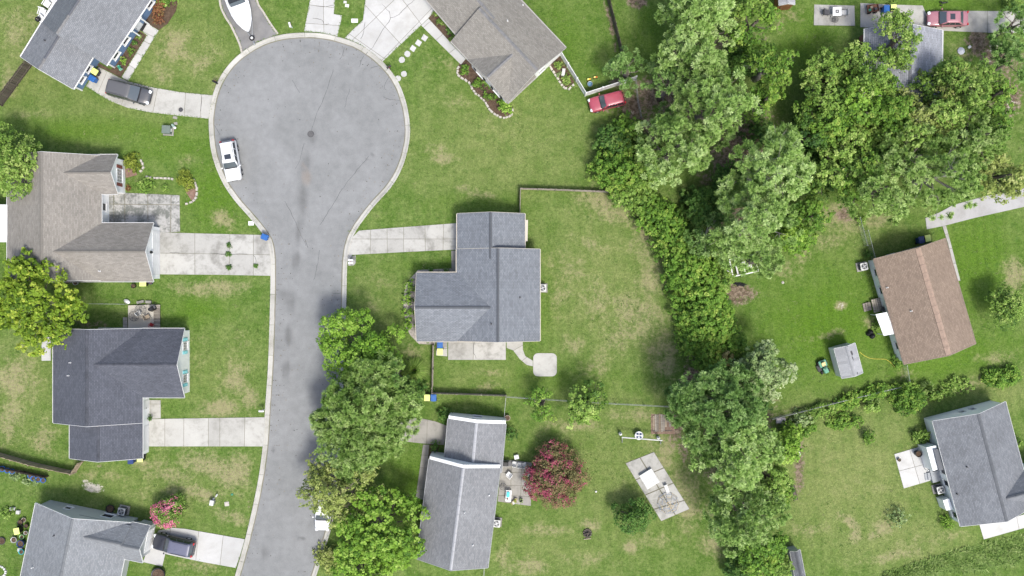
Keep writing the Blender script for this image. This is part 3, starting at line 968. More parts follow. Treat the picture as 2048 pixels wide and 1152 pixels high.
def window(house, wg, side, t, w=1.0, h=1.3, zc=1.55, k=0, shutter=None, frame=None, proj=.06, grid=0, fw=.09):
    p, out, al = wall_frame(wg, side, t, k)
    g = G()
    for x0, x1, z0, z1 in ((-w / 2, -w / 2 + fw, zc - h / 2, zc + h / 2), (w / 2 - fw, w / 2, zc - h / 2, zc + h / 2), (-w / 2 + fw, w / 2 - fw, zc + h / 2 - fw, zc + h / 2), (-w / 2 + fw, w / 2 - fw, zc - h / 2, zc - h / 2 + fw)):
        plate(g, p, out, al, x0, x1, z0, z1, -.02, proj)
    f = g.obj('window', frame or WHITE, house)
    g = G(); plate(g, p, out, al, -w / 2 + fw, w / 2 - fw, zc - h / 2 + fw, zc + h / 2 - fw, -.02, .02)
    g.obj('pane', GLASS, f)
    g = G(); plate(g, p, out, al, -w / 2 - .04, w / 2 + .04, zc - h / 2 - .07, zc - h / 2 - .005, -.02, proj + .06)
    g.obj('sill', frame or WHITE, f)
    if grid:
        g = G()
        for i in range(1, grid):
            x = -w / 2 + w * i / grid
            plate(g, p, out, al, x - .02, x + .02, zc - h / 2 + fw + .002, zc + h / 2 - fw - .002, .021, .045)
        for i in range(1, 4):
            z = zc - h / 2 + h * i / 4
            plate(g, p, out, al, -w / 2 + fw + .002, w / 2 - fw - .002, z - .018, z + .018, .022, .040)
        g.obj('glazing_bar', frame or WHITE, f)
    if shutter:
        for sg in (-1, 1):
            g = G()
            xa = sg * (w / 2 + .05); xb = sg * (w / 2 + .42)
            plate(g, p, out, al, min(xa, xb), max(xa, xb), zc - h / 2, zc + h / 2, -.02, .05)
            n = 9
            for i in range(n):
                z = zc - h / 2 + .08 + (h - .16) * i / n
                plate(g, p, out, al, min(xa, xb) + .05, max(xa, xb) - .05, z, z + (h - .16) / n * .6, .051, .075)
            g.obj('shutter', shutter, house)
    return f


def door(house, wg, side, t, w=.95, h=2.05, k=0, mat=None, name='door', panels=2, rows=3):
    p, out, al = wall_frame(wg, side, t, k)
    g = G(); plate(g, p, out, al, -w / 2, w / 2, .08, h, -.02, .04)
    for i in range(panels):
        for j in range(rows):
            x0 = -w / 2 + w * (i + .12) / panels; x1 = -w / 2 + w * (i + .88) / panels
            z0 = .1 + (h - .15) * (j + .1) / rows; z1 = .1 + (h - .15) * (j + .9) / rows
            plate(g, p, out, al, x0, x1, z0, z1, .041, .05)
    d = g.obj(name, mat or WHITE, house)
    if name == 'door':
        g = G(); v = p + al * (w / 2 - .1) + out * .1
        g.box((v.x, v.y, 1.0), (.06, .06, .12)); g.obj('handle', METAL_DK, d)
    return d


def corner_trim(house, wg, k=0, mat=None, corners=((1, 0), (1, 1), (0, 0), (0, 1))):
    oh, rk = wg.oh + .013 * k, wg.rake + .011 * k
    for cx, cy in corners:
        v = wg.w(wg.L - rk if cx else rk, wg.W - oh if cy else oh, 0)
        G().box((v.x, v.y, 1.2), (.16, .16, 2.35), math.atan2(wg.e1.y, wg.e1.x)).obj('corner_board', mat or WHITE, house)


def vent_pipe(house, px, py, wg, r=.05, h=.35, mat=None):
    """pipe standing on a roof at a seen pixel"""
    p = P(px, py, wg.ze + (wg.zr - wg.ze) * .5)
    y = (p.xy - wg.o).dot(wg.e2)
    z = wg.zroof(y)
    g = G(); g.tube((p.x, p.y, z - .05), (p.x, p.y, z + h), r, r, 8)
    g.tube((p.x, p.y, z - .02), (p.x, p.y, z + .10), r * 2.1, r * 1.2, 8)
    g.obj('vent_pipe', mat or METAL_DK, house)


def house(label, wings, roofmat, wallmat, trimmat, cap=None, vents=(), trims='LRAB', capw=.32, cat='house', name='house', center=None, gut=.12):
    c = wings[0].w(wings[0].L / 2, wings[0].W / 2, 0)
    h = thing(name, label, cat, c)
    for k, w in enumerate(wings):
        w.oh += .0
        r = bpy.data.objects.new('roof', None); COL.objects.link(r); r.parent = h
        for sd in (0, 1): roof_slope(w, r, roofmat, sd)
        ridge_strip(w, r, cap or roofmat, .05, w.L - .05, capw)
        trim(w, r, trimmat, trims if isinstance(trims, str) else trims[k], gut)
        walls(w, h, wallmat if not isinstance(wallmat, (list, tuple)) else wallmat[k], k)
    for v in vents:
        vent_pipe(h, v[0], v[1], wings[v[2]], mat=(WHITE if len(v) > 3 else None))
    h['_'] = 0
    return h


def settle(h):
    """parts were built in world space: hang them under the empty without moving them"""
    inv = Matrix.Translation(h.location).inverted()
    for ch in h.children:
        ch.matrix_parent_inverse = inv
    if '_' in h: del h['_']


def xprism(house, poly, z0, z1, name, mat, ztop=None):
    """upright block traced at its top height"""
    zt = z1 if ztop is None else ztop
    g = G(); g.prism([P(*q, zt).xy for q in poly], z0, z1)
    return g.obj(name, mat, house)


def ridge_vent(h, wg, x0, x1, mat):
    return ridge_strip(wg, h, mat, x0, x1, .26, .08, 'ridge_vent')


R_BLUEGREY = mat_roof('shingle_blue_grey', (.175, .184, .198), line=.6)
R_TAUPE = mat_roof('shingle_taupe', (.198, .188, .168), line=.75)
R_BROWN = mat_roof('shingle_brown_grey', (.205, .192, .172), line=.8, tabs=.4)
R_SLATE = mat_roof('shingle_slate', (.168, .182, .202), line=.5)
R_DARK = mat_roof('shingle_dark_blue', (.082, .088, .106), var=.3, line=.6)
R_PALE = mat_roof('shingle_pale_grey', (.190, .196, .205), line=.75)
R_PALE2 = mat_roof('shingle_light_grey', (.185, .196, .208), line=.75)
R_TAN = mat_roof('shingle_tan', (.215, .166, .130), line=.65)
R_STONE = mat_roof('shingle_stone_grey', (.160, .169, .183), var=.35, line=.7)
R_TREE = mat_roof('shingle_cool_grey', (0.259, 0.270, 0.299), line=.45, course=.2, tabs=.6)  # blue grey base colour of the shingles themselves
R_SHED = mat_roof('roll_roofing', (0.297, 0.303, 0.314), line=.98, course=1.0)
CAP_DARK = simple('ridge_vent_dark', (.085, .09, .105), .85)  # dark grey of the ridge vent strips themselves
CAP_MID = simple('ridge_mid_grey', (.15, .15, .152), .85, var=.4)
BLUE_SID = mat_siding('blue_siding', (.115, .185, .30))
WHITE_SID = mat_siding('white_siding', (.78, .79, .79))
GREY_SID = mat_siding('pale_grey_siding', (.38, .40, .40))
CREAM_SID = mat_siding('cream_siding', (.46, .43, .37))
BRICK = simple('red_brown_brick', (.20, .10, .07), .85, var=.35, scale=6)
SH_BROWN = simple('red_brown_shutter', (.16, .055, .045), .55)
SH_TEAL = simple('turquoise_shutter', (.22, .52, .55), .5)
SH_BLACK = simple('black_shutter', (.02, .022, .025), .5)
GARAGE = simple('white_garage_door', (.64, .645, .64), .5, var=.05)

# blue sided house, upper left
w0 = Wing((345, -67), (212, 131), (80, 51), 2.75, 3.9, oh=.5)
w1 = Wing((214, 67), (146, 178), (41, 114), 2.6, 1.75, oh=.42)
h = house('blue sided house with a steep blue grey roof and white framed windows', [w0, w1], R_BLUEGREY, BLUE_SID, WHITE, CAP_MID, [(92, 82, 1)], ('LR', 'LRB'))
ridge_vent(h, w0, w0.L * .45, w0.L * .82, CAP_DARK); ridge_vent(h, w1, w1.L * .42, w1.L * .82, CAP_DARK)
for t in (.90, .745, .36, .2, .05): window(h, w0, 'L', t, 1.15, 1.45, 1.55, frame=WHITE, fw=.2)
for t in (.63, .84): window(h, w1, 'L', t, 1.0, 1.25, 1.5, 1, frame=WHITE, fw=.17)
corner_trim(h, w0, 0, corners=((1, 0), (1, 1))); corner_trim(h, w1, 1, corners=((1, 0), (1, 1)))
p, out, al = wall_frame(w0, 'L', .575)
g = G(); plate(g, p, out, al, -.9, -.75, 0, 2.55, .45, .6); plate(g, p, out, al, .75, .9, 0, 2.55, .45, .6); plate(g, p, out, al, -1, 1, 2.45, 2.6, .0, .66)
g.obj('porch_frame', WHITE, h)
door(h, w0, 'L', .575, .95, 2.05, mat=simple('pale_grey_door', (.45, .47, .48), .5))
settle(h)
o = tag(G().box((*P(285, 53).xy, .085), (1.0, .62, .05), heading(30, 18) + 1.57).obj('door_mat', BLACK), 'black door mat on the walkway by the blue house', 'mat')

# taupe roofed house at the head of the street
w0 = Wing((800, -62), (936, 96), (1040, -2), 2.65, 2.0)
w1 = Wing((902, 82), (1017, 204), (1131, 95), 2.72, 2.1)
w2 = Wing((1002, 84), (934, 121), (1017, 204), 2.72, 2.15, oh=.38)
w2 = Wing((993, 66), (935, 119), (1016, 205), 2.70, 1.75, oh=.4, rake=.1)
h = house('white sided house with a taupe roof at the head of the street', [w0, w1, w2], R_TAUPE, WHITE_SID, simple('taupe_trim', (.30, .29, .275), .6), CAP_MID, [(1015, 44, 1, 1), (1046, 5, 1, 1)], ('LRA', 'LRB', 'LRB'))
ridge_vent(h, w1, w1.L * .05, w1.L * .75, CAP_MID); ridge_vent(h, w2, w2.L * .25, w2.L * .9, CAP_MID)
for t in (.24, .74):
    window(h, w2, 'B', t, 1.05, 1.35, 1.5, 2, SH_BLACK)
window(h, w1, 'B', .62, .9, 1.2, 1.5, 1)
for t in (.35, .6): window(h, w0, 'L', t, .9, 1.2, 1.5)
door(h, w1, 'L', .16, k=1)
settle(h)

# grey roof under the trees, upper right
w0 = Wing((1730, 57), (1727, 208), (1882, 211), 2.5, 1.9)
h = house('house with a blue grey roof half hidden under leafy trees', [w0], R_TREE, [BRICK], WHITE, simple('dark_grey_ridge', (.12, .125, .14), .85), [])
window(h, w0, 'L', .3, .9, 1.1, 1.5); window(h, w0, 'R', .4, 1.1, 1.1, 1.5); window(h, w0, 'B', .5, 1.1, 1.1, 1.5)
door(h, w0, 'R', .7)
settle(h)

# brown grey roofed house with two white gables
w0 = Wing((203, 311), (203, 561), (14, 560), 2.6, 2.75)
w1 = Wing((130, 349), (235, 348), (235, 387), 2.62, 1.65)
w1 = Wing((120, 310), (235, 309), (235, 388), 2.62, 1.7, oh=.3, rake=.3)
w2 = Wing((90, 446), (307, 446), (307, 563), 2.58, 2.2, oh=.3, rake=.3)
h = house('house with a brown grey roof and two white gable ends facing the street', [w0, w1, w2], R_BROWN, WHITE_SID, WHITE, None, [(55, 495, 0, 1), (72, 321, 0, 1), (197, 542, 2, 1)], ('LRAB', 'LRB', 'LRB'), gut=.06)
window(h, w1, 'B', .5, 1.5, 1.35, 1.5, 1, SH_BROWN, grid=4)
door(h, w2, 'B', .5, 4.9, 2.1, 2, GARAGE, 'garage_door', 4, 4)
door(h, w0, 'L', .50, .95, 2.05, mat=WHITE)
window(h, w0, 'L', .40, .9, 1.3, 1.5)
p, out, al = wall_frame(w2, 'B', .5, 2)
g = G(); q = p + out * .1; g.lathe((q.x, q.y, 2.55), [(.04, .3), (.14, .2), (.16, 0), (.1, -.12)], 10); g.obj('gable_lamp', BLACK, h)
xprism(h, [(-45, 411), (15, 411), (13, 482), (-45, 482)], 0, 2.5, 'sunroom', WHITE_SID)
xprism(h, [(-47, 409), (16, 409), (14, 484), (-47, 484)], 2.505, 2.62, 'sunroom_roof', WHITE)
settle(h)

# slate roofed house beside the street neck
w0 = Wing((1080, 498), (1080, 682), (913, 682), 2.6, 2.35)
w1 = Wing((1050, 427), (1050, 520), (914, 520), 2.58, 1.95)
w2 = Wing((985, 545), (833, 545), (833, 683), 2.62, 1.9, rake=.3)
h = house('L shaped house with a slate blue roof standing in the middle', [w0, w1, w2], R_SLATE, CREAM_SID, CREAM, R_SLATE, [(983, 647, 0), (1040, 595, 0)], ('LRAB', 'LRA', 'LRB'), gut=.07)
ridge_vent(h, w0, .6, w0.L - .6, R_SLATE); ridge_vent(h, w1, .6, 3.4, R_SLATE); ridge_vent(h, w2, w2.L * .15, w2.L - .5, R_SLATE)
for t in (.25, .7): window(h, w0, 'L', t, .9, 1.2, 1.5)
for t in (.3, .75): window(h, w2, 'B', t, 1.0, 1.3, 1.5, 2)
door(h, w0, 'B', .45, 1.8, 2.05, mat=GARAGE, name='patio_door', panels=2, rows=1)
door(h, w1, 'R', .3, 2.6, 2.1, 1, GARAGE, 'garage_door', 4, 4)
xprism(h, [(1050, 440), (1056, 440), (1055, 482), (1050, 482)], .0, 1.9, 'utility_closet', CREAM_SID)
settle(h)

# dark roofed house with turquoise shutters
w0 = Wing((285, 657), (285, 846), (106, 846), 2.6, 2.6)
w1 = Wing((196, 657), (369, 657), (369, 795), 2.58, 2.25, oh=.3, rake=.35)
w2 = Wing((285, 838), (285, 917), (139, 917), 2.56, 1.95)
h = house('house with a dark blue grey roof and turquoise shutters on its white gable', [w0, w1, w2], R_DARK, WHITE_SID, WHITE, simple('patchy_ridge', (.058, .062, .075), .9, var=.6, scale=1.6), [(142, 725, 0, 1), (137, 751, 0, 1)], ('LRAB', 'LRB', 'LRB'), gut=.06)
for t in (.24, .76): window(h, w1, 'B', t, .95, 1.35, 1.45, 1, SH_TEAL, grid=3)
door(h, w2, 'L', .55, 2.7, 2.1, 2, GARAGE, 'garage_door', 4, 4)
door(h, w0, 'L', .84, .95, 2.05)
settle(h)

# grey sided house at the lower left
u = Vector((.98, .2)); v = Vector((-.2, .98))
def q7(a, b): return (71 + u.x * a + v.x * b, 1006 + u.y * a + v.y * b)
w0 = Wing(q7(196, 260), q7(196, 0), q7(0, 0), 2.6, 2.5)
w1 = Wing(q7(196.5, -1), q7(234, -1), q7(234, 74), 2.58, 1.9, rake=.3)
w2 = Wing(q7(90, 6), q7(196.4, 6), q7(196.4, 67), 2.58 + 1.9 * .1867, 1.9 * .8133, rake=.1)
h = house('grey sided house with a light grey roof and a row of things along its wall', [w0, w1, w2], R_PALE2, GREY_SID, WHITE, R_PALE2, [(112, 1069, 0), (60, 1138, 0, 1)], ('LRB', 'LRB', ''), gut=.06)
window(h, w0, 'B', .28, 1.3, 1.2, 1.4, 0, frame=WHITE); window(h, w0, 'B', .72, .8, .9, 1.5, 0, frame=WHITE)
door(h, w1, 'B', .5, 2.6, 2.1, 1, GARAGE, 'garage_door', 4, 4)
window(h, w0, 'L', .3, 1.0, 1.3, 1.5)
settle(h)

# pale grey roofed house, lower middle
w0 = Wing((858, 918), (833, 1118), (978, 1118), 2.75, 2.5, rake=.04)
w1 = Wing((896, 837), (887, 935), (1003, 946), 2.4, 1.25, rake=.04)
w0.rakeA = -.34; w1.rakeA = -.34
h = house('house with a long pale grey roof beside the pink myrtle', [w0, w1], R_PALE, WHITE_SID, simple('grey_trim', (.36, .37, .38), .6), simple('pale_ridge', (.31, .315, .33), .8), [(930, 1021, 0, 1), (978, 993, 0, 1), (946, 1090, 0, 1)], ('LRB', 'LR'), gut=.055)
for t in (.3, .7): window(h, w0, 'R', t, .9, 1.2, 1.5)
for t in (.2, .45, .8): window(h, w0, 'L', t, 1.0, 1.3, 1.5)
window(h, w1, 'A', .5, 1.0, 1.2, 1.5, 1)
door(h, w0, 'R', .12, 1.6, 2.05, mat=GARAGE, name='patio_door', rows=1)
settle(h)

# tan roofed house, right
w0 = Wing((1747, 518), (1808, 729), (1953, 691), 2.5, 2.1)
h = house('house with a tan brown roof and a small plank deck', [w0], R_TAN, WHITE_SID, simple('tan_trim', (.30, .24, .20), .6), simple('tan_ridge', (.275, .20, .155), .85, var=.3), [(1780, 575, 0, 1), (1822, 622, 0, 1)], gut=.05, capw=.6)
window(h, w0, 'L', .12, .9, 1.1, 1.5); window(h, w0, 'L', .3, .9, 1.1, 1.5); window(h, w0, 'L', .85, .9, 1.1, 1.5); window(h, w0, 'A', .3, .9, 1.1, 1.5)
door(h, w0, 'L', .42)
for i in range(3):
    a = Vector((1750.5 + i * 5.6, 628.5 + i * 14.6)); d = Vector((5.4, 14.0)); n = Vector((23, -4.2))
    g = G()
    vs = []
    for zz in (0, .05):
        for q, z in ((a, 2.0), (a + d, 2.0), (a + d + n, 2.32), (a + n, 2.32)): vs.append(P(q.x, q.y, z) + Vector((0, 0, zz)))
    g.add(vs, [[0, 1, 2, 3][::-1], [4, 5, 6, 7], [0, 1, 5, 4], [1, 2, 6, 5], [2, 3, 7, 6], [3, 0, 4, 7]])
    g.obj('awning_panel', WHITE, h)
g = G()
for q in ((1755, 630), (1768, 669)):
    p = P(*q, 1.9); g.tube((p.x, p.y, 0), (p.x, p.y, 2.0), .05, .05, 6)
g.obj('awning_post', WHITE, h)
xprism(h, [(1740, 523), (1752, 519), (1759, 560), (1748, 563)], -.02, .1, 'wall_footing', CONC_OLD)
xprism(h, [(1784, 676), (1795, 672), (1808, 718), (1795, 721)], -.02, .12, 'door_slab', CONC_OLD)
g = G()
for i in range(7):
    a = P(1744 + i * 4.1, 599 - i * 1.0, .45); b = P(1750 + i * 4.1, 625.5 - i * 1.0, .45)
    d = b - a; c = (a + b) / 2
    G().box((c.x, c.y, .45), (d.length, .205, .045), math.atan2(d.y, d.x)).obj('plank', WOOD_GREY, h)
for i in range(3):
    a = P(1727.5 + i * 5.2, 607 - i * 1.4, .12 + .11 * i); b = P(1731 + i * 5.2, 623 - i * 1.4, .12 + .11 * i)
    d = b - a; c = (a + b) / 2
    G().box((c.x, c.y, .10 + .11 * i), (d.length, .27, .05), math.atan2(d.y, d.x)).obj('step', WOOD_GREY, h)
settle(h)

# white walled house, lower right
w0 = Wing((1865, 842), (1921, 1053), (2067, 1014), 2.7, 2.0, oh=.25, rake=.15)
w1 = Wing((1990, 992), (2110, 960), (2126, 1020), 2.6, 1.7, oh=.25)
w1 = Wing((1985, 955), (2110, 922), (2128, 990), 2.62, 1.85, oh=.25)
h = house('white walled house with a speckled grey roof and a small grey deck', [w0, w1], R_STONE, WHITE_SID, WHITE, R_STONE, [(1934, 934, 0), (1921, 991, 0)], ('LRAB', 'LRB'), gut=.055)
for t in (.47, .62): window(h, w0, 'A', t, .55, .7, 1.7, frame=WHITE_DULL)
for t in (.5, .62, .93): window(h, w0, 'L', t, .8, 1.1, 1.5)
pw = [(1853, 895), (1872, 891), (1884, 936), (1866, 942)]
xprism(h, pw, 0, 2.2, 'porch_closet', WHITE_SID)
xprism(h, [(1867, 899), (1882, 897), (1893, 938), (1878, 942)], 2.32, 2.46, 'porch_roof', R_STONE)
xprism(h, [(1857, 929), (1866, 944), (1884, 938), (1888, 960), (1866, 966)], 0, .45, 'porch_deck', simple('grey_deck_paint', (.25, .265, .28), .6))
for i in range(2):
    xprism(h, [(1849 + i * 6, 947 - i), (1854 + i * 6, 946 - i), (1857.5 + i * 6, 960 - i), (1851 + i * 6, 961 - i)], 0, .14 + .14 * i, 'step', simple('grey_deck_paint', 0))
xprism(h, [(1886, 1001), (1899, 997), (1906, 1019), (1893, 1021)], 0, 1.6, 'side_bay', WHITE_SID)
settle(h)

# sheds
w0 = Wing((1668, 697), (1684, 757), (1726, 746), 2.1, .75, oh=.1, rake=.1)
h = house('white garden shed with a torn grey roof', [w0], R_SHED, WHITE_SID, WHITE, R_SHED, [], 'LRAB', cat='shed', name='shed', gut=.04)
door(h, w0, 'A', .5, 1.2, 1.8, mat=WHITE_DULL)
for pts in ([(1699, 703), (1703, 701), (1706, 708), (1703, 712)], [(1702, 711), (1705, 714), (1707, 722), (1703, 716)], [(1713, 744), (1715, 744), (1715, 748), (1713, 748)]):
    p = [P(*q, 2.5).xy for q in pts]
    g = G(); vs = []
    for q in p:
        y = (q - w0.o).dot(w0.e2); vs.append((q.x, q.y, w0.zroof(y) + .012))
    g.add(vs, [list(range(len(vs)))]); g.obj('torn_patch', simple('bare_roof_felt', (.06, .06, .065), .9), h)
settle(h)
w0 = Wing((1580, 1103), (1592, 1165), (1612, 1160), 1.9, .5, oh=.1, rake=.1)
h = house('small grey roofed shed half under the trees at the bottom edge', [w0], R_STONE, GREY_SID, WHITE_DULL, R_STONE, [], 'LRAB', cat='shed', name='shed', gut=.04); settle(h)
w0 = Wing((1588, -30), (1590, 9), (1558, 7), 2.0, .5, oh=.08, rake=.06)
h = house('brown wooden shed at the top edge beside the trees', [w0], R_SHED, simple('brown_shed_boards', (.19, .09, .03), .8, var=.3, scale=2), WHITE_DULL, R_SHED, [], 'LRB', cat='shed', name='shed', gut=.04)
door(h, w0, 'B', .5, 1.1, 1.75, mat=simple('brown_shed_door', (.15, .07, .028), .8)); settle(h)

# ---------------------------------------------------------------- trees and plants
def leaf_mesh(name, quads, tint, mat):
    """quads: (n, 4, 3)"""
    n = len(quads)
    me = bpy.data.meshes.new(name)
    me.vertices.add(n * 4); me.vertices.foreach_set('co', quads.astype(np.float32).ravel())
    me.loops.add(n * 4); me.loops.foreach_set('vertex_index', np.arange(n * 4, dtype=np.int32))
    me.polygons.add(n); me.polygons.foreach_set('loop_start', np.arange(0, n * 4, 4, dtype=np.int32))
    me.update(calc_edges=True)
    a = me.attributes.new('tint', 'FLOAT', 'FACE')
    a.data.foreach_set('value', np.clip(tint, 0, 1).astype(np.float32))
    me.materials.append(mat)
    return me


def unit(v):
    return v / np.maximum(np.linalg.norm(v, axis=-1, keepdims=True), 1e-9)


def make_lobes(R, z0, z1, n, lr, rng, spread=.78, squash=.75, ax=1.0, ay=1.0, rot=0.0, dome=.55):
    """billows of a crown: centre, radius"""
    out = []
    tries = 0
    while len(out) < n and tries < n * 30:
        tries += 1
        r = math.sqrt(rng.random()) * R * spread
        a = rng.random() * 2 * math.pi
        q = r / (R * spread)
        top = z0 + (z1 - z0) * (1 - dome * q ** 2)
        z = top - (z1 - z0) * .45 * rng.random() ** 1.5
        rad = R * lr * (.75 + .5 * rng.random())
        x, y = r * math.cos(a), r * math.sin(a)
        if any((x - o[0]) ** 2 + (y - o[1]) ** 2 < (rad * .55) ** 2 and abs(z - o[2]) < rad * .6 for o in out) and tries < n * 12:
            continue
        x, y = x * ax, y * ay
        c, s = math.cos(rot), math.sin(rot)
        out.append((x * c - y * s, x * s + y * c, z - rad * squash, rad))
    return np.array(out)


def broad_leaves(lobes, dens, size, rng, squash=.75, clump=.30, per=16, droop=0.0, ragged=.3):
    """leaves sit on small domed sprays, the sprays on the billows, so that gaps stay between them"""
    Q, T = [], []
    for lx, ly, lz, lr in lobes:
        nc = max(3, int(dens * lr * lr / per))
        d = unit(rng.normal(size=(nc, 3)) + np.array([0, 0, .55]))
        rr = lr * (1 - ragged * rng.random((nc, 1)) ** 1.3 + .18 * ragged * rng.normal(size=(nc, 1)))
        c = np.array([lx, ly, lz]) + d * rr * np.array([1, 1, squash])
        lt = rng.normal() * .10
        ct = .48 + lt + rng.normal(size=nc) * .19
        cs = np.repeat(clump * (.7 + .6 * rng.random(nc)), per)[:, None]
        c = np.repeat(c, per, 0); dd = np.repeat(d, per, 0); ct = np.repeat(ct, per)
        m = len(c)
        e = unit(rng.normal(size=(m, 3)) + dd * .7 + np.array([0, 0, .9]))
        p = c + e * cs * (.55 + .45 * rng.random((m, 1))) * np.array([1, 1, .75])
        nrm = unit(e * .8 + np.array([0, 0, .45]) + rng.normal(size=(m, 3)) * .38)
        t = unit(np.cross(nrm, rng.normal(size=(m, 3))))
        b = np.cross(nrm, t)
        s = (size * (.7 + .6 * rng.random(m)))[:, None]
        Q.append(np.stack([p - t * s * .5, p + b * s * .36 - t * s * .05, p + t * s * .55 - nrm * s * .12, p - b * s * .36 - t * s * .05], 1))
        T.append(ct + rng.normal(size=m) * .11)
    return np.concatenate(Q), np.concatenate(T)


def pine_tufts(lobes, dens, rng, length=.42, blades=58, wid=.050, squash=.8, ragged=.3):
    Q, T = [], []
    for lx, ly, lz, lr in lobes:
        nc = max(4, int(dens * lr * lr))
        d = unit(rng.normal(size=(nc, 3)) + np.array([0, 0, .5]))
        rr = lr * (1 - ragged * rng.random((nc, 1)) ** 1.4)
        c = np.array([lx, ly, lz]) + d * rr * np.array([1, 1, squash])
        dd = unit(d * .7 + np.array([0, 0, .75]))
        lt = rng.normal() * .10
        ct = np.repeat(.5 + lt + rng.normal(size=nc) * .24, blades)
        sc = np.repeat(.75 + .5 * rng.random(nc), blades)
        c = np.repeat(c, blades, 0); dd = np.repeat(dd, blades, 0)
        m = len(c)
        v = unit(dd * .55 + rng.normal(size=(m, 3)) * .60)
        L = (length * sc * (.75 + .5 * rng.random(m)))[:, None]
        t = unit(np.cross(v, dd + rng.normal(size=(m, 3)) * .35))
        w = (wid * sc)[:, None]
        Q.append(np.stack([c + v * L * .12 - t * w * .35, c + v * L * .12 + t * w * .35, c + v * L + t * w * .5, c + v * L - t * w * .5], 1))
        T.append(ct + rng.normal(size=m) * .10)
    return np.concatenate(Q), np.concatenate(T)


BARK = mat_wood('grey_brown_bark', (.085, .07, .058), (.20, .175, .15))
BARK_PALE = mat_wood('pale_grey_bark', (.20, .19, .165), (.38, .36, .32))
LEAF = {
    'pine':   mat_leaf('pine_needles', (.110, .205, .040), (.265, .410, .105), (.450, .580, .240), .17),
    'pine_y': mat_leaf('olive_pine_needles', (.090, .175, .030), (.215, .340, .080), (.375, .490, .180), .17),
    'pine_d': mat_leaf('deep_pine_needles', (.075, .155, .034), (.175, .310, .078), (.310, .450, .160), .17),
    'mid':    mat_leaf('mid_green_leaves', (.048, .108, .015), (.150, .255, .040), (.310, .405, .110)),
    'bright': mat_leaf('bright_green_leaves', (.048, .120, .010), (.150, .280, .028), (.290, .420, .080)),
    'yellow': mat_leaf('yellow_green_leaves', (.050, .105, .006), (.160, .255, .018), (.370, .440, .060)),
    'olive':  mat_leaf('olive_leaves', (.080, .120, .024), (.215, .270, .062), (.370, .400, .150)),
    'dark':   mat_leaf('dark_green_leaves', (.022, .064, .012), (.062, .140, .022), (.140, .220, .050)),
    'vine':   mat_leaf('vine_leaves', (.038, .098, .010), (.112, .222, .026), (.235, .325, .058)),
    'grey':   mat_leaf('grey_green_leaves', (.080, .140, .040), (.195, .280, .100), (.340, .410, .210)),
    'tan':    mat_leaf('dry_vine_leaves', (.15, .14, .04), (.31, .27, .095), (.44, .38, .18)),
    'myrtle': mat_leaf('myrtle_leaves', (.065, .070, .024), (.140, .130, .050), (.215, .140, .075)),
    'pink':   mat_leaf('pink_blossom_petals', (.15, .026, .046), (.27, .054, .090), (.36, .11, .15), .2),
    'pink_l': mat_leaf('light_pink_blossom_petals', (.34, .06, .12), (.52, .14, .23), (.66, .30, .38), .2),
    'red':    mat_leaf('reddish_leaves', (.10, .035, .02), (.20, .085, .04), (.20, .17, .06)),
    'gold':   mat_leaf('golden_green_needles', (.07, .105, .010), (.18, .23, .026), (.30, .34, .06)),
    'lawnweed': mat_leaf('lawn_weed_blades', (.040, .095, .012), (.085, .160, .025), (.200, .225, .085)),
    'litter': mat_leaf('dead_leaf', (.035, .03, .025), (.10, .08, .055), (.20, .17, .12)),
    'reed':   mat_leaf('reed_blades', (.065, .13, .02), (.15, .24, .055), (.29, .36, .13)),
}


def limbs(g, base, lobes, h0, r, rng, n=9, gauge=1.0):
    """trunk and limbs that reach the billows"""
    top = Vector((float(np.mean(lobes[:, 0])), float(np.mean(lobes[:, 1])), float(np.max(lobes[:, 2]))))
    pts = [base, base.lerp(top, .4) + Vector((rng.normal() * .12, rng.normal() * .12, 0)), base.lerp(top, .75), top]
    rr = [r * 1.25, r, r * .6, r * .2]
    for i in range(3):
        g.tube(pts[i], pts[i + 1], rr[i], rr[i + 1], 8, i == 0)
    idx = np.argsort(-lobes[:, 3])[:n * 2]
    for i in idx:
        c = Vector(lobes[i, :3])
        f = min(.88, max(.22, (c.z - base.z) / max(.1, top.z - base.z) - .28 + .12 * rng.random()))
        st = pts[0].lerp(pts[1], f / .4) if f < .4 else (pts[1].lerp(pts[2], (f - .4) / .35) if f < .75 else pts[2].lerp(pts[3], (f - .75) / .25))
        r1 = r * .42 * (1 - f * .5) * gauge
        md = st.lerp(c, .55) + Vector((rng.normal() * .2, rng.normal() * .2, .15))
        g.tube(st, md, r1, r1 * .6, 6, False); g.tube(md, c, r1 * .6, r1 * .28, 5, False)
        lr = lobes[i, 3]
        for _ in range(3):
            d = Vector(unit(rng.normal(size=3) + np.array([0, 0, .4])))
            e = c + Vector((d.x * lr, d.y * lr, d.z * lr * .7)) * .85
            g.tube(md.lerp(c, .6), e, r1 * .28, .012, 4, False)


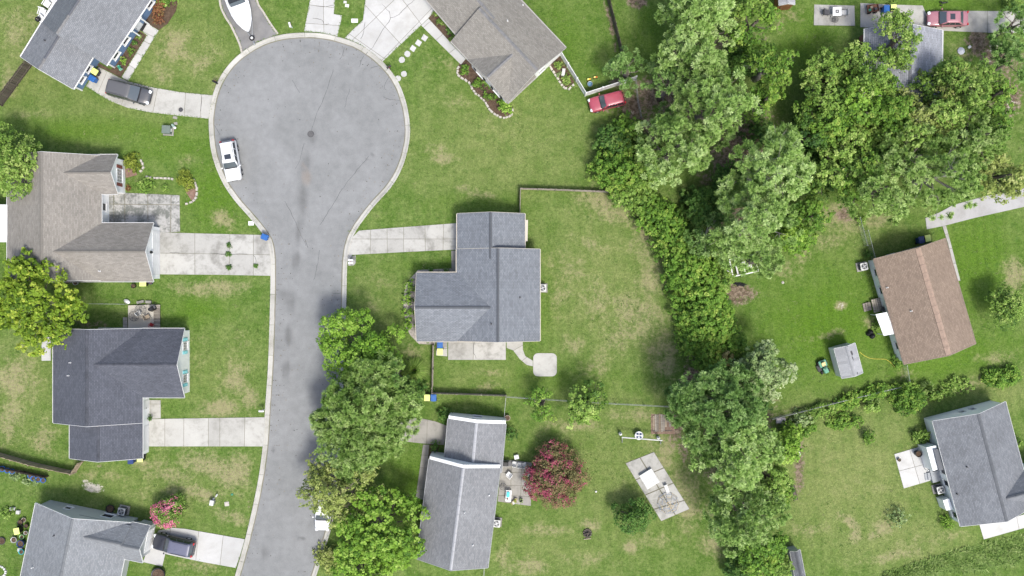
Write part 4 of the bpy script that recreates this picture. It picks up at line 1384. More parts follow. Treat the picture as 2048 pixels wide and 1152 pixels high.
def tree(name, label, px, py, rpx, h, style, cat='tree', group=None, n=None, lr=.34, spread=.74, dens=1.0, leaf=.30, ax=1.0, ay=1.0, rot=0.0, bark=BARK, base=.42, dome=.55, trunk=None, ragged=.26, bloom=None, bloom_p=.3, seed=None):
    seed = seed if seed is not None else int(px * 31 + py * 17)
    rng = np.random.default_rng(seed)
    zc = h * .74
    k = 1 - zc / CAM_H
    R = rpx / SC * k * (1.10 if style.startswith('pine') else 1.12)
    c = P(px, py, zc)
    t = thing(name, label, cat, (c.x, c.y, 0), 0, group)
    pine = style.startswith('pine')
    if n is None: n = int(np.clip(R * R * .62 + 7, 8, 40)) if not pine else int(np.clip(R * R * .85 + 6, 8, 46))
    if pine and lr == .34: lr = .27
    if R > 4.6 and not pine: lr *= .85
    lobes = make_lobes(R, h * base, h, n, lr, rng, spread, .75, ax, ay, rot, dome)
    if pine:
        q, ti = pine_tufts(lobes, 11 * dens, rng, ragged=ragged, length=.36)
    else:
        leaf *= .80
        q, ti = broad_leaves(lobes, 250 * dens * (.30 / leaf) ** 1.5, leaf, rng, ragged=ragged, clump=.40)
    if bloom:
        # blossoms at the outer twig ends
        cc = q.mean(1)
        rad_ = np.hypot(cc[:, 0], cc[:, 1]) / R
        band = .8 * np.sin(cc[:, 0] * 3.6 + seed + np.sin(cc[:, 1] * 2.9) * 1.4) + .8 * np.cos(cc[:, 1] * 3.3 + cc[:, 0] + seed * .7) + rng.normal(size=len(cc)) * .9 - .30 * cc[:, 0] + .8 * rad_
        top = cc[:, 2] > np.quantile(cc[:, 2], .25)
        sel = (band > np.quantile(band, 1 - bloom_p)) & top
        link('blossom', leaf_mesh('blossom', q[sel] + np.array([0, 0, .06]), ti[sel], LEAF[bloom]), None, t)
        q, ti = q[~sel], ti[~sel]
    link('crown', leaf_mesh('crown', q, ti, LEAF[style]), None, t)
    g = G()
    r = trunk or (.10 + .024 * h)
    limbs(g, Vector((rng.normal() * .15, rng.normal() * .15, -.1)), lobes, h * base, r, rng, n=8 if R > 3 else 5)
    mesh_obj('trunk', g.v, g.f, bark, t, True)
    return t


def shrub(name, label, px, py, rpx, h, style, group=None, leaf=.17, dens=1.0, n=None, ax=1.0, ay=1.0, rot=0.0, cat='shrub', lr=.5, ragged=.3, z=0.0):
    rng = np.random.default_rng(int(px * 13 + py * 29))
    zc = h * .6
    R = rpx / SC * (1 - zc / CAM_H)
    c = P(px, py, zc)
    t = thing(name, label, cat, (c.x, c.y, z), 0, group)
    lobes = make_lobes(R, .1, h, n or int(np.clip(R * R * 3 + 5, 5, 26)), lr if R < 1.4 else lr * .8, rng, .62, .8, ax, ay, rot, .5)
    lobes[:, 2] = np.maximum(lobes[:, 2], lobes[:, 3] * .35)
    q, ti = broad_leaves(lobes, 330 * dens * (.2 / leaf) ** 1.5, leaf, rng, clump=.20 if leaf < .2 else .34, per=9 if leaf < .2 else 14, ragged=ragged)
    q[..., 2] = np.maximum(q[..., 2], .03)
    link('foliage', leaf_mesh('foliage', q, ti, LEAF[style]), None, t)
    g = G()
    for i in range(min(6, len(lobes))):
        g.tube((0, 0, 0), lobes[i, :3], .03, .012, 5)
    g.obj('stem', BARK, t)
    return t


def spiky(name, label, px, py, rpx, h, style='reed', n=160, cat='grass clump', group=None, wid=.05):
    """fountain of long blades"""
    rng = np.random.default_rng(int(px * 7 + py))
    R = rpx / SC
    c = P(px, py, h * .4)
    t = thing(name, label, cat, (c.x, c.y, 0), 0, group)
    Q = []; T = []
    a = rng.random(n) * 6.283
    for i in range(n):
        d = np.array([math.cos(a[i]), math.sin(a[i]), 0]); s = np.array([-d[1], d[0], 0])
        rr = R * (.45 + .6 * rng.random()); hh = h * (.6 + .5 * rng.random())
        st = d * rng.random() * .15 * R
        p1 = st + d * rr * .45 + np.array([0, 0, hh]); p2 = st + d * rr + np.array([0, 0, hh * .55])
        w = wid
        Q += [[st - s * w, st + s * w, p1 + s * w, p1 - s * w], [p1 - s * w, p1 + s * w, p2 + s * w * .2, p2 - s * w * .2]]
        ti = .45 + rng.normal() * .2
        T += [ti, ti + .1]
    link('foliage', leaf_mesh('foliage', np.array(Q), np.array(T), LEAF[style]), None, t)
    g = G(); g.lathe((0, 0, 0), [(.15, 0), (.12, .15), (.03, .3)], 8); g.obj('stem', BARK, t)
    return t


GP = 'tall pines in the belt of trees'
PINES = [
    ('pale billowing pine, topmost of the tree belt at the top edge', 1395, 40, 92, 16, 'pine', {}),
    ('broad pine with rounded tufts spreading above the chain link fence', 1388, 118, 82, 15, 'pine', {'seed': 5}),
    ('dark young pine leaning over the end of the white fence', 1262, 130, 48, 9, 'pine_d', {}),
    ('mid green pine just above the red suv', 1340, 172, 56, 10.5, 'pine_d', {}),
    ('tall pale pine with a long lobed crown between two dark gaps', 1435, 205, 84, 17, 'pine', {}),
    ('pale pine reaching over the vine covered thicket', 1352, 300, 82, 16, 'pine', {}),
    ('pale pine lobe jutting out beside the dark gap', 1482, 215, 46, 15, 'pine', {'seed': 8}),
    ('big silvery pine with the brightest crown, beside the brown clearing', 1545, 330, 92, 18, 'pine', {}),
    ('lower silvery pine with bare twigs above the white trailer frame', 1518, 442, 96, 17, 'pine', {'seed': 3}),
    ('small green pine tucked under the silvery pines', 1425, 470, 46, 9, 'pine_d', {}),
    ('narrow pine over the white trailer frame', 1528, 520, 46, 12, 'pine', {}),
    ('olive pine over the leafy trees above the worn driveway', 1830, 310, 74, 14, 'pine_y', {'dens': .7}),
    ('olive pine with grey branches reaching the worn driveway', 1900, 345, 84, 15, 'pine_y', {'dens': .65}),
    ('olive pine spreading above the tan roofed house clearing', 1770, 372, 78, 13, 'pine_y', {'dens': .7}),
    ('pale yellow green pine at the outer side of the leafy grove', 1960, 270, 70, 14, 'pine_y', {'dens': .75}),
    ('loose dark pine at the upper corner over the driveway', 2030, 50, 50, 7.5, 'pine_d', {'dens': .8, 'ragged': .5}),
    ('loose dark pine at the edge beside the dry clearing', 2030, 122, 50, 8, 'pine_d', {'dens': .9, 'ragged': .5}),
    ('large pine standing over the street beside the grey driveway', 732, 812, 108, 13, 'pine_y', {'dens': 1.15}),
    ('second street pine merging with the large one', 712, 876, 96, 12, 'pine_y', {'seed': 77, 'dens': 1.1}),
    ('small pine reaching up between the round tree and the big street pine', 783, 748, 34, 11, 'pine_d', {}),
    ('big round pine beside the weathered boards', 1442, 820, 98, 15, 'pine_d', {'seed': 12, 'dens': 1.3}),
    ('big pine above the play slab with dense green tufts', 1470, 900, 94, 15, 'pine', {'dens': 1.2}),
    ('pine with a pale crown lowest of the belt', 1500, 1035, 86, 14, 'pine', {'seed': 21, 'dens': 1.2}),
    ('small pine at the end of the wire fence by the boards', 1372, 800, 36, 8, 'pine_d', {}),
]
for lb, x, y, r, hh, st, kw in PINES:
    tree('pine_tree', lb, x, y, r, hh * .8, st, 'tree', GP, bark=BARK_PALE if 'silvery' in lb or 'grey branches' in lb else BARK, **kw)

BROAD = [
    # label, x, y, r, height, style, kwargs
    ('round yellow green tree overhanging the dark roof', 58, 603, 100, 8.5, 'yellow', {'leaf': .36, 'lr': .26}),
    ('soft green tree at the edge by the brown grey roof', 0, 322, 68, 8.5, 'mid', {'dens': 1.2, 'leaf': .24}),
    ('dense bright tree at the kerb, first above the street pines', 716, 700, 84, 7.5, 'bright', {'leaf': .25}),
    ('airy olive tree spreading over the parked white car', 690, 985, 86, 8.5, 'olive', {'dens': .50, 'leaf': .24, 'lr': .30, 'ragged': .6}),
    ('thin olive tree leaning over the street beside the white car', 628, 990, 40, 7.5, 'olive', {'dens': .32, 'leaf': .22, 'ragged': .7}),
    ('vivid green tree beside the long pale roof', 758, 1062, 92, 8.5, 'bright', {'leaf': .36, 'lr': .28}),
    ('vivid green tree cut by the bottom edge', 728, 1130, 60, 7, 'bright', {'leaf': .34}),
    ('dark sparse tree beside the top of the pine belt', 1518, 42, 50, 9, 'vine', {'dens': .7, 'ragged': .5}),
    ('loose leafy tree below the brown shed', 1545, 130, 58, 9.5, 'vine', {'dens': .6, 'ragged': .55, 'bark': BARK_PALE}),
    ('leafy tree filling the gap right of the tall pines', 1545, 205, 44, 8, 'vine', {'dens': .6, 'ragged': .5}),
    ('leafy green tree growing over the blue grey roof', 1803, 72, 56, 9, 'mid', {'dens': .7, 'ragged': .5, 'leaf': .26}),
    ('green tree at the corner of the blue grey roofed house', 1738, 145, 62, 10, 'mid', {'dens': .75, 'ragged': .5, 'bark': BARK_PALE}),
    ('green tree on the lawn side of the leafy grove', 1670, 140, 52, 9, 'mid', {'dens': .75, 'ragged': .5}),
    ('yellowish tree in the middle of the leafy grove', 1690, 225, 68, 9.5, 'vine', {'dens': .75, 'ragged': .5}),
    ('yellowish tree below the blue grey roof', 1775, 222, 70, 10, 'vine', {'dens': .75, 'ragged': .5, 'bark': BARK_PALE}),
    ('pale twigged tree at the lower wall of the blue grey roofed house', 1850, 232, 64, 10, 'olive', {'dens': .6, 'ragged': .5, 'bark': BARK_PALE, 'leaf': .25}),
    ('wide green tree beside the dry clearing', 1940, 180, 84, 10.5, 'mid', {'dens': .8, 'ragged': .45}),
    ('bright tree at the outer edge of the leafy grove', 1985, 255, 56, 9.5, 'vine', {'dens': .8, 'ragged': .4}),
    ('shaded tree at the lower side of the leafy grove', 1710, 305, 62, 8, 'mid', {'dens': .8, 'ragged': .4}),
    ('dark olive tree over the worn grey driveway', 2010, 350, 56, 9, 'olive', {'dens': .8, 'ragged': .4}),
    ('young sparse tree by the lower fence of the middle lawn', 1085, 808, 36, 4.5, 'vine', {'dens': .45, 'ragged': .6, 'leaf': .24, 'n': 12}),
    ('dark leafy tree on the lower fence of the middle lawn', 1172, 812, 46, 6, 'mid', {'dens': .8, 'leaf': .34, 'ragged': .5}),
    ('compact dark tree beside the climbing dome', 1268, 1042, 42, 4.2, 'dark', {'dens': 1.0, 'leaf': .24}),
    ('round dark tree alone near the right edge of the tan roof lawn', 2034, 615, 42, 5, 'mid', {'leaf': .26}),
    ('pale leafy tree at the start of the wire fence', 1532, 738, 58, 8, 'grey', {}),
    ('vine draped tree beside the lower pines', 1572, 905, 40, 7, 'bright', {'dens': .8, 'ragged': .4}),
    ('leafy tree at the bottom of the pine belt', 1525, 1112, 52, 7, 'vine', {'ragged': .4}),
    ('shaded leafy tree between the lower pines', 1545, 965, 42, 7.5, 'mid', {'ragged': .4}),
    ('leafy tree under the pale yellow pines near the grove centre', 1640, 260, 46, 7.5, 'dark', {'dens': .8, 'ragged': .4}),
    ('bright understorey tree at the foot of the silvery pines', 1625, 440, 44, 6, 'vine', {'ragged': .4}),
    ('green tree at the lawn edge halfway down the leafy grove', 1655, 195, 56, 9, 'mid', {'dens': .75, 'ragged': .5}),
    ('bright green tree at the heart of the leafy grove', 1725, 205, 60, 10, 'bright', {'dens': .7, 'ragged': .5, 'bark': BARK_PALE}),
    ('mid green tree behind the yellowish grove trees', 1820, 275, 66, 9.5, 'mid', {'dens': .8, 'ragged': .45}),
    ('green tree between the grove and the olive pines', 1890, 240, 62, 10, 'mid', {'dens': .8, 'ragged': .45}),
    ('green tree where the grove meets the big silvery pine', 1680, 345, 56, 8, 'mid', {'dens': .8, 'ragged': .45}),
    ('vine hung tree low in the grove above the tan clearing', 1730, 345, 60, 8.5, 'vine', {'dens': .75, 'ragged': .45}),
    ('light green tree beyond the dry clearing', 1990, 205, 52, 9.5, 'vine', {'dens': .8, 'ragged': .45}),
    ('pale twigged tree at the dry clearing edge of the grove', 1900, 165, 48, 9, 'olive', {'dens': .55, 'ragged': .5, 'bark': BARK_PALE, 'leaf': .25}),
    ('dark leafy tree at the top edge beside the brown shed', 1505, 5, 44, 8, 'mid', {'dens': .8, 'ragged': .45}),
]
for lb, x, y, r, hh, st, kw in BROAD:
    tree('leafy_tree', lb, x, y, r, hh, st, 'tree', 'leafy trees', **kw)

tree('crepe_myrtle', 'large crepe myrtle with deep pink blossom by the patio', 1112, 957, 60, 4.6, 'myrtle', 'tree', 'crepe myrtles', bloom='pink', bloom_p=.28, leaf=.20, n=26, lr=.32, base=.25, dens=.85)
tree('crepe_myrtle', 'small crepe myrtle with light pink blossom by the black car', 330, 1030, 30, 3.2, 'mid', 'tree', 'crepe myrtles', bloom='pink_l', bloom_p=.32, leaf=.18, base=.2, dens=1.3, lr=.40, n=16)

THICK = [
    ('dense dark thicket bush below the bare patch by the red suv', 1232, 285, 42, 4.5, 'dark'),
    ('yellow speckled bush at the top of the vine thicket', 1255, 262, 34, 4.0, 'vine'),
    ('broad vine covered bush at the end of the plank fence', 1250, 335, 60, 5.5, 'vine'),
    ('deep green bush between the thicket and the pines', 1288, 310, 44, 5.0, 'mid'),
    ('rounded vine mound at the corner of the middle lawn', 1270, 385, 48, 4.5, 'mid'),
    ('low vine bush leading down from the thicket', 1345, 455, 40, 4.0, 'vine'),
    ('vine bush at the short grey fence', 1352, 500, 44, 4.2, 'vine'),
    ('wide vine bush under the trailer frame side of the hedge', 1385, 540, 56, 5.0, 'vine'),
    ('bright vine bush at the middle of the long hedge', 1405, 590, 58, 5.2, 'vine'),
    ('vine bush below the middle of the long hedge', 1425, 640, 54, 4.8, 'vine'),
    ('vine bush at the bare lower end of the long hedge', 1402, 682, 42, 3.8, 'vine'),
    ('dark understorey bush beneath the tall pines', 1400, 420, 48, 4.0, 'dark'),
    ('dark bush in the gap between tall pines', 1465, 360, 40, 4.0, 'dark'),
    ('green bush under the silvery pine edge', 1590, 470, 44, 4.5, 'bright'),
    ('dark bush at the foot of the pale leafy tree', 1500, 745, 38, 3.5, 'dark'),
    ('vine bush bridging the two upper bushes of the long hedge', 1368, 560, 40, 4.0, 'vine'),
    ('vine bush on the lawn side of the long hedge', 1385, 625, 38, 3.6, 'vine'),
    ('dark leafed bush on the pine side of the long hedge', 1430, 560, 42, 4.2, 'mid'),
    ('vine bush between the thicket and the short grey fence', 1318, 425, 42, 4.0, 'vine'),
    ('yellow green bush at the lowest bend of the hedge', 1440, 670, 40, 3.6, 'vine'),
    ('leafy bush by the dry tangle on the lawn side', 1415, 715, 34, 2.8, 'vine'),
    ('dry yellow tangle at the end of the hedge', 1450, 712, 24, 2.6, 'tan'),
    ('green bush beside the dry yellow tangle', 1470, 690, 30, 3.0, 'vine'),
    ('bush with leaves at the foot of the lower pines', 1585, 870, 28, 3.0, 'bright'),
    ('bush at the plank bench by the lower pines', 1570, 990, 30, 3.2, 'vine'),
    ('leafy bush over the half hidden grey shed', 1560, 1135, 34, 3.5, 'mid'),
    ('dark bush at the lower edge of the pine belt', 1490, 1140, 36, 4, 'dark'),
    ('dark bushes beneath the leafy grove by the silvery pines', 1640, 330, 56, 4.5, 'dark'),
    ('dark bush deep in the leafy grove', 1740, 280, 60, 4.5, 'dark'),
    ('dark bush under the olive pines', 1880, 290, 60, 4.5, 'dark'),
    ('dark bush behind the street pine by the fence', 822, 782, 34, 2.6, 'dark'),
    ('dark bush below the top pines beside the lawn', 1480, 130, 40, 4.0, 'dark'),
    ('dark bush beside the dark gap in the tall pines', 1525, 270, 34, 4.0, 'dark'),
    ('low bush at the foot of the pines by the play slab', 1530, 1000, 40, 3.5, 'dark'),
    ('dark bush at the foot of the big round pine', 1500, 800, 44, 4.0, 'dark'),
]
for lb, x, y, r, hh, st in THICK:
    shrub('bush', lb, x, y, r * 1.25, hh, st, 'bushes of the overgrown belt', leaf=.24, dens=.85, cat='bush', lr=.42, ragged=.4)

SHRUBS = [
    ('round golden shrub at the white gable corner', 262, 323, 20, 1.5, 'gold', 'golden shrubs', .12),
    ('upper golden shrub in the reddish bed', 364, 352, 17, 1.3, 'gold', 'golden shrubs', .12),
    ('lower golden shrub in the reddish bed', 375, 367, 15, 1.2, 'gold', 'golden shrubs', .12),
    ('loose green shrub by the mossy patio', 286, 373, 18, 1.2, 'mid', None, .16),
    ('rusty orange plant against the white gable wall', 256, 377, 7, .6, 'red', None, .12),
    ('small weedy plant on the lawn above the mossy patio', 328, 376, 10, .5, 'mid', None, .14),
    ('small round shrub at the front of the slate house by the doorway', 862, 541, 6, .8, 'dark', 'slate house shrubs', .12),
    ('dark shrub at the walkway corner of the slate house', 894, 541, 9, 1.0, 'dark', 'slate house shrubs', .12),
    ('top shrub of the row in front of the slate house', 821, 571, 13, 1.1, 'bright', 'slate house shrubs', .14),
    ('second shrub down in front of the slate house', 815, 599, 13, 1.1, 'bright', 'slate house shrubs', .14),
    ('third shrub down in front of the slate house', 815, 624, 12, 1.1, 'bright', 'slate house shrubs', .14),
    ('lowest shrub of the row in front of the slate house', 817, 650, 14, 1.2, 'bright', 'slate house shrubs', .14),
    ('tiny shrub by the bins of the slate house', 855, 683, 6, .7, 'dark', 'slate house shrubs', .12),
    ('small shrub at the porch end of the taupe roof', 870, 29, 7, .7, 'mid', 'taupe house shrubs', .12),
    ('middle shrub of the porch bed under the taupe roof', 881, 44, 9, .8, 'mid', 'taupe house shrubs', .12),
    ('dark shrub in the porch bed corner', 899, 63, 10, .8, 'dark', 'taupe house shrubs', .12),
    ('first shrub of the curving bed by the walkway', 931, 140, 12, 1.0, 'vine', 'taupe house shrubs', .14),
    ('shrub second along the curving bed', 953, 165, 12, 1.0, 'vine', 'taupe house shrubs', .14),
    ('shrub close to the wall in the curving bed', 970, 171, 9, .9, 'mid', 'taupe house shrubs', .13),
    ('shrub in the belly of the curving bed', 974, 189, 11, 1.0, 'vine', 'taupe house shrubs', .14),
    ('small shrub near the end of the curving bed', 991, 192, 8, .8, 'vine', 'taupe house shrubs', .13),
    ('large bright shrub at the end of the curving bed', 1007, 215, 18, 1.4, 'bright', 'taupe house shrubs', .16),
    ('upper round shrub in the small fenced bed', 1118, 129, 11, 1.0, 'mid', 'taupe house shrubs', .12),
    ('lower round shrub in the small fenced bed', 1135, 159, 12, 1.0, 'mid', 'taupe house shrubs', .12),
    ('pale leaved plant between the two round shrubs', 1119, 149, 7, .4, 'grey', None, .12),
    ('reddish shrub nearest the blue house wall', 318, 12, 18, 1.1, 'red', 'blue house plants', .14),
    ('red and green shrub at the wide end of the mulch bed', 312, 33, 15, .9, 'red', 'blue house plants', .14),
    ('green shrub at the top edge by the blue house', 330, -2, 20, 1.2, 'mid', 'blue house plants', .14),
    ('small plant at the top of the blue house bed strip', 277, 72, 6, .6, 'mid', 'blue house plants', .12),
    ('dark round shrub in the blue house bed strip', 267, 84, 8, .8, 'dark', 'blue house plants', .12),
    ('yellowish plant in the blue house bed strip', 259, 104, 9, .7, 'vine', 'blue house plants', .12),
    ('green shrub low in the blue house bed strip', 246, 119, 8, .8, 'bright', 'blue house plants', .12),
    ('flowering shrub at the top corner of the pale grey roof', 889, 832, 17, 1.4, 'dark', None, .16),
    ('dark shrub beside the upper block of the pale grey roof', 1020, 868, 15, 1.6, 'dark', None, .16),
    ('dark shrub in the walkway bed below the grey driveway', 872, 895, 13, 1.2, 'dark', None, .14),
    ('low shrub under the eave of the pale grey roof', 862, 925, 8, 1.0, 'dark', None, .14),
    ('small shrub at the doorway of the dark roofed house', 300, 836, 5, .8, 'dark', None, .12),
    ('twiggy shrub at the bottom edge beside the kerb', 655, 1118, 34, 2.0, 'olive', None, .16),
    ('lone shrub on the pale lawn by the white patio', 1738, 874, 16, 1.6, 'vine', None, .16),
    ('wispy pale sapling on the lower lawn', 1800, 1036, 24, 1.8, 'grey', None, .16),
    ('round green shrub at the lower corner of the white walled house', 1896, 1044, 16, 1.3, 'bright', None, .14),
    ('dark shrub at the upper wall of the white walled house', 1842, 872, 20, 1.5, 'mid', None, .16),
    ('leafy bush at the end of the wire fence by the white walled house', 1822, 796, 40, 2.6, 'vine', None, .2),
    ('bright hedge plant on the wire fence beside the white shed', 1706, 796, 22, 1.5, 'vine', None, .18),
    ('small palm like bush below the wire fence', 1745, 812, 18, 1.3, 'mid', None, .2),
    ('grey green bush at the wire fence start', 1605, 838, 22, 1.6, 'grey', None, .2),
    ('bush below the middle of the wire fence', 1655, 822, 20, 1.4, 'mid', None, .18),
    ('low bush in the brush by the white stone', 1580, 862, 22, 1.5, 'mid', None, .18),
    ('weedy shrub at the lower end of the tan roof', 1795, 725, 16, 1.0, 'vine', None, .16),
    ('green vine heap on the chain link by the tan clearing', 1722, 440, 13, 1.3, 'mid', None, .16),
    ('small bush by the tan roof corner and air conditioner', 1738, 508, 10, .9, 'dark', None, .14),
    ('weeds at the wall below the tan roof deck', 1752, 655, 12, .7, 'mid', None, .14),
    ('leafy plant beside the grey clutter at the lower left', 10, 1025, 14, .8, 'mid', None, .14),
    ('low shrub at the lower right wall edge', 2036, 885, 14, 1.2, 'mid', None, .14),
    ('shaded bush on the far side of the rose sedan', 2026, 8, 20, 2.0, 'mid', None, .16),
    ('leafy bush above the bins at the top edge', 1800, -22, 26, 2.0, 'mid', None, .18),
]
for lb, x, y, r, hh, st, gp, lf in SHRUBS:
    shrub('shrub', lb, x, y, r, hh, st, gp, leaf=lf, dens=1.0 if 'wispy' not in lb else .4)
shrub('hedge', 'long bright vine hedge on the wire fence near the white shed', 1752, 786, 44, 1.5, 'vine', None, .18, ay=.28, rot=math.radians(14), cat='hedge', n=20, lr=.3)
shrub('hedge', 'long leafy hedge at the edge above the white walled house', 2010, 755, 52, 1.7, 'vine', None, .2, ay=.34, rot=math.radians(10), cat='hedge', n=22, lr=.3)
shrub('hedge', 'low hedge of weeds between two lawns at the lower fence', 1690, 845, 50, 1.0, 'vine', None, .2, ay=.3, rot=math.radians(14), cat='hedge', n=18, lr=.28, dens=.7)
for i_, (lb, x, y, r, st, ro) in enumerate((('hedge strip running from the white stone up the wire fence', 1625, 826, 40, 'mid', 16), ('middle hedge strip on the wire fence below the white shed', 1690, 808, 40, 'vine', 16), ('hedge strip ending at the corner of the tan lawn', 1790, 778, 30, 'vine', 14), ('weedy strip on the lawn edge between hedge and white wall', 1915, 772, 50, 'mid', 16), ('dense green strip joining the bush and the far hedge', 1880, 790, 34, 'mid', 14), ('ragged green strip below the yucca', 1610, 862, 34, 'vine', 20))):
    shrub('hedge', lb, x, y, r, .9 if 'weedy' in lb else 1.3, st, None, .18, ay=.3, rot=math.radians(ro), cat='hedge', n=20, lr=.3, dens=.55 if 'weedy' in lb else .9, ragged=.5)
spiky('ornamental_grass', 'fountain of long green blades behind the street pines', 828, 740, 26, 1.2, 'mid', n=700, wid=.022)
spiky('yucca', 'spiky grey green yucca by the wire fence', 1616, 832, 18, 1.3, n=90, wid=.07)
spiky('yucca', 'spiky yucca at the hedge end above the white walled house', 1852, 775, 16, 1.2, n=80, wid=.07)
spiky('yucca', 'blue green palmetto below the bright hedge', 1745, 806, 16, 1.1, n=70, wid=.08)

# rough uncut grass along the lower right corner, one mass
def rough_band():
    rng = np.random.default_rng(5)
    Q, T = [], []
    top = [(1770, 1152), (1830, 1132), (1900, 1108), (1980, 1088), (2060, 1072), (2140, 1050)]
    n = 15000
    u = rng.random(n) * (len(top) - 1)
    i = u.astype(int); f = u - i
    tp = np.array(top + [top[-1]], float)
    x = tp[i, 0] * (1 - f) + tp[i + 1, 0] * f
    y0 = tp[i, 1] * (1 - f) + tp[i + 1, 1] * f
    y = y0 + rng.random(n) ** 1.1 * np.clip((x - 1750) * .22, 3, 46) + rng.normal(size=n) * 3
    wx, wy = (x - 1024) / SC, (576 - y) / SC
    tuft = .5 + .25 * np.sin(wx * 2.3 + np.sin(wy * 3.1) * 2) + .2 * np.sin(wy * 4.2 + wx)
    hgt = .25 + .5 * rng.random(n) * tuft
    d = unit(rng.normal(size=(n, 3)) * np.array([1, 1, .15]) + np.array([0, 0, .35]))
    s = unit(np.cross(d, np.array([0, 0, 1.0]) + rng.normal(size=(n, 3)) * .4))
    b = np.stack([wx, wy, np.zeros(n)], 1); e = b + d * hgt[:, None]
    w = .05
    q = np.stack([b - s * w, b + s * w, e + s * w * .5, e - s * w * .5], 1)
    o = link('rough_grass', leaf_mesh('rough_grass', q, .25 + .5 * tuft + rng.normal(size=n) * .15, LEAF['reed']))
    tag(o, 'band of tall uncut grass across the lower right corner', 'grass', kind='stuff')

rough_band()

# weeds growing out of the driveway joints
for lb, x, y, r in (('topmost weed tuft in the old driveway joint', 458, 490, 5.2), ('middle weed tuft in the old driveway joint', 456, 508, 5.2), ('lowest weed tuft in the old driveway joint', 458, 535, 5.6), ('weed tuft nearest the kerb on the old driveway', 511, 532, 3.5)):
    shrub('weed', lb, x, y, r, .25, 'dark', 'weeds in the old driveway', leaf=.10, n=9, cat='weed', dens=1.6)

# coarse tussocks and weeds that roughen the mown lawns, one mass
def in_poly(x, y, poly):
    c = np.zeros(len(x), bool)
    n = len(poly)
    j = n - 1
    for i in range(n):
        xi, yi = poly[i]; xj, yj = poly[j]
        m = ((yi > y) != (yj > y)) & (x < (xj - xi) * (y - yi) / ((yj - yi) or 1e-9) + xi)
        c ^= m
        j = i
    return c


def tussocks():
    rng = np.random.default_rng(99)
    n = 9000
    x = rng.uniform(-59, 59, n); y = rng.uniform(-34, 34, n)
    f = np.sin(x * .31 + np.sin(y * .43) * 2) + np.cos(y * .37 + x * .11) + rng.normal(size=n) * .8
    keep = f > .25
    for p in HARD: keep &= ~in_poly(x, y, p)
    x, y = x[keep], y[keep]
    per = 7
    kind = np.repeat(np.clip(.55 + rng.normal(size=len(x)) * .25, .25, 1), per)
    rad = np.repeat(rng.uniform(.06, .26, len(x)), per)
    x, y = np.repeat(x, per), np.repeat(y, per)
    m = len(x)
    d = unit(rng.normal(size=(m, 3)) * np.array([1, 1, .1]) + np.array([0, 0, .45]))
    s = unit(np.cross(d, np.array([0, 0, 1.0]) + rng.normal(size=(m, 3)) * .2))
    b = np.stack([x + rng.normal(size=m) * rad * .5, y + rng.normal(size=m) * rad * .5, np.full(m, .002)], 1)
    L = (rad * rng.uniform(.6, 1.1, m))[:, None]
    w = .022
    q = np.stack([b - s * w, b + s * w, b + d * L + s * w * .6, b + d * L - s * w * .6], 1)
    o = link('lawn_weeds', leaf_mesh('lawn_weeds', q, kind, LEAF['lawnweed']))
    tag(o, 'coarse grass tussocks and weeds scattered through the lawns', 'weeds', kind='stuff')
    # dead leaves and grit on the street
    n = 700
    k = rng.integers(0, len(edge), n)
    e = np.array([(v.x, v.y) for v in edge])[k]
    c0 = np.array([-22.5, 17.0])
    off = np.abs(rng.normal(size=(n, 1))) * 1.1
    inward = np.where(e[:, 1:2] > 6, c0 - e, np.stack([-24.0 - e[:, 0] + (e[:, 1] * .10), np.zeros(n)], 1))
    p = e + unit(inward) * (off + .1)
    far = rng.random(n) < .25
    p[far] = np.stack([rng.uniform(-32, -13, far.sum()), rng.uniform(-30, 26, far.sum())], 1)
    ok = in_poly(p[:, 0], p[:, 1], HARD[0])
    p = p[ok]; m = len(p)
    a = rng.random(m) * 6.28; sz = rng.uniform(.03, .085, m)
    t = np.stack([np.cos(a), np.sin(a), rng.normal(size=m) * .15], 1) * sz[:, None]
    u = np.stack([-np.sin(a), np.cos(a), rng.normal(size=m) * .15], 1) * sz[:, None] * .6
    b = np.concatenate([p, np.full((m, 1), .034)], 1)
    q = np.stack([b - t, b - u, b + t, b + u], 1)
    o = link('leaf_litter', leaf_mesh('leaf_litter', q, rng.random(m), LEAF['litter']))
    tag(o, 'dead leaves and grit scattered along the street edges', 'leaves', kind='stuff')

tussocks()

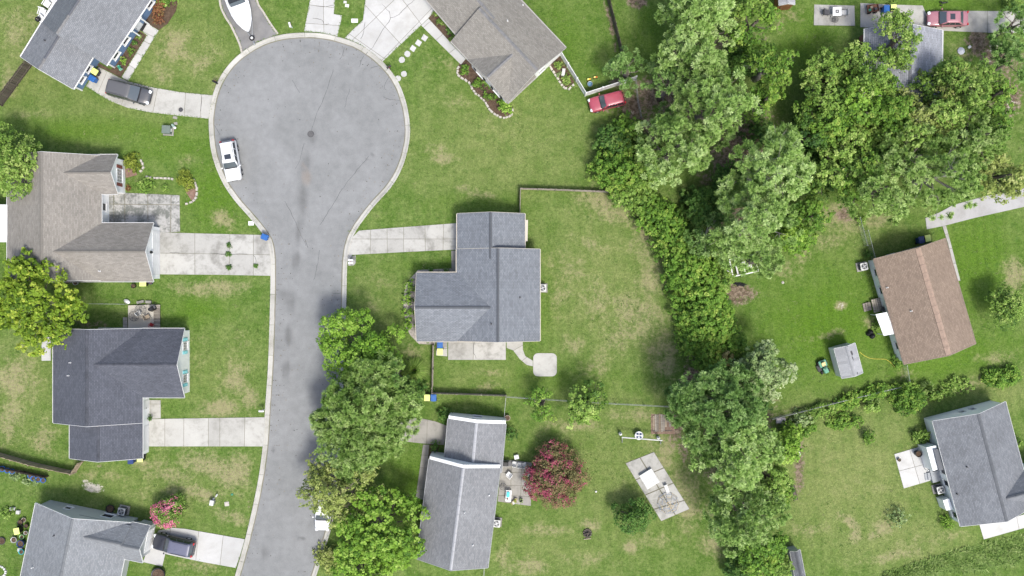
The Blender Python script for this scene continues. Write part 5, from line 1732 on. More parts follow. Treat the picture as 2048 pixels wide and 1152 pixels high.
def edge_grass():
    """grass that creeps over the edges of the paving and the kerb"""
    rng = np.random.default_rng(17)
    pts, inw = [], []
    lines = [(p, True) for p in HARD[1:]]
    kl = []
    for i in range(len(edge)):
        t = (edge[min(i + 1, len(edge) - 1)] - edge[max(i - 1, 0)]).normalized()
        kl.append((edge[i].x - t.y * .58, edge[i].y + t.x * .58))
    lines.append((kl, False))
    for p, closed in lines:
        n = len(p)
        for i in range(n if closed else n - 1):
            a, b = np.array(p[i]), np.array(p[(i + 1) % n])
            L = np.linalg.norm(b - a)
            if L < .05: continue
            m = max(1, int(L / .045))
            t = rng.random(m)[:, None]
            q = a + (b - a) * t
            nn = np.array([-(b - a)[1], (b - a)[0]]) / L          # inside of a counter-clockwise outline
            if not closed: nn = -nn
            w = .5 + .5 * np.sin(q[:, 0] * 1.7 + q[:, 1] * 2.3) + rng.normal(size=m) * .5
            q = q[w > .15]
            pts.append(q - nn * rng.random((len(q), 1)) * .07); inw.append(np.repeat(nn[None], len(q), 0))
    q = np.concatenate(pts); nn = np.concatenate(inw)
    ok = (np.abs(q[:, 0]) < 60) & (np.abs(q[:, 1]) < 35)
    for p in HARD: ok &= ~in_poly(q[:, 0] - nn[:, 0] * .03, q[:, 1] - nn[:, 1] * .03, p)
    q, nn = q[ok], nn[ok]
    m = len(q)
    d = unit(np.concatenate([nn * .9 + rng.normal(size=(m, 2)) * .6, np.full((m, 1), .75)], 1))
    s = unit(np.cross(d, np.array([0, 0, 1.0]) + rng.normal(size=(m, 3)) * .2))
    b = np.concatenate([q, np.full((m, 1), .0)], 1)
    L = rng.uniform(.08, .24, (m, 1))
    w = .03
    e = b + d * L
    e[:, 2] = np.maximum(e[:, 2], .075)
    quad = np.stack([b - s * w, b + s * w, e + s * w * .6, e - s * w * .6], 1)
    o = link('edge_grass', leaf_mesh('edge_grass', quad, .5 + rng.normal(size=m) * .2, LEAF['lawnweed']))
    tag(o, 'grass creeping over the edges of the driveways and the kerb', 'grass', kind='stuff')


edge_grass()

# ---------------------------------------------------------------- vehicles
def paint(name, col, rough=.3):
    return simple(name, col, rough, .0, .5, .06, 2.0, coat=.6)

GLASS_CAR = simple('car_glass', (.055, .07, .082), .08, 0, .8, .05)
LAMP_W = simple('headlight_glass', (.62, .64, .66), .15, 0, .7, .05)
LAMP_R = simple('tail_light_red', (.34, .012, .015), .25, 0, .5, .05)
RIM = simple('wheel_rim', (.38, .39, .40), .35, .6, .4)


def loft(sections, closed_caps=True):
    """list of rings with equal point counts -> verts, faces"""
    n = len(sections[0])
    vs = [p for s in sections for p in s]
    fs = []
    for i in range(len(sections) - 1):
        for j in range(n):
            k = (j + 1) % n
            fs.append([i * n + j, i * n + k, (i + 1) * n + k, (i + 1) * n + j])
    fs.append(list(range(n))[::-1]); fs.append([(len(sections) - 1) * n + j for j in range(n)])
    return vs, fs


def car(name, label, cat, px, py, dx, dy, L, Wd, H, body, kind='suv', rails=False, sunroof=False, glass=None, roofmat=None, group='parked cars', zg=.06):
    glass = glass or GLASS_CAR
    c = P(px, py, H * .6)
    t = thing(name, label, cat, (c.x, c.y, zg), heading(dx, dy), group)
    hw = Wd / 2
    # stations from tail (-) to nose (+): x fraction, half width, bottom z, top z
    if kind == 'sedan':
        st = [(-.500, .70, .42, .80), (-.490, .84, .30, .90), (-.45, .93, .24, .97), (-.36, .985, .22, 1.0), (-.15, 1.0, .20, .96), (.12, 1.0, .20, .94), (.24, .985, .20, .90), (.36, .96, .21, .84), (.44, .90, .24, .76), (.485, .78, .28, .68), (.50, .62, .34, .58)]
        cab = dict(r0=-.375, r1=-.235, f1=.075, f0=.225, zb=.94, zt=H, wb=.90, wt=.70)
    elif kind == 'van':
        st = [(-.500, .82, .40, 1.0), (-.492, .93, .30, 1.06), (-.46, .985, .24, 1.08), (-.2, 1.0, .22, 1.08), (.12, 1.0, .22, 1.06), (.26, .985, .22, 1.0), (.37, .95, .22, .92), (.45, .88, .25, .82), (.488, .76, .30, .70), (.50, .60, .36, .58)]
        cab = dict(r0=-.49, r1=-.455, f1=.05, f0=.255, zb=1.05, zt=H, wb=.94, wt=.78)
    else:
        st = [(-.500, .84, .45, .98), (-.492, .93, .36, 1.04), (-.46, .98, .30, 1.08), (-.2, 1.0, .28, 1.08), (.1, 1.0, .28, 1.08), (.22, .99, .28, 1.05), (.36, .97, .28, 1.0), (.45, .93, .30, .92), (.488, .84, .36, .80), (.50, .74, .42, .66)]
        cab = dict(r0=-.485, r1=-.435, f1=.055, f0=.185, zb=1.06, zt=H, wb=.92, wt=.76)
    secs = []
    for x, w, z0, z1 in st:
        w *= hw; h = z1 - z0
        pts = [(-.80, 0), (-.95, .10), (-1.0, .35), (-.985, .62), (-.955, .80), (-.88, .93), (-.74, .985), (-.35, 1.012), (.35, 1.012), (.74, .985), (.88, .93), (.955, .80), (.985, .62), (1.0, .35), (.95, .10), (.80, 0)]
        secs.append([Vector((x * L, a * w, z0 + b * h)) for a, b in pts])
    v, f = loft(secs)
    b = mesh_obj('body', v, f, body, t, True)
    # cabin shell: rounded frustum
    def ring_pts(x0, x1, w, z, r, bow=.0):
        o = []
        for sx, sy, a0 in ((1, 1, 0), (-1, 1, 90), (-1, -1, 180), (1, -1, 270)):
            cx = (x1 - r) if sx > 0 else (x0 + r)
            cy = sy * (w - r)
            for i in range(5):
                a = math.radians(a0 + 22.5 * i)
                o.append(Vector((cx + r * math.cos(a), cy + r * math.sin(a), z)))
        return o
    r0, r1, f1, f0 = (cab[k] * L for k in ('r0', 'r1', 'f1', 'f0'))
    zb, zt = cab['zb'], cab['zt']
    wb, wt = cab['wb'] * hw, cab['wt'] * hw
    def lerp(a, b_, k): return a + (b_ - a) * k
    secs = []
    for k, inn in ((-.08, 0), (.45, 0), (.86, 0), (.955, .012), (1.0, .06)):
        secs.append(ring_pts(lerp(r0, r1, k) + inn, lerp(f0, f1, k) - inn, lerp(wb, wt, k) - inn, lerp(zb, zt, min(1, k * 1.0)), .17))
    secs.append(ring_pts(r1 + .30, f1 - .30, wt - .30, zt + .025, .14))
    v, f = loft(secs)
    cabin = mesh_obj('cabin', v, f, roofmat or body, t, True)
    # glazing, 9 mm proud of the shell
    def pane(nm, x_lo, x_hi, w_lo, w_hi, k0, k1, face):
        g = G(); n = 6; vs = []
        for k in (k0, k1):
            for i in range(n + 1):
                a = i / n * 2 - 1
                if face == 'f':
                    x = lerp(f0, f1, k) + .022 - .035 * abs(a) ** 3 ; y = a * (lerp(wb, wt, k) - .075)
                else:
                    x = lerp(r0, r1, k) - .022 + .035 * abs(a) ** 3; y = a * (lerp(wb, wt, k) - .085)
                vs.append((x, y, lerp(zb, zt, k) + .006))
        g.add(vs, [[i, i + 1, n + 2 + i, n + 1 + i] for i in range(n)])
        return g.obj(nm, glass, t, True)
    pane('windshield', 0, 0, 0, 0, .04, .88, 'f')
    pane('rear_window', 0, 0, 0, 0, .14, .86, 'r')
    for s in (-1, 1):
        xs = (.03, .33, .36, .64, .67, .955)
        for a, e in ((0, 1), (2, 3), (4, 5)):
            vs = []
            for k in (.10, .82):
                for q in (a, e):
                    x = lerp(lerp(r0, r1, k) + .14, lerp(f0, f1, k) - .14, xs[q])
                    vs.append((x, s * (lerp(wb, wt, k) + .010), lerp(zb, zt, k)))
            G().add(vs, [[0, 1, 3, 2]]).obj('side_window', GLASS, t)
        nose = st[-3]
        G().box((.468 * L, s * hw * .66, (nose[3] + .60) / 2 + .04), (.30, hw * .36, .16), -s * .30).obj('headlight', LAMP_W, t, bevel=.03)
        tz = .84 if kind == 'sedan' else .98
        G().box((-.482 * L, s * hw * .74, tz), (.16, hw * .28, .22 if kind == 'sedan' else .40), s * .25).obj('tail_light', LAMP_R, t, bevel=.02)
        G().box((.165 * L if kind != 'van' else .19 * L, s * (hw + .09), zb + .02), (.15, .22, .15), s * .2, .8).obj('mirror', body, t, bevel=.03)
        for x in (-.30, .31):
            g = G(); y = s * (hw - .115)
            g.tube((x * L, y - .115, .33), (x * L, y + .125, .33), .335, .335, 18)
            wo = g.obj('wheel', RUBBER, t)
            g = G(); g.tube((x * L, y + s * .09, .33), (x * L, y + s * .135, .33), .20, .18, 12); g.obj('rim', RIM, wo)
        if rails:
            g = G(); g.path([(r1 + .25, s * (wt - .06), zt + .01), (r1 + .35, s * (wt - .06), zt + .075), (f1 - .45, s * (wt - .06), zt + .075), (f1 - .3, s * (wt - .06), zt + .01)], .022, 6)
            g.obj('roof_rail', METAL_DK if body is not WHITE else STEEL, t)
    if sunroof:
        G().box((f1 - .55, 0, zt + .022), (.55, wt * 1.05, .02)).obj('sunroof', GLASS, t)
    # shut lines of the hood and a dark cowl under the windshield
    hz = st[-4][3] if kind == 'van' else st[-5][3]
    G().box((f0 + .03, 0, zb + .018), (.14, wb * 1.62, .02)).obj('cowl', BLACK, t)
    G().box((-.497 * L, 0, .48), (.06, hw * 1.5, .2)).obj('rear_bumper', BLACK if kind == 'suv' else body, t, bevel=.02)
    G().box((.497 * L, 0, .50), (.05, hw * .8, .16)).obj('grille', BLACK, t)
    G().box((0, 0, .24), (L * .86, hw * 1.6, .16)).obj('underbody', BLACK, t)
    return t


car('minivan', 'dark grey minivan with roof rails on the curved driveway', 'minivan', 257, 183.5, 89, 24, 4.75, 1.9, 1.72, paint('charcoal_paint', (.05, .052, .058)), 'van', rails=True, roofmat=simple('charcoal_roof', (.085, .086, .092), .38, var=.05))
car('suv', 'white suv with a sunroof parked at the street kerb', 'suv', 460.5, 321, 13, 77, 4.4, 1.82, 1.7, paint('white_car_paint', (.60, .61, .62)), 'suv', rails=True, sunroof=True)
car('suv', 'faded red suv parked beside the white vinyl fence', 'suv', 1214, 202, -72, 18, 3.95, 1.72, 1.62, paint('faded_red_paint', (.30, .05, .075), .4), 'suv', zg=.0)
car('sedan', 'rose red sedan with a sunroof on the top driveway', 'sedan', 1896, 36.5, -1, 0, 4.42, 1.76, 1.42, paint('rose_paint', (.29, .125, .15), .4), 'sedan', sunroof=True)
car('suv', 'black suv nosed up to the white garage gable', 'suv', 346, 1091, -83, -18, 4.65, 1.85, 1.62, paint('black_paint', (.022, .024, .034)), 'suv', rails=True, roofmat=simple('blue_black_roof', (.10, .105, .15), .3, var=.08))
car('sedan', 'white car at the kerb under the airy olive tree', 'sedan', 645, 1020, -2, 80, 4.6, 1.8, 1.45, paint('white_car_paint', 0), 'sedan')

# boat on its trailer
def boat():
    c = P(478, 8, .8)
    t = thing('boat', 'white boat with a dark cockpit on a trailer', 'boat', (c.x, c.y, .05), heading(26, 70), None)
    WH = paint('white_gelcoat', (.62, .63, .65))
    st = [(-3.6, 1.10, .62, 1.25), (-3.0, 1.18, .55, 1.28), (-1.5, 1.22, .50, 1.30), (0, 1.22, .48, 1.34), (1.2, 1.12, .52, 1.38), (2.2, .86, .62, 1.42), (2.9, .50, .80, 1.45), (3.3, .20, 1.0, 1.47), (3.42, .05, 1.2, 1.47)]
    secs = []
    for x, w, z0, z1 in st:
        h = z1 - z0
        secs.append([Vector((x, a * w, z0 + b * h)) for a, b in ((-.1, 0), (-.72, .30), (-.95, .62), (-1, .97), (-.95, 1.02), (-.5, 1.06), (0, 1.09), (.5, 1.06), (.95, 1.02), (1, .97), (.95, .62), (.72, .30), (.1, 0))])
    v, f = loft(secs)
    mesh_obj('hull', v, f, WH, t, True)
    g = G()
    g.prism([(-3.2, -.85), (.05, -.90), (.30, -.72), (.30, .72), (.05, .90), (-3.2, .85)], 1.40, 1.47)
    g.obj('cockpit', simple('dark_cockpit', (.022, .026, .032), .6), t)
    g = G()
    for a, b_ in (((-3.3, -.95), (.1, -1.0)), ((-3.3, .95), (.1, 1.0))):
        g.tube((*a, 1.46), (*b_, 1.48), .05, .05, 8)
    g.obj('gunwale_rail', WH, t)
    g = G(); g.add([(.32, -.85, 1.44), (.32, .85, 1.44), (.05, .75, 1.78), (.05, -.75, 1.78)], [[0, 1, 2, 3]]); g.add([(.32, -.85, 1.44), (.05, -.75, 1.78), (-.5, -.95, 1.44)], [[0, 1, 2]]); g.add([(.32, .85, 1.44), (.05, .75, 1.78), (-.5, .95, 1.44)], [[0, 1, 2]])
    g.obj('wind_screen', GLASS_CAR, t)
    for s in (-.45, .45):
        G().box((-1.3, s, 1.62), (.55, .5, .3), 0, .9).obj('seat', WHITE_DULL, t, bevel=.05)
    g = G(); g.lathe((-.55, .1, 1.46), [(.10, 0), (.12, .1), (.04, .18)], 10); g.obj('cleat_cap', WHITE, t)
    tr = thing('boat_trailer', 'galvanised boat trailer with a jockey wheel under the boat', 'trailer', t.location, t.rotation_euler.z)
    g = G()
    for s in (-1, 1):
        g.tube((-3.2, s * .75, .42), (2.2, s * .62, .42), .05, .05, 6); g.tube((2.2, s * .62, .42), (3.75, s * .06, .42), .05, .05, 6)
    for x in (-2.8, -1, 1): g.tube((x, -.75, .42), (x, .75, .42), .04, .04, 6)
    g.tube((3.6, 0, .42), (4.6, 0, .45), .06, .06, 8); g.tube((3.2, 0, .42), (3.3, 0, 1.1), .05, .05, 6)
    g.obj('frame', STEEL, tr)
    g = G(); g.box((4.65, 0, .47), (.22, .12, .1)); g.obj('coupler', STEEL, tr)
    for y in (-1.05, 1.05):
        g = G(); g.tube((-1.6, y - .1, .33), (-1.6, y + .1, .33), .33, .33, 16); w = g.obj('wheel', RUBBER, tr)
    # spare wheel lying on the tongue
    g = G(); g.lathe((3.95, 0, .50), [(.13, 0), (.27, .0), (.31, .07), (.27, .16), (.15, .16)], 18); sp = g.obj('spare_wheel', RUBBER, tr, True)
    g = G(); g.disc((3.95, 0, .60), .15, .07, 12); g.obj('rim', WHITE_DULL, sp)

boat()

# riding mower
def mower():
    c = P(1648, 733, .5)
    t = thing('riding_mower', 'green riding mower with a cream seat beside the white shed', 'mower', (c.x, c.y, 0), heading(5, 12))
    GM = paint('mower_green', (.02, .20, .11), .4)
    g = G(); g.box((.42, 0, .58), (.75, .55, .42), 0, .86); g.obj('hood', GM, t, bevel=.06)
    g = G(); g.box((-.35, 0, .52), (.75, .85, .16)); g.obj('rear_body', GM, t, bevel=.05)
    g = G(); g.box((-.28, 0, .68), (.42, .42, .14)); g.box((-.50, 0, .88), (.12, .42, .34)); g.obj('seat', simple('cream_seat', (.55, .46, .22), .5), t, bevel=.04)
    g = G(); g.ring((.12, 0, .95), .17, .018, 18); g.tube((.12, 0, .95), (.3, 0, .7), .02); g.obj('steering_wheel', BLACK, t)
    g = G(); g.box((.05, -.15, .2), (.75, 1.15, .14)); g.obj('cutting_deck', BLACK, t, bevel=.04)
    for x, y, r in ((.6, -.4, .2), (.6, .4, .2), (-.42, -.45, .27), (-.42, .45, .27)):
        g = G(); g.tube((x, y - .1, r), (x, y + .1, r), r, r, 14); g.obj('wheel', RUBBER, t)

mower()

# ---------------------------------------------------------------- fences
def run_pts(pts, step):
    """points every ~step metres along a pixel polyline, corners kept"""
    w = XY(pts); out = []
    for a, b in zip(w[:-1], w[1:]):
        n = max(1, round((b - a).length / step))
        out += [a + (b - a) * i / n for i in range(n)]
    return out + [w[-1]]


def wood_fence(label, pts, h, mat, step=2.4, pk=.14, lean=0.0, single=True, side=1, group='board fences', rails=2, post_h=0.05):
    q = run_pts(pts, step)
    t = thing('board_fence', label, 'fence', (q[0].x, q[0].y, 0), 0, group)
    me = None
    for i, a in enumerate(q):
        G().box((a.x - q[0].x, a.y - q[0].y, (h + post_h) / 2), (.1, .1, h + post_h)).obj('post', mat, t)
        if i == len(q) - 1: break
        b = q[i + 1]; d = b - a; L = d.length; rz = math.atan2(d.y, d.x)
        nn = Vector((-d.y, d.x)).normalized() * side
        c = (a + b) / 2 - q[0]
        g = G()
        for z in ([h * .2, h * .85] if rails == 2 else [h * .15, h * .5, h * .88]):
            G().box((c.x, c.y, z), (L - .1, .045, .09), rz).obj('rail', mat, t)
        n = int(L / (pk + .012))
        if me is None:
            g = G(); g.box((0, 0, h / 2), (pk, .022, h), 0, 1.0); me = g.obj('picket', mat); md = me.data
            bpy.data.objects.remove(me); me = md
        for j in range(n):
            p = a + d * ((j + .5) / n) + nn * .045 - q[0]
            o = link('picket', me, None, t)
            o.location = (p.x, p.y, random.uniform(-.03, .03))
            o.rotation_euler = (random.uniform(-.02, .02) + lean, random.uniform(-.012, .012), rz)
    return t


def vinyl_fence(label, pts, h):
    q = run_pts(pts, 2.2)
    t = thing('vinyl_fence', label, 'fence', (q[0].x, q[0].y, 0), 0)
    for i, a in enumerate(q):
        p = a - q[0]
        po = G().box((p.x, p.y, h / 2 + .03), (.13, .13, h + .06)).obj('post', WHITE, t)
        G().box((p.x, p.y, h + .09), (.17, .17, .05), 0, .5).obj('post_cap', WHITE, po)
        if i == len(q) - 1: break
        b = q[i + 1]; d = b - a; rz = math.atan2(d.y, d.x); L = d.length - .14; c = (a + b) / 2 - q[0]
        for z, hh in ((.12, .14), (h - .07, .14)): G().box((c.x, c.y, z), (L, .06, hh), rz).obj('rail', WHITE, t)
        n = int(L / .2)
        for j in range(n):
            p = a + d.normalized() * (.07 + L * (j + .5) / n) - q[0]
            G().box((p.x, p.y, h / 2), (L / n - .006, .025, h - .3), rz).obj('board', WHITE, t)
    return t


def wire_fence(label, pts, h=1.15, step=2.6, cat='fence'):
    q = run_pts(pts, step)
    t = thing('chain_link_fence', label, cat, (q[0].x, q[0].y, 0), 0, 'wire fences')
    net = G()
    for i, a in enumerate(q):
        p = a - q[0]
        G().tube((p.x, p.y, 0), (p.x, p.y, h + .04), .032, .032, 8).obj('post', STEEL, t)
        if i == len(q) - 1: break
        b = q[i + 1] - q[0]
        G().tube((p.x, p.y, h - .0), (b.x, b.y, h), .020, .020, 6).obj('top_rail', STEEL, t)
        d = b - p; n = int(d.length / .22); m = 5
        for j in range(n):
            for s in (0, 1):
                x0 = p + d * (j / n); x1 = p + d * ((j + 1) / n)
                for k in range(m):
                    z0, z1 = h * k / m, h * (k + 1) / m
                    if s: x0_, x1_ = x1, x0
                    else: x0_, x1_ = x0, x1
                    net.tube((x0_.x, x0_.y, z0), (x1_.x, x1_.y, z1), .0045, .0045, 3, False)
    o = net.obj('wire_mesh', STEEL, t); o['kind'] = 'stuff'
    return t


vinyl_fence('white vinyl fence with an angle beside the red suv', [(1117, 105), (1170, 192), (1269, 160)], 1.75)
wood_fence('leaning dark board fence beside the blue sided house', [(66, 131), (6, 212)], 1.9, WOOD_DARK, lean=.0, side=-1)
wood_fence('brown board fence running up beyond the white fence', [(1242, 106), (1216, 2), (1206, -40)], 1.75, WOOD_DARK, side=1)
wood_fence('grey board fence along the upper edge of the middle lawn', [(1040, 432), (1041, 379), (1110, 381), (1186, 384), (1215, 385)], 1.15, WOOD_GREY, rails=3, side=1)
wood_fence('short grey fence piece showing beside the long hedge', [(1306, 446), (1322, 492), (1345, 560)], 1.1, WOOD_GREY, side=1)
wood_fence('board fence between the slate roof patio and the grey driveway lawn', [(868, 690), (866, 784), (1012, 789)], 1.3, WOOD_GREY, side=-1)
wood_fence('tan fence with open rails beside the dark roofed house', [(-40, 894), (0, 906), (70, 926), (153, 944), (168, 922)], 1.5, WOOD_TAN, side=1, rails=3)
wood_fence('dark low board fence above the blue pots', [(-30, 926), (0, 932), (50, 942), (97, 952)], 1.0, WOOD_DARK, side=-1)
wire_fence('wire fence along the foot of the middle lawn', [(1012, 792), (1085, 797), (1230, 806), (1345, 812)], 1.1)
wire_fence('thin wire fence down from the middle lawn to the pale roof', [(1012, 792), (1008, 836)], 1.1)
wire_fence('wire fence below the long pale roof', [(969, 1124), (967, 1200)], 1.1)
wire_fence('wire fence leaning behind the red suv', [(1270, 162), (1274, 205), (1281, 238)], 1.1)
wire_fence('wire fence by the tan clearing with its upper rail in the vines', [(1713, 436), (1728, 492)], 1.1)
wire_fence('wire fence next to the clearing ending at the tan roof corner', [(1729, 462), (1743, 517)], 1.1)
wire_fence('long wire fence below the white shed', [(1540, 836), (1680, 800), (1812, 768)], 1.1)
wire_fence('short wire fence from the tan roof corner to the hedge', [(1806, 730), (1813, 770)], 1.1)
wire_fence('low wire fence behind the dark roofed house deck', [(156, 607), (256, 608)], 1.1)

# ---------------------------------------------------------------- bins
def make_bin(label, px, py, dx, dy, lid, body, group='wheeled bins', zg=.06):
    c = P(px, py, 1.0)
    t = thing('wheeled_bin', label, 'bin', (c.x, c.y, zg), heading(dx, dy), group)
    g = G(); g.box((0, 0, .53), (.56, .50, .90), 0, 1.16); g.obj('bin_body', body, t, bevel=.03)
    g = G(); g.box((.03, 0, 1.02), (.74, .64, .06), 0, .94); g.box((.05, 0, 1.06), (.50, .44, .03), 0, .85); g.obj('lid', lid, t, bevel=.015)
    g = G(); g.tube((-.36, -.24, .98), (-.36, .24, .98), .022, .022, 8); g.obj('handle', body, t)
    for s in (-1, 1):
        g = G(); g.tube((-.28, s * .24, .14), (-.28, s * .31, .14), .14, .14, 12); g.obj('wheel', RUBBER, t)
    return t

DKB = simple('dark_blue_bin', (.012, .04, .13), .45)
for lb, x, y, dx, dy, lid, body, z in (
    ('yellow lidded bin at the blue house garage wall', 189, 143, 1, .6, YEL_PL, BLACK, .06),
    ('blue bin at the blue house garage wall', 184, 157, 1, .6, BLUE_PL, BLUE_PL, .06),
    ('lone blue bin out on the street kerb', 529, 474, 1, .4, BLUE_PL, BLUE_PL, .1),
    ('blue bin by the slate house patio', 880, 689, 0, 1, BLUE_PL, BLUE_PL, .06),
    ('yellow lidded bin by the slate house patio', 880, 703, 0, 1, YEL_PL, BLACK, .06),
    ('yellow lidded bin on the lawn behind the street pines', 854, 796, 0, -1, YEL_PL, BLACK, 0),
    ('blue bin on the lawn behind the street pines', 867, 796, 0, -1, BLUE_PL, BLUE_PL, 0),
    ('blue bin on the top driveway beside the trees', 1773, 17, 0, 1, BLUE_PL, BLUE_PL, .06),
    ('yellow lidded bin on the top driveway beside the trees', 1787, 15, 0, 1, YEL_PL, BLACK, .06),
    ('dark blue bin against the tan roofed house', 1843, 480, -.2, -1, NAVY_PL, DKB, 0),
    ('yellow lidded bin against the tan roofed house', 1856, 477, -.2, -1, YEL_PL, BLACK, 0),
    ('yellow lidded bin in the gap below the brown grey roof', 285, 567, 1, 0, YEL_PL, BLACK, 0),
    ('navy bin at the lower wall of the dark roofed house', 261, 921, 0, 1, NAVY_PL, NAVY_PL, 0),
    ('pale yellow lidded bin beside the navy bin', 280, 917, 0, 1, YEL_PL, BLACK, 0),
    ('yellow lidded bin among the clutter by the grey sided house', 33, 1062, .2, 1, YEL_PL, BLACK, 0)):
    make_bin(lb, x, y, dx, dy, lid, body, zg=z)

# ---------------------------------------------------------------- air conditioners
def make_ac(label, px, py, rz, first=[None]):
    c = P(px, py, .8)
    t = thing('air_conditioner', label, 'air conditioner', (c.x, c.y, 0), rz, 'air conditioners')
    G().box((0, 0, .05), (1.15, 1.0, .12)).obj('pad', CONC_GREY, t)
    G().box((0, 0, .48), (.76, .76, .74)).obj('casing', STEEL, t, bevel=.05)
    g = G()
    for i in range(12):
        for s in (-1, 1):
            g.box((s * .383, 0, .18 + i * .052), (.012, .66, .018)); g.box((0, s * .383, .18 + i * .052), (.66, .012, .018))
    g.obj('louvres', METAL_DK, t)['kind'] = 'stuff'
    G().box((0, 0, .875), (.80, .80, .05)).obj('top_plate', WHITE_DULL, t, bevel=.02)
    g = G(); g.disc((0, 0, .901), .31, .008, 24); g.obj('fan_opening', BLACK, t)
    for i in range(4):
        a = i * math.pi / 2 + .4
        G().box((.15 * math.cos(a), .15 * math.sin(a), .915), (.24, .10, .012), a).obj('fan_blade', STEEL, t)
    g = G()
    for r in (.10, .17, .24, .31): g.ring((0, 0, .935), r, .008, 24, 4)
    for i in range(4):
        a = i * math.pi / 4; g.tube((-.32 * math.cos(a), -.32 * math.sin(a), .935), (.32 * math.cos(a), .32 * math.sin(a), .935), .007, .007, 4)
    g.obj('fan_guard', STEEL, t)
    g = G(); g.disc((0, 0, .925), .08, .03, 14); g.obj('fan_hub', STEEL, t)

make_ac('air conditioner at the outer wall of the slate roofed house', 1085, 576, 0)
make_ac('air conditioner against the grey sided house', 243, 1023, -.2)
make_ac('air conditioner beside the long pale roof', 993, 1047, -.1)
make_ac('air conditioner at the upper corner of the tan roofed house', 1728, 533, .2)
make_ac('air conditioner below the grey deck of the white walled house', 1881, 980, .25)

# ---------------------------------------------------------------- street and garden furniture
def mailbox(label, px, py, rz, mat, n=1, zg=0.0):
    c = P(px, py, 1.0)
    t = thing('mailbox', label, 'mailbox', (c.x, c.y, zg), rz, 'mailboxes by the street')
    G().box((0, 0, .5), (.10, .10, 1.0)).obj('post', WHITE if mat is WHITE else BLACK, t)
    for i in range(n):
        y = (i - (n - 1) / 2) * .32
        g = G(); vs = []
        pr = [(-.11, 0), (.11, 0), (.11, .12)] + [(.11 * math.cos(a), .12 + .11 * math.sin(a)) for a in (.5, 1.05, 1.57, 2.1, 2.64)] + [(-.11, .12)]
        for x in (-.26, .26): vs += [(x, y + a, 1.0 + b) for a, b in pr]
        m = len(pr); g.add(vs, [list(range(m))[::-1], list(range(m, 2 * m))] + [[j, (j + 1) % m, m + (j + 1) % m, m + j] for j in range(m)])
        b = g.obj('box', mat, t)
        G().box((.27, y, 1.1), (.02, .18, .18)).obj('flap', mat, b)
        G().box((.0, y + .125, 1.15), (.12, .015, .1)).obj('flag', LAMP_R, b)
    G().box((0, 0, .96), (.5, .12, .06)).obj('bracket', WHITE if mat is WHITE else BLACK, t)
    return t

mailbox('black mailbox on the kerb lawn by the minivan driveway', 430, 164, heading(1, .5), BLACK)
mailbox('white mailbox with a dark post near the boat pad', 580, 50, heading(.3, 1), WHITE, 1)
mailbox('black mailbox beside the wide white driveway', 778, 134, heading(-1, .6), BLACK)
mailbox('paired white mailboxes on the small speckled pad', 702, 523, heading(-1, 0), WHITE, 2, .06)
mailbox('white mailbox by the dark roofed house driveway', 523, 822, heading(1, 0), WHITE)

# stepping stones
for i, (x, y, s, lb) in enumerate(((849, 76, .42, 'square stepping stone furthest up the lawn'), (837, 86, .42, 'square stepping stone second from the walkway'), (826, 97, .42, 'square stepping stone third from the walkway'), (815, 108, .36, 'chipped stepping stone fourth from the walkway'), (804, 120, .36, 'stepping stone nearest the black mailbox'), (808, 148, .36, 'lone round stepping stone below the black mailbox'), (796, 157, .36, 'small broken stepping stone by the kerb'))):
    c = P(x, y); n = 4 if i < 3 else 8
    g = G(); g.prism([(s * math.cos(2 * math.pi * k / n + .2) * random.uniform(.9, 1.05), s * math.sin(2 * math.pi * k / n + .2) * random.uniform(.9, 1.05)) for k in range(n)], 0, .05)
    o = g.obj('stepping_stone', CONC_WHITE); o.location = (c.x, c.y, 0)
    tag(o, lb, 'stepping stone', 'stepping stones')

# manholes
def manhole(label, px, py, r, z, mat, sx=1.0):
    c = P(px, py)
    t = thing('manhole_cover', label, 'manhole', (c.x, c.y, z))
    g = G(); g.ring((0, 0, .0), r, .03, 24, 4); g.obj('rim', METAL_DK, t)
    g = G(); g.disc((0, 0, -.01), r - .02, .022, 24); g.obj('lid', mat, t)
    g = G()
    for i in range(-2, 3): g.box((0, i * r * .32, .016), (2 * math.sqrt(max(.01, r * r - (i * r * .32) ** 2)) * .85, .03, .012))
    g.obj('lid_ribs', METAL_DK, t)['kind'] = 'stuff'
manhole('round iron manhole cover in the middle of the round end', 621.5, 268, .33, .018, simple('iron', (.10, .10, .10), .8, var=.3))
manhole('small dark drain cover in the curved driveway', 362, 219.5, .22, .068, METAL_DK)

# transformer and service pedestals
c = P(332, 259, .8)
t = thing('transformer_box', 'grey green transformer box on the lawn below the minivan driveway', 'utility box', (c.x, c.y, 0), -.05)
TG = simple('transformer_green', (.115, .145, .125), .5)
G().box((0, 0, .05), (1.15, 1.1, .1)).obj('pad', CONC_GREY, t)
G().box((0, 0, .45), (.88, .84, .72)).obj('cabinet', TG, t, bevel=.03)
G().box((0, .02, .83), (.94, .9, .05), 0, .97).obj('lid', TG, t, bevel=.02)
G().box((.46, 0, .45), (.03, .35, .3)).obj('warning_plate', WHITE, t)
c = P(346, 252, .5)
t = thing('service_pedestal', 'pale service pedestal leaning beside the transformer box', 'utility post', (c.x, c.y, 0), heading(13, 12))
G().tube((-.3, 0, .15), (.25, 0, .5), .13, .13, 10).obj('post', simple('pale_green_cap', (.42, .56, .47), .5), t)
G().tube((.25, 0, .5), (.33, 0, .55), .15, .14, 10).obj('cap', WHITE, t)
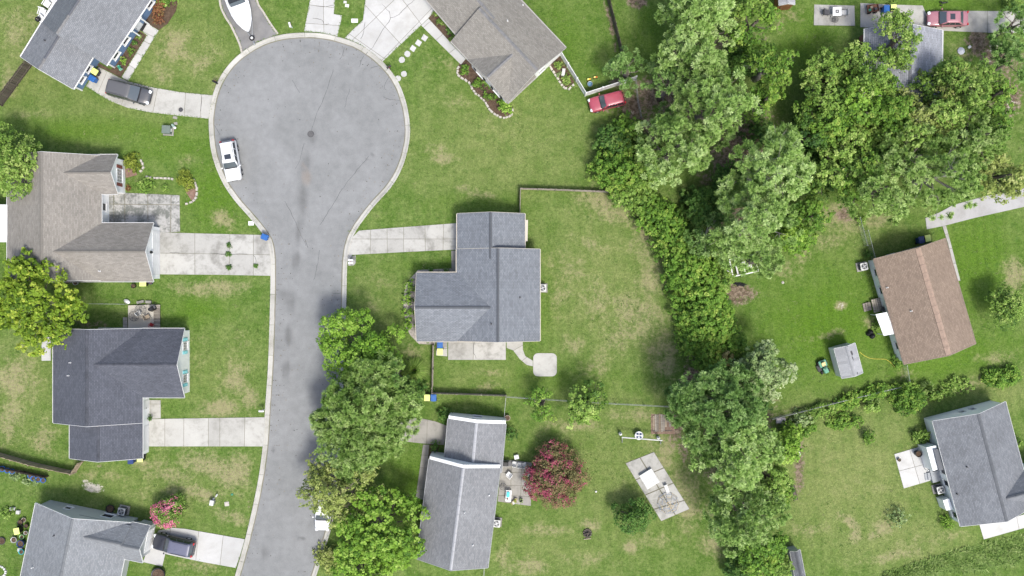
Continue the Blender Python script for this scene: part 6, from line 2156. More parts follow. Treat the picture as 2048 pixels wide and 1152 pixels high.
for lb, x, y, w, d, hh, m, nm, ct in (
    ('flat grey meter lid in the lawn above the transformer box', 350, 235, .5, .3, .04, CONC_GREY, 'meter_lid', 'meter lid'),
    ('second grey meter lid beside the transformer box', 351, 247, .4, .3, .04, CONC_GREY, 'meter_lid', 'meter lid'),
    ('white utility cover between the two white driveways', 709, 41, .72, .42, .18, WHITE, 'utility_cover', 'utility cover'),
    ('small white cover at the upper end of the lawn strip', 694, 11, .4, .32, .12, WHITE, 'utility_cover', 'utility cover'),
    ('pale blue white cover at the top of the lawn strip', 690, 4, .34, .26, .10, WHITE_DULL, 'utility_cover', 'utility cover'),
    ('white cover lying on the lawn near the lone blue bin', 502, 446.5, .6, .46, .1, WHITE, 'utility_cover', 'utility cover'),
    ('pinkish white stone slab below the wire fence', 1562, 841, 1.0, .6, .25, simple('pinkish_stone', (.55, .49, .48), .8), 'stone_slab', 'stone'),
    ('pale concrete splash block beside the dark roof', 92, 698, 1.0, 2.6, .12, CONC_WHITE, 'concrete_step', 'step'),
    ('grey block at the deck edge above the dark roof, first of two', 280, 604, .8, .28, .3, CONC_GREY, 'concrete_block', 'block'),
    ('grey block at the deck edge above the dark roof, nearer the boards', 296, 604, .6, .3, .3, CONC_GREY, 'concrete_block', 'block'),
    ('white bench slab between the round shrubs', 1127, 144, .35, .8, .4, WHITE_DULL, 'stone_bench', 'bench'),
    ('white square side table at the end of the panelled patio', 1033, 914.5, .5, .45, .45, WHITE, 'side_table', 'table'),
    ('green meter cover on the front lawn by the grey sided house', 464, 989, .26, .2, .06, GREEN_PL, 'meter_lid', 'meter lid'),
    ('speckled grey meter lid on the front lawn by the grey sided house', 453.5, 1008, .5, .48, .06, STONE, 'meter_lid', 'meter lid')):
    c = P(x, y, hh)
    g = G(); g.box((0, 0, hh / 2), (w, d, hh)); g.box((0, 0, hh + .012), (w * .8, d * .75, .025), 0, .95)
    o = g.obj(nm, m, bevel=.015); o.location = (c.x, c.y, 0.0); o.rotation_euler.z = random.uniform(-.25, .25) if w < .9 else 0
    tag(o, lb, ct)
c = P(423, 1006, .7)
t = thing('service_pedestal', 'silver service box standing on the front lawn', 'utility post', (c.x, c.y, 0), heading(-1, 6))
G().box((0, 0, .35), (.55, .42, .7), 0, .95).obj('cabinet', STEEL, t, bevel=.04)
G().box((0, 0, .72), (.6, .46, .05), 0, .9).obj('lid', WHITE_DULL, t)
G().tube((-.35, .0, 0), (-.35, .0, .3), .12, .1, 10).obj('post', WHITE_DULL, t)
c = P(432, 992, .4)
t = thing('service_pedestal', 'tilted white pipe marker above the silver service box', 'utility post', (c.x, c.y, 0), heading(1, -1))
G().tube((-.2, 0, 0), (.2, 0, .5), .09, .07, 10).obj('post', WHITE, t); G().tube((.2, 0, .5), (.24, 0, .55), .1, .09, 10).obj('cap', WHITE_DULL, t)

# ---------------------------------------------------------------- chairs, tables, grills
def chair(label, px, py, rz, mat, group='garden chairs', s=.55, zg=.05, cushion=None):
    c = P(px, py, .6)
    t = thing('garden_chair', label, 'chair', (c.x, c.y, zg), rz, group)
    G().box((0, 0, .42), (s, s, .05)).obj('seat', cushion or mat, t, bevel=.02)
    g = G()
    for i in range(5): g.box((-s / 2 - .02, (i - 2) * s * .21, .68), (.03, s * .15, .5))
    g.box((-s / 2 - .02, 0, .95), (.05, s, .06)); g.obj('backrest', cushion or mat, t)
    for sx in (-1, 1):
        for sy in (-1, 1): G().tube((sx * s * .45, sy * s * .45, 0), (sx * s * .43, sy * s * .43, .42), .022, .022, 6).obj('leg', mat, t)
    for sy in (-1, 1):
        g = G(); g.tube((-s / 2, sy * s * .52, .64), (s * .4, sy * s * .52, .64), .025, .025, 6); g.tube((s * .4, sy * s * .52, .64), (s * .42, sy * s * .48, .42), .02, .02, 6); g.obj('armrest', mat, t)
    return t


def round_table(label, px, py, r, top, leg, h=.72, ring=False, zg=.05, cat='table'):
    c = P(px, py, h)
    t = thing('garden_table', label, cat, (c.x, c.y, zg))
    g = G()
    if ring:
        g.ring((0, 0, h), r, .025, 30, 6)
        for rr in (.3, .55, .8): g.ring((0, 0, h), r * rr, .010, 26, 4)
        for i in range(10):
            a = i * math.pi / 5; g.tube((0, 0, h), (r * math.cos(a), r * math.sin(a), h), .012, .012, 4)
    else:
        g.lathe((0, 0, h - .03), [(r * .96, 0), (r, .02), (r * .98, .045)], 24)
    g.obj('table_top', top, t)
    for i in range(4):
        a = i * math.pi / 2 + .6
        G().tube((r * .75 * math.cos(a), r * .75 * math.sin(a), 0), (r * .5 * math.cos(a), r * .5 * math.sin(a), h - .03), .02, .02, 6).obj('leg', leg, t)
    return t


def kettle_grill(label, px, py, r=.3, zg=.05, group='black grills'):
    c = P(px, py, .8)
    t = thing('kettle_grill', label, 'grill', (c.x, c.y, zg), .4, group)
    g = G(); g.lathe((0, 0, .5), [(.05, 0), (r * .7, .06), (r, .22)], 18); g.obj('bowl', BLACK, t, True)
    g = G(); g.lathe((0, 0, .725), [(r, 0), (r * .9, .12), (r * .5, .21), (.04, .24)], 18); ld = g.obj('lid', BLACK, t, True)
    G().box((0, 0, .985), (.16, .04, .03)).obj('handle', WOOD_TAN, ld)
    for i in range(3):
        a = i * 2.094; G().tube((.32 * math.cos(a), .32 * math.sin(a), 0), (.12 * math.cos(a), .12 * math.sin(a), .6), .015, .015, 6).obj('leg', STEEL, t)


# white table set on the top slab
c = P(1674, 23, .75)
t = thing('patio_table', 'white square table with a dark umbrella hole', 'table', (c.x, c.y, .06), .0)
G().box((0, 0, .73), (.98, .98, .045)).obj('table_top', WHITE, t, bevel=.02)
G().box((0, 0, .757), (.36, .36, .008)).obj('centre_plate', METAL_DK, t)
G().disc((0, 0, .766), .07, .01, 12).obj('umbrella_hole', WHITE, t)
for sx in (-1, 1):
    for sy in (-1, 1): G().box((sx * .42, sy * .42, .36), (.06, .06, .7)).obj('leg', WHITE, t)
chair('dark chair beside the white square table, on its shed side', 1653, 24, 0, METAL_DK, 'patio chairs', .62)
chair('dark and white chair on the far side of the white square table', 1689, 25, 3.14, METAL_DK, 'patio chairs', .6, cushion=WHITE_DULL)
round_table('dark round wire stool table below the white square table', 1670, 39, .34, METAL_DK, METAL_DK, .45, True)
# rusty cart
c = P(1745, 17, .5)
t = thing('garden_cart', 'rusty garden cart loaded with junk on the top driveway', 'cart', (c.x, c.y, .06), .1)
RUSTY = simple('rusty_steel', (.17, .085, .06), .85, var=.5)
g = G(); g.box((0, 0, .42), (1.2, .75, .05))
for s in (-1, 1): g.box((0, s * .38, .55), (1.2, .03, .28)); g.box((s * .6, 0, .55), (.03, .72, .28))
g.obj('tray', RUSTY, t)
g = G(); g.tube((.6, 0, .45), (1.15, 0, .75), .025); g.tube((1.15, -.2, .75), (1.15, .2, .75), .022); g.obj('handle', RUSTY, t)
for x in (-.35, .35):
    for y in (-.42, .42): G().tube((x, y - .05, .2), (x, y + .05, .2), .2, .2, 12).obj('wheel', RUBBER, t)
for x, y, m in ((-.2, .1, WOOD_TAN), (.25, -.12, METAL_DK), (-.4, -.2, GREEN_PL)): G().box((x, y, .6), (.32, .26, .3), random.random()).obj('load', m, t, bevel=.03)
# fallen umbrella
c = P(1924, 101, .3)
t = thing('patio_umbrella', 'grey umbrella lying open on the dry lawn', 'umbrella', (c.x, c.y, 0), .5)
g = G(); vs = [(0, 0, .42)] + [(.42 * math.cos(i * .7854) * 1.0, .42 * math.sin(i * .7854), .12) for i in range(8)]
g.add(vs, [[0, 1 + i, 1 + (i + 1) % 8] for i in range(8)]); g.obj('canopy', simple('pale_grey_cloth', (.36, .38, .43), .8), t)
G().tube((0, 0, .42), (.1, .05, .03), .02, .02, 6).obj('pole', STEEL, t)
c = P(1939, 94, .1)
tag(G().box((c.x, c.y, .1), (.36, .28, .2), .6).obj('plastic_jug', WHITE, bevel=.05), 'small white jug lying near the grey umbrella', 'jug')
c = P(1887, 6, .2)
t = thing('tricycle', 'small dark toy trike on the grass above the rose sedan', 'tricycle', (c.x, c.y, 0), .2)
for x, y, r in ((-.25, -.2, .14), (-.25, .2, .14), (.3, 0, .18)): G().tube((x, y - .03, r), (x, y + .03, r), r, r, 12).obj('wheel', RUBBER, t)
g = G(); g.tube((-.25, 0, .2), (.3, 0, .32), .03); g.tube((.3, -.2, .55), (.3, .2, .55), .02); g.tube((.3, 0, .3), (.3, 0, .55), .02); g.obj('frame', METAL_DK, t)
G().box((-.15, 0, .33), (.25, .2, .05)).obj('seat', BLACK, t)

# white garden loungers behind the blue house
def armchair(label, px, py, rz):
    c = P(px, py, .5)
    t = thing('garden_armchair', label, 'chair', (c.x, c.y, 0), rz, 'white garden armchairs')
    G().box((0, 0, .38), (.7, .75, .1), 0, 1.0).obj('seat', WHITE, t, bevel=.03)
    G().box((-.38, 0, .68), (.1, .75, .6)).obj('backrest', WHITE, t, bevel=.03)
    for s in (-1, 1): G().box((0, s * .40, .58), (.7, .09, .07)).obj('armrest', WHITE, t, bevel=.02)
    for sx in (-1, 1):
        for sy in (-1, 1): G().box((sx * .3, sy * .36, .17), (.07, .07, .33)).obj('leg', WHITE, t)
a = heading(-.55, .83)
armchair('white armchair behind the blue house, topmost of the row', 104, -3, a)
armchair('white armchair behind the blue house with its back to the roof, second down', 93, 7, a)
armchair('white armchair standing a little apart behind the blue house', 84, 24, a + .3)
armchair('white armchair beside the dark grill behind the blue house', 82, 38, a - .2)
kettle_grill('black grill at the end of the white armchairs', 75, 38, .3, 0)

# small garden things
c = P(239, 135.5, .3)
t = thing('hose_reel', 'small green hose reel in the mulch by the blue house', 'hose reel', (c.x, c.y, .05), .6)
G().tube((0, -.2, .25), (0, .2, .25), .16, .16, 14).obj('drum', GREEN_PL, t)
for s in (-1, 1): G().box((0, s * .22, .22), (.42, .04, .44), 0, .7).obj('side_frame', simple('pale_green_plastic', (.22, .48, .36), .5), t)
G().tube((0, .24, .25), (.12, .3, .25), .02).obj('crank', BLACK, t)
c = P(1180, 168, .3)
t = thing('toy_water_table', 'round blue toy tub on the lawn behind the white fence', 'toy', (c.x, c.y, 0))
g = G(); g.lathe((0, 0, 0), [(.20, 0), (.26, .3), (.29, .32), (.25, .30), (.2, .14), (.02, .14)], 18); g.obj('tub', simple('slate_blue_plastic', (.10, .20, .29), .5), t)
g = G(); g.ring((0, 0, .33), .28, .02, 18, 5); g.obj('rim', STEEL, t)
for lb, x, y, m in (('yellow toy ride on near the blue toy tub', 1178, 158, simple('yellow_toy', (.65, .42, .05), .5)), ('orange toy digger on the lawn beyond the blue toy tub', 1191, 154, simple('orange_toy', (.55, .16, .03), .5))):
    c = P(x, y, .25)
    t = thing('ride_on_toy', lb, 'toy', (c.x, c.y, 0), random.random() * 3, 'ride on toys')
    G().box((0, 0, .2), (.45, .18, .14)).obj('body', m, t, bevel=.03); G().box((-.1, 0, .3), (.18, .16, .12)).obj('seat', YEL_PL, t, bevel=.02)
    for x_ in (-.17, .17):
        for y_ in (-.11, .11): G().tube((x_, y_ - .02, .08), (x_, y_ + .02, .08), .08, .08, 10).obj('wheel', RUBBER, t)
    G().tube((.12, -.1, .38), (.12, .1, .38), .015).obj('handlebar', BLACK, t)
tag(G().lathe((*P(1192, 983, .1).xy, .0), [(.02, 0), (.1, .04), (.12, .12), (.08, .2), (.01, .23)], 12).obj('ball', WHITE, smooth=True), 'small pale ball on the lawn beside the big pink myrtle', 'ball')

# deck beside the dark roofed house
c = P(286, 632, .3)
d0 = thing('deck', 'pale patio deck with plank steps above the dark roofed house', 'deck', (c.x, c.y, 0))
def rel(px, py, z=0.0): 
    q = P(px, py, z); return q - Vector((c.x, c.y, 0))
g = G(); g.prism([rel(*q, .3).xy for q in ((256, 611), (307, 609), (307, 656), (256, 656))], -.02, .28); g.obj('slab', mat_concrete('cream_concrete', (.37, .345, .295), (.27, .25, .21), .5), d0)
for i in range(13):
    a = rel(307.5, 609.5 + i * 3.75, .3); b = rel(320, 609.5 + i * 3.75, .3)
    G().box(((a.x + b.x) / 2, (a.y + b.y) / 2 - .1, .27), ((b - a).length, .185, .05)).obj('plank', WOOD_GREY, d0)
g = G(); g.box((*rel(314, 633).xy, .11), (.6, 2.5, .24)); g.obj('plank_frame', WOOD_DARK, d0)
for i in range(2):
    for j in range(3):
        q = rel(248 + i * 4.6, 638 + j * 7, .1); G().box((q.x, q.y, .08), (.23, .36, .06)).obj('paver', CONC_GREY, d0)
round_table('round wire table on the pale deck above the dark roof', 283, 621, .62, METAL_DK, METAL_DK, .72, True, .28)
round_table('second wire table ring at the deck edge', 270, 632, .55, METAL_DK, METAL_DK, .5, True, .28)
chair('light framed chair between the wire tables on the deck', 279, 626, .7, WHITE_DULL, 'deck chairs', .42, .28)
chair('dark wire chair standing alone on the pale deck', 295.5, 634, .5, METAL_DK, 'deck chairs', .5, .28, WOOD_TAN)
c = P(303.5, 617.5, .8)
t = thing('covered_grill', 'grill under a black cover in the deck corner', 'grill', (c.x, c.y, .28), .5)
G().box((0, 0, .5), (.75, .5, 1.0), 0, .75).obj('cover', BLACK, t, bevel=.08); G().box((.42, 0, .75), (.2, .35, .04)).obj('side_shelf', METAL_DK, t)
c = P(304, 649.5, .5)
t = thing('folding_chair', 'small red folding chair at the foot of the pale deck', 'chair', (c.x, c.y, .28), 1.2)
RD = simple('red_paint', (.42, .035, .035), .5)
G().box((0, 0, .4), (.38, .38, .04)).obj('seat', simple('dark_red_canvas', (.22, .02, .02), .8), t); g = G(); g.ring((-.1, 0, .62), .22, .025, 16, 5, 0, 3.6); g.obj('backrest', RD, t)
for sx in (-1, 1):
    for sy in (-1, 1): G().tube((sx * .17, sy * .17, 0), (-sx * .17, sy * .17, .4), .015, .015, 5).obj('leg', RD, t)
c = P(253, 603, .3)
g = G(); g.lathe((0, 0, 0), [(.2, 0), (.3, .15), (.28, .3), (.12, .42), (.05, .5)], 9); o = g.obj('bag', WHITE, smooth=True); o.location = (c.x, c.y, 0); o.scale = (1.3, .8, .8); o.rotation_euler.z = -.5
tag(o, 'white plastic bag at the wire fence behind the deck', 'bag')

# clutter in the gap under the brown grey roof
for lb, x, y, r, hh, m in (('black round tub in the gap below the brown grey roof', 266, 572, .26, .5, BLACK), ('black pot beside the yellow lid below the brown grey roof', 294, 565, .18, .4, BLACK), ('dark blue pot near the white garage wall', 301, 565.5, .2, .4, NAVY_PL), ('grey tub under the eave of the brown grey roof', 150, 565, .3, .5, STEEL), ('black bucket under the lower eave of the brown grey roof', 135, 563, .26, .5, BLACK),
        ('black tyre planter at the grey sided house wall', 219.5, 1018, .48, .42, RUBBER), ('black tub cut off by the bottom edge', 316, 1150, .8, .5, BLACK), ('dark planter with a green plant on the white patio', 1838, 908, .38, .75, BLACK), ('small grey pot on the white patio', 1799, 920, .2, .35, simple('grey_pot', (.14, .15, .13), .8)), ('brown pot beside the upper block of the pale grey roof', 1015, 836, .32, .5, simple('pale_clay', (.30, .25, .21), .8)), ('dark hole pot at the edge of the lower left clutter', 3, 1082, .42, .2, METAL_DK),
        ('white tub among the lower left clutter', 27, 1080, .34, .4, WHITE_DULL), ('green tub among the lower left clutter', 43, 1074, .26, .4, simple('pale_lime_plastic', (.35, .62, .30), .5)), ('black pot highest in the lower left clutter', 40, 1045, .3, .4, BLACK), ('black pot by the grey wall in the lower left clutter', 52, 1052, .24, .4, BLACK), ('navy barrel by the lower left clutter', 40, 1088, .42, .8, NAVY_PL), ('white pail by the grey wall in the lower left clutter', 51, 1066, .22, .35, WHITE_DULL), ('speckled pot between the pails in the lower left clutter', 47, 1040, .26, .3, STONE),
        ('teal lidded tub below the lower left clutter', 42, 1104, .3, .4, TEAL)):
    c = P(x, y, hh)
    t = thing('plant_tub', lb, 'pot', (c.x, c.y, 0), 0, 'tubs and pots')
    g = G(); g.lathe((0, 0, 0), [(r * .72, 0), (r * .95, hh * .9), (r, hh), (r * .86, hh), (r * .8, hh * .82), (.01, hh * .82)], 18); g.obj('pot', m, t, True)
    g = G(); g.disc((0, 0, hh * .80), r * .8, .03, 14); g.obj('soil', MULCH, t)
    g = G(); g.ring((0, 0, hh), r * .93, r * .07, 18, 5); g.obj('rim', m, t)
for lb, x, y, w, d in (('white board leaning near the lower left clutter', 24, 1018, .55, .3), ('small white crate near the lower left clutter', 35, 1025, .4, .4), ('white sack on the lower left lawn', 39, 1100, .5, .35)):
    c = P(x, y, .3)
    g = G()
    for i in range(4): g.box(((i - 1.5) * w / 4, 0, .15), (w / 4 - .015, d, .3))
    g.box((0, 0, .04), (w, d + .02, .05))
    o = g.obj('crate', WHITE_DULL, bevel=.01); o.location = (c.x, c.y, 0); o.rotation_euler.z = random.uniform(-.6, .6)
    tag(o, lb, 'crate')

# blue pots and plants at the left edge
bp = simple('bright_blue_plastic', (.02, .13, .42), .45, var=.2)
for i, (x, y, r, lb) in enumerate(((4, 938, .34, 'blue tub with a rusty rim at the left edge'), (14, 941, .3, 'blue tub second from the left edge'), (24, 943, .3, 'blue tub beside the yellow green plants'), (60, 952, .28, 'blue tub starting the lower group of tubs'), (66, 957, .3, 'blue tub in the lower group, behind the plants'), (76, 959, .3, 'blue tub in the middle of the lower group'), (86, 961, .28, 'blue tub closing the lower group'))):
    c = P(x, y, .35)
    t = thing('plant_tub', lb, 'pot', (c.x, c.y, 0), 0, 'blue plant tubs')
    g = G(); g.lathe((0, 0, 0), [(r * .75, 0), (r, .38), (r * .88, .38), (r * .8, .3), (.01, .3)], 14); g.obj('pot', bp, t, True)
    g = G(); g.disc((0, 0, .29), r * .8, .03, 12); g.obj('soil', MULCH, t)
for lb, x, y, r in (('yellow green potted plant among the blue tubs', 24, 953, 9), ('leafy potted plant by the black pot', 34, 955, 8), ('green plant trailing between the blue tub groups', 50, 961, 9), ('pale plant in the lower group of blue tubs', 71, 966, 7)):
    shrub('potted_plant', lb, x, y, r, .6, 'grey', 'plants among the blue tubs', leaf=.13, cat='plant', n=6)

# patio behind the pale grey roof
c = P(1017, 992, .7)
t = thing('patio_cart', 'white patio cart with a turquoise cooler on top', 'cart', (c.x, c.y, .06), 1.5)
G().box((0, 0, .62), (1.25, .62, .05)).obj('top', WHITE, t, bevel=.02)
G().box((.18, .05, .72), (.6, .36, .16)).obj('cooler', TEAL, t, bevel=.04)
G().box((-.32, .1, .72), (.16, .14, .16)).obj('tray_tool', RUSTY, t)
for sx in (-1, 1):
    for sy in (-1, 1): G().box((sx * .55, sy * .25, .3), (.05, .05, .6)).obj('leg', WHITE, t)
c = P(1010, 928, .9)
t = thing('gas_grill', 'black gas grill by the wall of the pale grey roof', 'grill', (c.x, c.y, .06), .0)
G().box((0, 0, .5), (.95, .5, .5)).obj('cabinet', METAL_DK, t); G().box((0, 0, .9), (.75, .52, .26), 0, .8).obj('hood', BLACK, t, bevel=.06)
for s in (-1, 1): G().box((s * .55, 0, .76), (.32, .45, .04)).obj('side_shelf', METAL_DK, t)
G().tube((-.3, -.3, .88), (.3, -.3, .88), .02).obj('handle', STEEL, t)
chair('pale slatted chair beside the gas grill', 1029, 928, 1.4, WHITE_DULL, 'chairs on the panelled patio', .5)
chair('pale slatted chair in the middle of the patio row', 1040, 930, 1.5, WHITE_DULL, 'chairs on the panelled patio', .5)
chair('dark framed chair at the end of the patio row', 1049, 930, 1.8, METAL_DK, 'chairs on the panelled patio', .5, cushion=WHITE_DULL)
chair('low white chair turned askew on the patio', 1018, 950, 2.5, WHITE, 'chairs on the panelled patio', .55)
round_table('grey wire table ring by the white patio cart', 1006, 973, .38, METAL_DK, METAL_DK, .5, True)
for lb, x, y, m, st in (('orange flowered pot at the patio foot', 1031, 1000, simple('cream_clay', (.5, .4, .28), .8), 'gold'), ('cream pot with pale plant at the patio foot', 1026, 1006, WHITE_DULL, 'tan'), ('small potted fern at the myrtle end of the patio', 1042, 1001, RUBBER, 'grey')):
    c = P(x, y, .3)
    t = thing('flower_pot', lb, 'pot', (c.x, c.y, .05), 0, 'flower pots at the patio foot')
    g = G(); g.lathe((0, 0, 0), [(.13, 0), (.2, .28), (.17, .28), (.15, .22), (.01, .22)], 12); g.obj('pot', m, t)
    rng = np.random.default_rng(int(x)); q, ti = broad_leaves(np.array([[0, 0, .35, .24]]), 1400, .1, rng, clump=.09, per=8); link('foliage', leaf_mesh('foliage', q, ti, LEAF[st]), None, t)

# swing frame with saucer
c = P(1277, 871, 1.0)
t = thing('saucer_swing', 'white frame with a round saucer and two end posts on the lawn', 'swing', (c.x, c.y, 0), -.04)
def rl(px, py, z):
    q = P(px, py, z) - Vector((c.x, c.y, 0)); return (q.x, q.y, q.z)
G().tube(rl(1244, 876, 1.6), rl(1325, 879, 1.6), .07, .07, 8).obj('top_beam', WHITE_DULL, t)
for x, y in ((1240, 868), (1316, 873)):
    G().tube(rl(x, y, 0), rl(x + 3, y + 2, 1.6), .06, .06, 8).obj('leg', WHITE_DULL, t)
    g = G(); q = rl(x, y, .0); g.lathe((q[0], q[1], 0), [(.18, 0), (.18, .5), (.12, .6), (.02, .62)], 12); g.obj('post_cap', WHITE, t)
for x in (1245, 1322): G().tube(rl(x, 886, 0), rl(x, 878, 1.6), .05, .05, 8).obj('brace', STEEL, t)
g = G(); q = rl(1278, 871, .7); g.ring((q[0], q[1], .7), .42, .06, 26, 8); g.obj('saucer_ring', WHITE, t, True)
g = G(); g.disc((q[0], q[1], .66), .38, .03, 22); sa = g.obj('saucer', WHITE, t)
for i in range(4):
    a = i * math.pi / 2 + .78
    g = G(); g.prism([(q[0] + r_ * math.cos(a + b_), q[1] + r_ * math.sin(a + b_)) for r_, b_ in ((.09, -.5), (.33, -.42), (.36, 0), (.33, .42), (.09, .5))], .692, .705); g.obj('dark_panel', simple('navy_fabric', (.03, .05, .13), .7), sa)
for i in range(4):
    a = i * math.pi / 2; G().tube((q[0] + .4 * math.cos(a), q[1] + .4 * math.sin(a), .72), (q[0], q[1] - .25, 1.6), .01, .01, 4).obj('rope', WHITE_DULL, t)

# climbing dome and lid table on the play slab
c = P(1336, 1006, .0)
t = thing('climbing_dome', 'climbing dome of thin coloured bars on the long slab', 'climbing frame', (c.x, c.y, .06))
rr = 1.2
PIPE = [simple('faded_blue_pipe', (.20, .25, .34), .5), simple('faded_tan_pipe', (.48, .38, .22), .5), STEEL]
lev = [(1.0, 0.0), (.92, .38), (.72, .78), (.38, 1.08)]
for k, (f, z) in enumerate(lev):
    n = 10 if k < 3 else 5
    for i in range(n):
        a, b_ = 2 * math.pi * i / n, 2 * math.pi * (i + 1) / n
        G().tube((rr * f * math.cos(a), rr * f * math.sin(a), z), (rr * f * math.cos(b_), rr * f * math.sin(b_), z), .022, .022, 6).obj('bar', PIPE[(i + k) % 3], t)
        if k < 3:
            f2, z2 = lev[k + 1]; a2 = a if k < 2 else 2 * math.pi * round(i / 2 % 5) / 5
            G().tube((rr * f * math.cos(a), rr * f * math.sin(a), z), (rr * f2 * math.cos(a2), rr * f2 * math.sin(a2), z2), .022, .022, 6).obj('bar', PIPE[(i + k + 1) % 3], t)
for i in range(5):
    a = 2 * math.pi * i / 5; G().tube((rr * .38 * math.cos(a), rr * .38 * math.sin(a), 1.08), (0, 0, 1.18), .022, .022, 6).obj('bar', PIPE[1], t)
c = P(1299, 958, .5)
t = thing('sandbox', 'closed sandbox with a pale grey plank lid on the long slab', 'sandbox', (c.x, c.y, .06), heading(28, 46))
G().box((0, 0, .2), (1.75, 1.45, .4)).obj('box', WHITE_DULL, t)
for i in range(8):
    G().box((-.88 + .22 * i + .11, 0, .43), (.205, 1.6, .05)).obj('plank', WHITE_DULL, t)
c = P(1334, 979, .2)
t = thing('toy_slide', 'small white plastic slide by the climbing dome', 'slide', (c.x, c.y, .06), heading(2, 5))
g = G(); g.add([(-.6, -.18, .5), (-.6, .18, .5), (.5, .18, .06), (.5, -.18, .06), (-.6, -.18, .45), (-.6, .18, .45), (.5, .18, .01), (.5, -.18, .01)], [[0, 1, 2, 3], [7, 6, 5, 4], [0, 4, 5, 1], [2, 6, 7, 3], [1, 5, 6, 2], [3, 7, 4, 0]]); g.obj('chute', WHITE_DULL, t)
for s in (-1, 1): G().tube((-.6, s * .18, 0), (-.6, s * .18, .55), .03).obj('leg', STEEL, t)
# weathered boards
c = P(1324, 847)
t = thing('board_platform', 'weathered grey boards lying on reddish ground by the pines', 'platform', (c.x, c.y, 0))
for i in range(9):
    a = random.uniform(-.03, .03); x = 1307 + i * 4.1
    L = random.uniform(1.6, 2.1) if i < 6 else random.uniform(.5, 1.2)
    q = P(x, 846 + (0 if i < 6 else random.uniform(-12, 12))) - Vector((c.x, c.y, 0))
    G().box((q.x, q.y, .06), (.19, L, .05), a).obj('plank', WOOD_GREY if i % 3 else WOOD_TAN, t)
for y in (-.8, .8): G().box((0, y, .02), (2.2, .12, .05)).obj('bearer', WOOD_DARK, t)
tag(G().prism(XY([(1302, 828), (1346, 830), (1350, 868), (1302, 868)]), -.05, .015).obj('bare_soil', mat_mulch('bare_red_soil', (.15, .10, .075), (.25, .18, .14), 5)), 'reddish bare soil under the weathered boards', kind='structure')

# fire pit
c = P(1175, 1067, .2)
t = thing('fire_pit', 'small stone fire pit with charred logs on the lawn', 'fire pit', (c.x, c.y, 0))
for i in range(11):
    a = 2 * math.pi * i / 11
    G().box((.42 * math.cos(a), .42 * math.sin(a), .09), (.18, .2, .18), a + random.uniform(-.2, .2), .8).obj('stone', simple('sooty_stone', (.09, .075, .065), .9, var=.5), t)
g = G(); g.disc((0, 0, .0), .36, .03, 14); g.obj('ash', simple('ash', (.04, .038, .036), .95), t)
for i, (x, y, a) in enumerate(((0, -.62, .1), (.1, .05, 1.2), (-.08, 0, .3))): G().tube((x - .4 * math.cos(a), y - .4 * math.sin(a), .09 + .05 * i), (x + .4 * math.cos(a), y + .4 * math.sin(a), .1 + .05 * i), .055, .05, 7).obj('log', WOOD_TAN if i == 0 else WOOD_DARK, t)

# white trailer frame under the pines
c = P(1487, 531, .5)
t = thing('utility_trailer', 'white open trailer frame half under the silvery pines', 'trailer', (c.x, c.y, 0), heading(60, -13))
for s in (-1, 1):
    G().box((0, s * .95, .62), (2.9, .12, .14)).obj('side_rail', WHITE, t); G().box((s * 1.42, 0, .6), (.12, 1.8, .12)).obj('end_rail', WHITE, t)
for x in (-.8, 0, .8): G().box((x, 0, .5), (.16, 1.8, .06)).obj('cross_member', WHITE_DULL, t)
G().box((.3, .1, .56), (.9, .7, .05)).obj('loose_panel', WHITE_DULL, t)
for s in (-1, 1): G().tube((-.3, s * 1.06, .3), (-.3, s * 1.2, .3), .3, .3, 14).obj('wheel', RUBBER, t)
g = G(); g.tube((-1.45, -.5, .45), (-2.1, 0, .45), .05); g.tube((-1.45, .5, .45), (-2.1, 0, .45), .05); g.obj('tongue', WHITE, t)
g = G(); c = P(1479, 570, .1)
for i in range(7):
    a = random.uniform(-.5, .5); g.tube((c.x + random.uniform(-.9, .5), c.y + random.uniform(-.3, .3), .08), (c.x + random.uniform(0, .95), c.y + random.uniform(-.3, .35), .14), .06, .04, 6)
tag(g.obj('black_tarp', BLACK), 'crumpled black tarp on the bare soil below the white trailer', 'tarp')
c = P(1404, 450, 1.2)
t = thing('metal_trestle', 'blue grey metal frame showing beneath the pine edge', 'trestle', (c.x, c.y, 0))
SB = simple('slate_blue_paint', (.16, .24, .27), .5)
G().tube((0, 0, 1.5), (.95, .12, 1.5), .05, .05, 8).obj('top_bar', SB, t)
for x, y in ((0, 0), (.95, .12)): G().tube((x, y, 1.5), (x + .12, y - .7, 0), .045, .045, 8).obj('leg', SB, t); G().tube((x, y, 1.5), (x - .05, y + .6, 0), .045, .045, 8).obj('leg', SB, t)

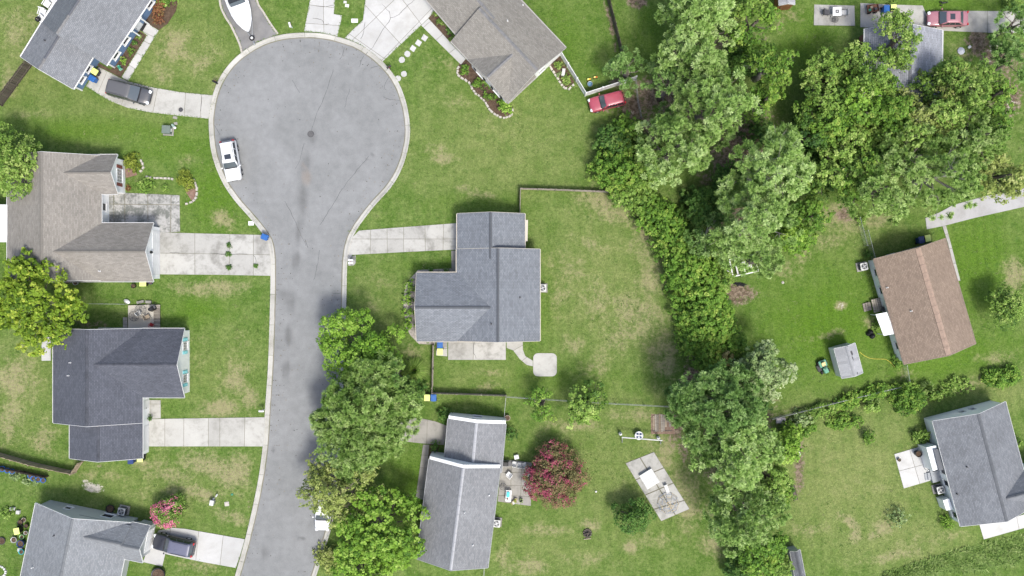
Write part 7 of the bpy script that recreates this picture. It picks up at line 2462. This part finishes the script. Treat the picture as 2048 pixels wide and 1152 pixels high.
# plank bench and boards at the lower pines
c = P(1588, 985, .4)
t = thing('bench', 'dark plank bench at the edge of the lower pines', 'bench', (c.x, c.y, 0), heading(3, 12))
for i in range(3): G().box((0, (i - 1) * .17, .42), (1.7, .15, .04)).obj('plank', WOOD_DARK, t)
for x in (-.6, .6): G().box((x, 0, .2), (.08, .42, .4)).obj('leg', WOOD_DARK, t)
G().box((0, -.3, .7), (1.7, .04, .3)).obj('backrest', WOOD_DARK, t)
c = P(1595, 902, .2)
t = thing('board_pile', 'pale old boards piled beside the lower pines', 'boards', (c.x, c.y, 0), heading(8, 20))
for i in range(4): G().box((random.uniform(-.1, .1), (i % 2) * .2 - .1, .03 + .045 * i), (1.2, .18, .04), random.uniform(-.15, .15)).obj('plank', WHITE_DULL if i % 2 else WOOD_TAN, t)

# around the tan roofed house
c = P(1744, 668, .3)
for i, (x, y, r, lb) in enumerate(((1742, 664, .34, 'black rubbish bag at the end of the white awning'), (1746, 672, .36, 'black rubbish bag lowest by the white awning'), (1737, 668, .26, 'small black rubbish bag on the lawn side'))):
    q = P(x, y, .3); g = G(); g.lathe((0, 0, 0), [(r * .8, 0), (r, .12), (r * .85, .3), (r * .35, .45), (.05, .52)], 9)
    o = g.obj('rubbish_bag', BLACK, smooth=True); o.location = (q.x, q.y, 0); o.rotation_euler.z = i; o.scale = (1, .85, 1)
    tag(o, lb, 'bag', 'black rubbish bags')
chair('white plastic chair on the plank deck of the tan house', 1764, 618, 1.2, METAL_DK, 'deck chairs', .5, .47)
pts = [P(*q).xy for q in ((1719, 704), (1728, 711), (1742, 717), (1758, 718), (1772, 719), (1784, 728), (1790, 736))]
sp = smooth_path(pts, .25); g = G(); g.path([(v.x, v.y, .03) for v in sp], .022, 5)
tag(g.obj('garden_hose', simple('yellow_hose', (.50, .42, .07), .5)), 'yellow garden hose winding from the white shed to the tan roof', 'hose')
c = P(1678, 608, .05)
tag(G().lathe((*P(1566, 565, .1).xy, 0), [(.12, 0), (.16, .06), (.05, .12)], 8).obj('pale_rock', STONE), 'small pale rock on the lawn near the bare soil', 'rock')
# deck chair and steps railing on the small grey deck
c = P(1856, 941, .8)
tag(G().tube((*c.xy, 0), (*c.xy, .85), .05, .05, 8).tube((*c.xy, .84), (*c.xy, .9), .08, .05, 8).obj('railing_post', WHITE), 'short white post at the grey deck steps', 'post')
# dark edge pipe on the roof corner bracket lamps skipped: nothing visible
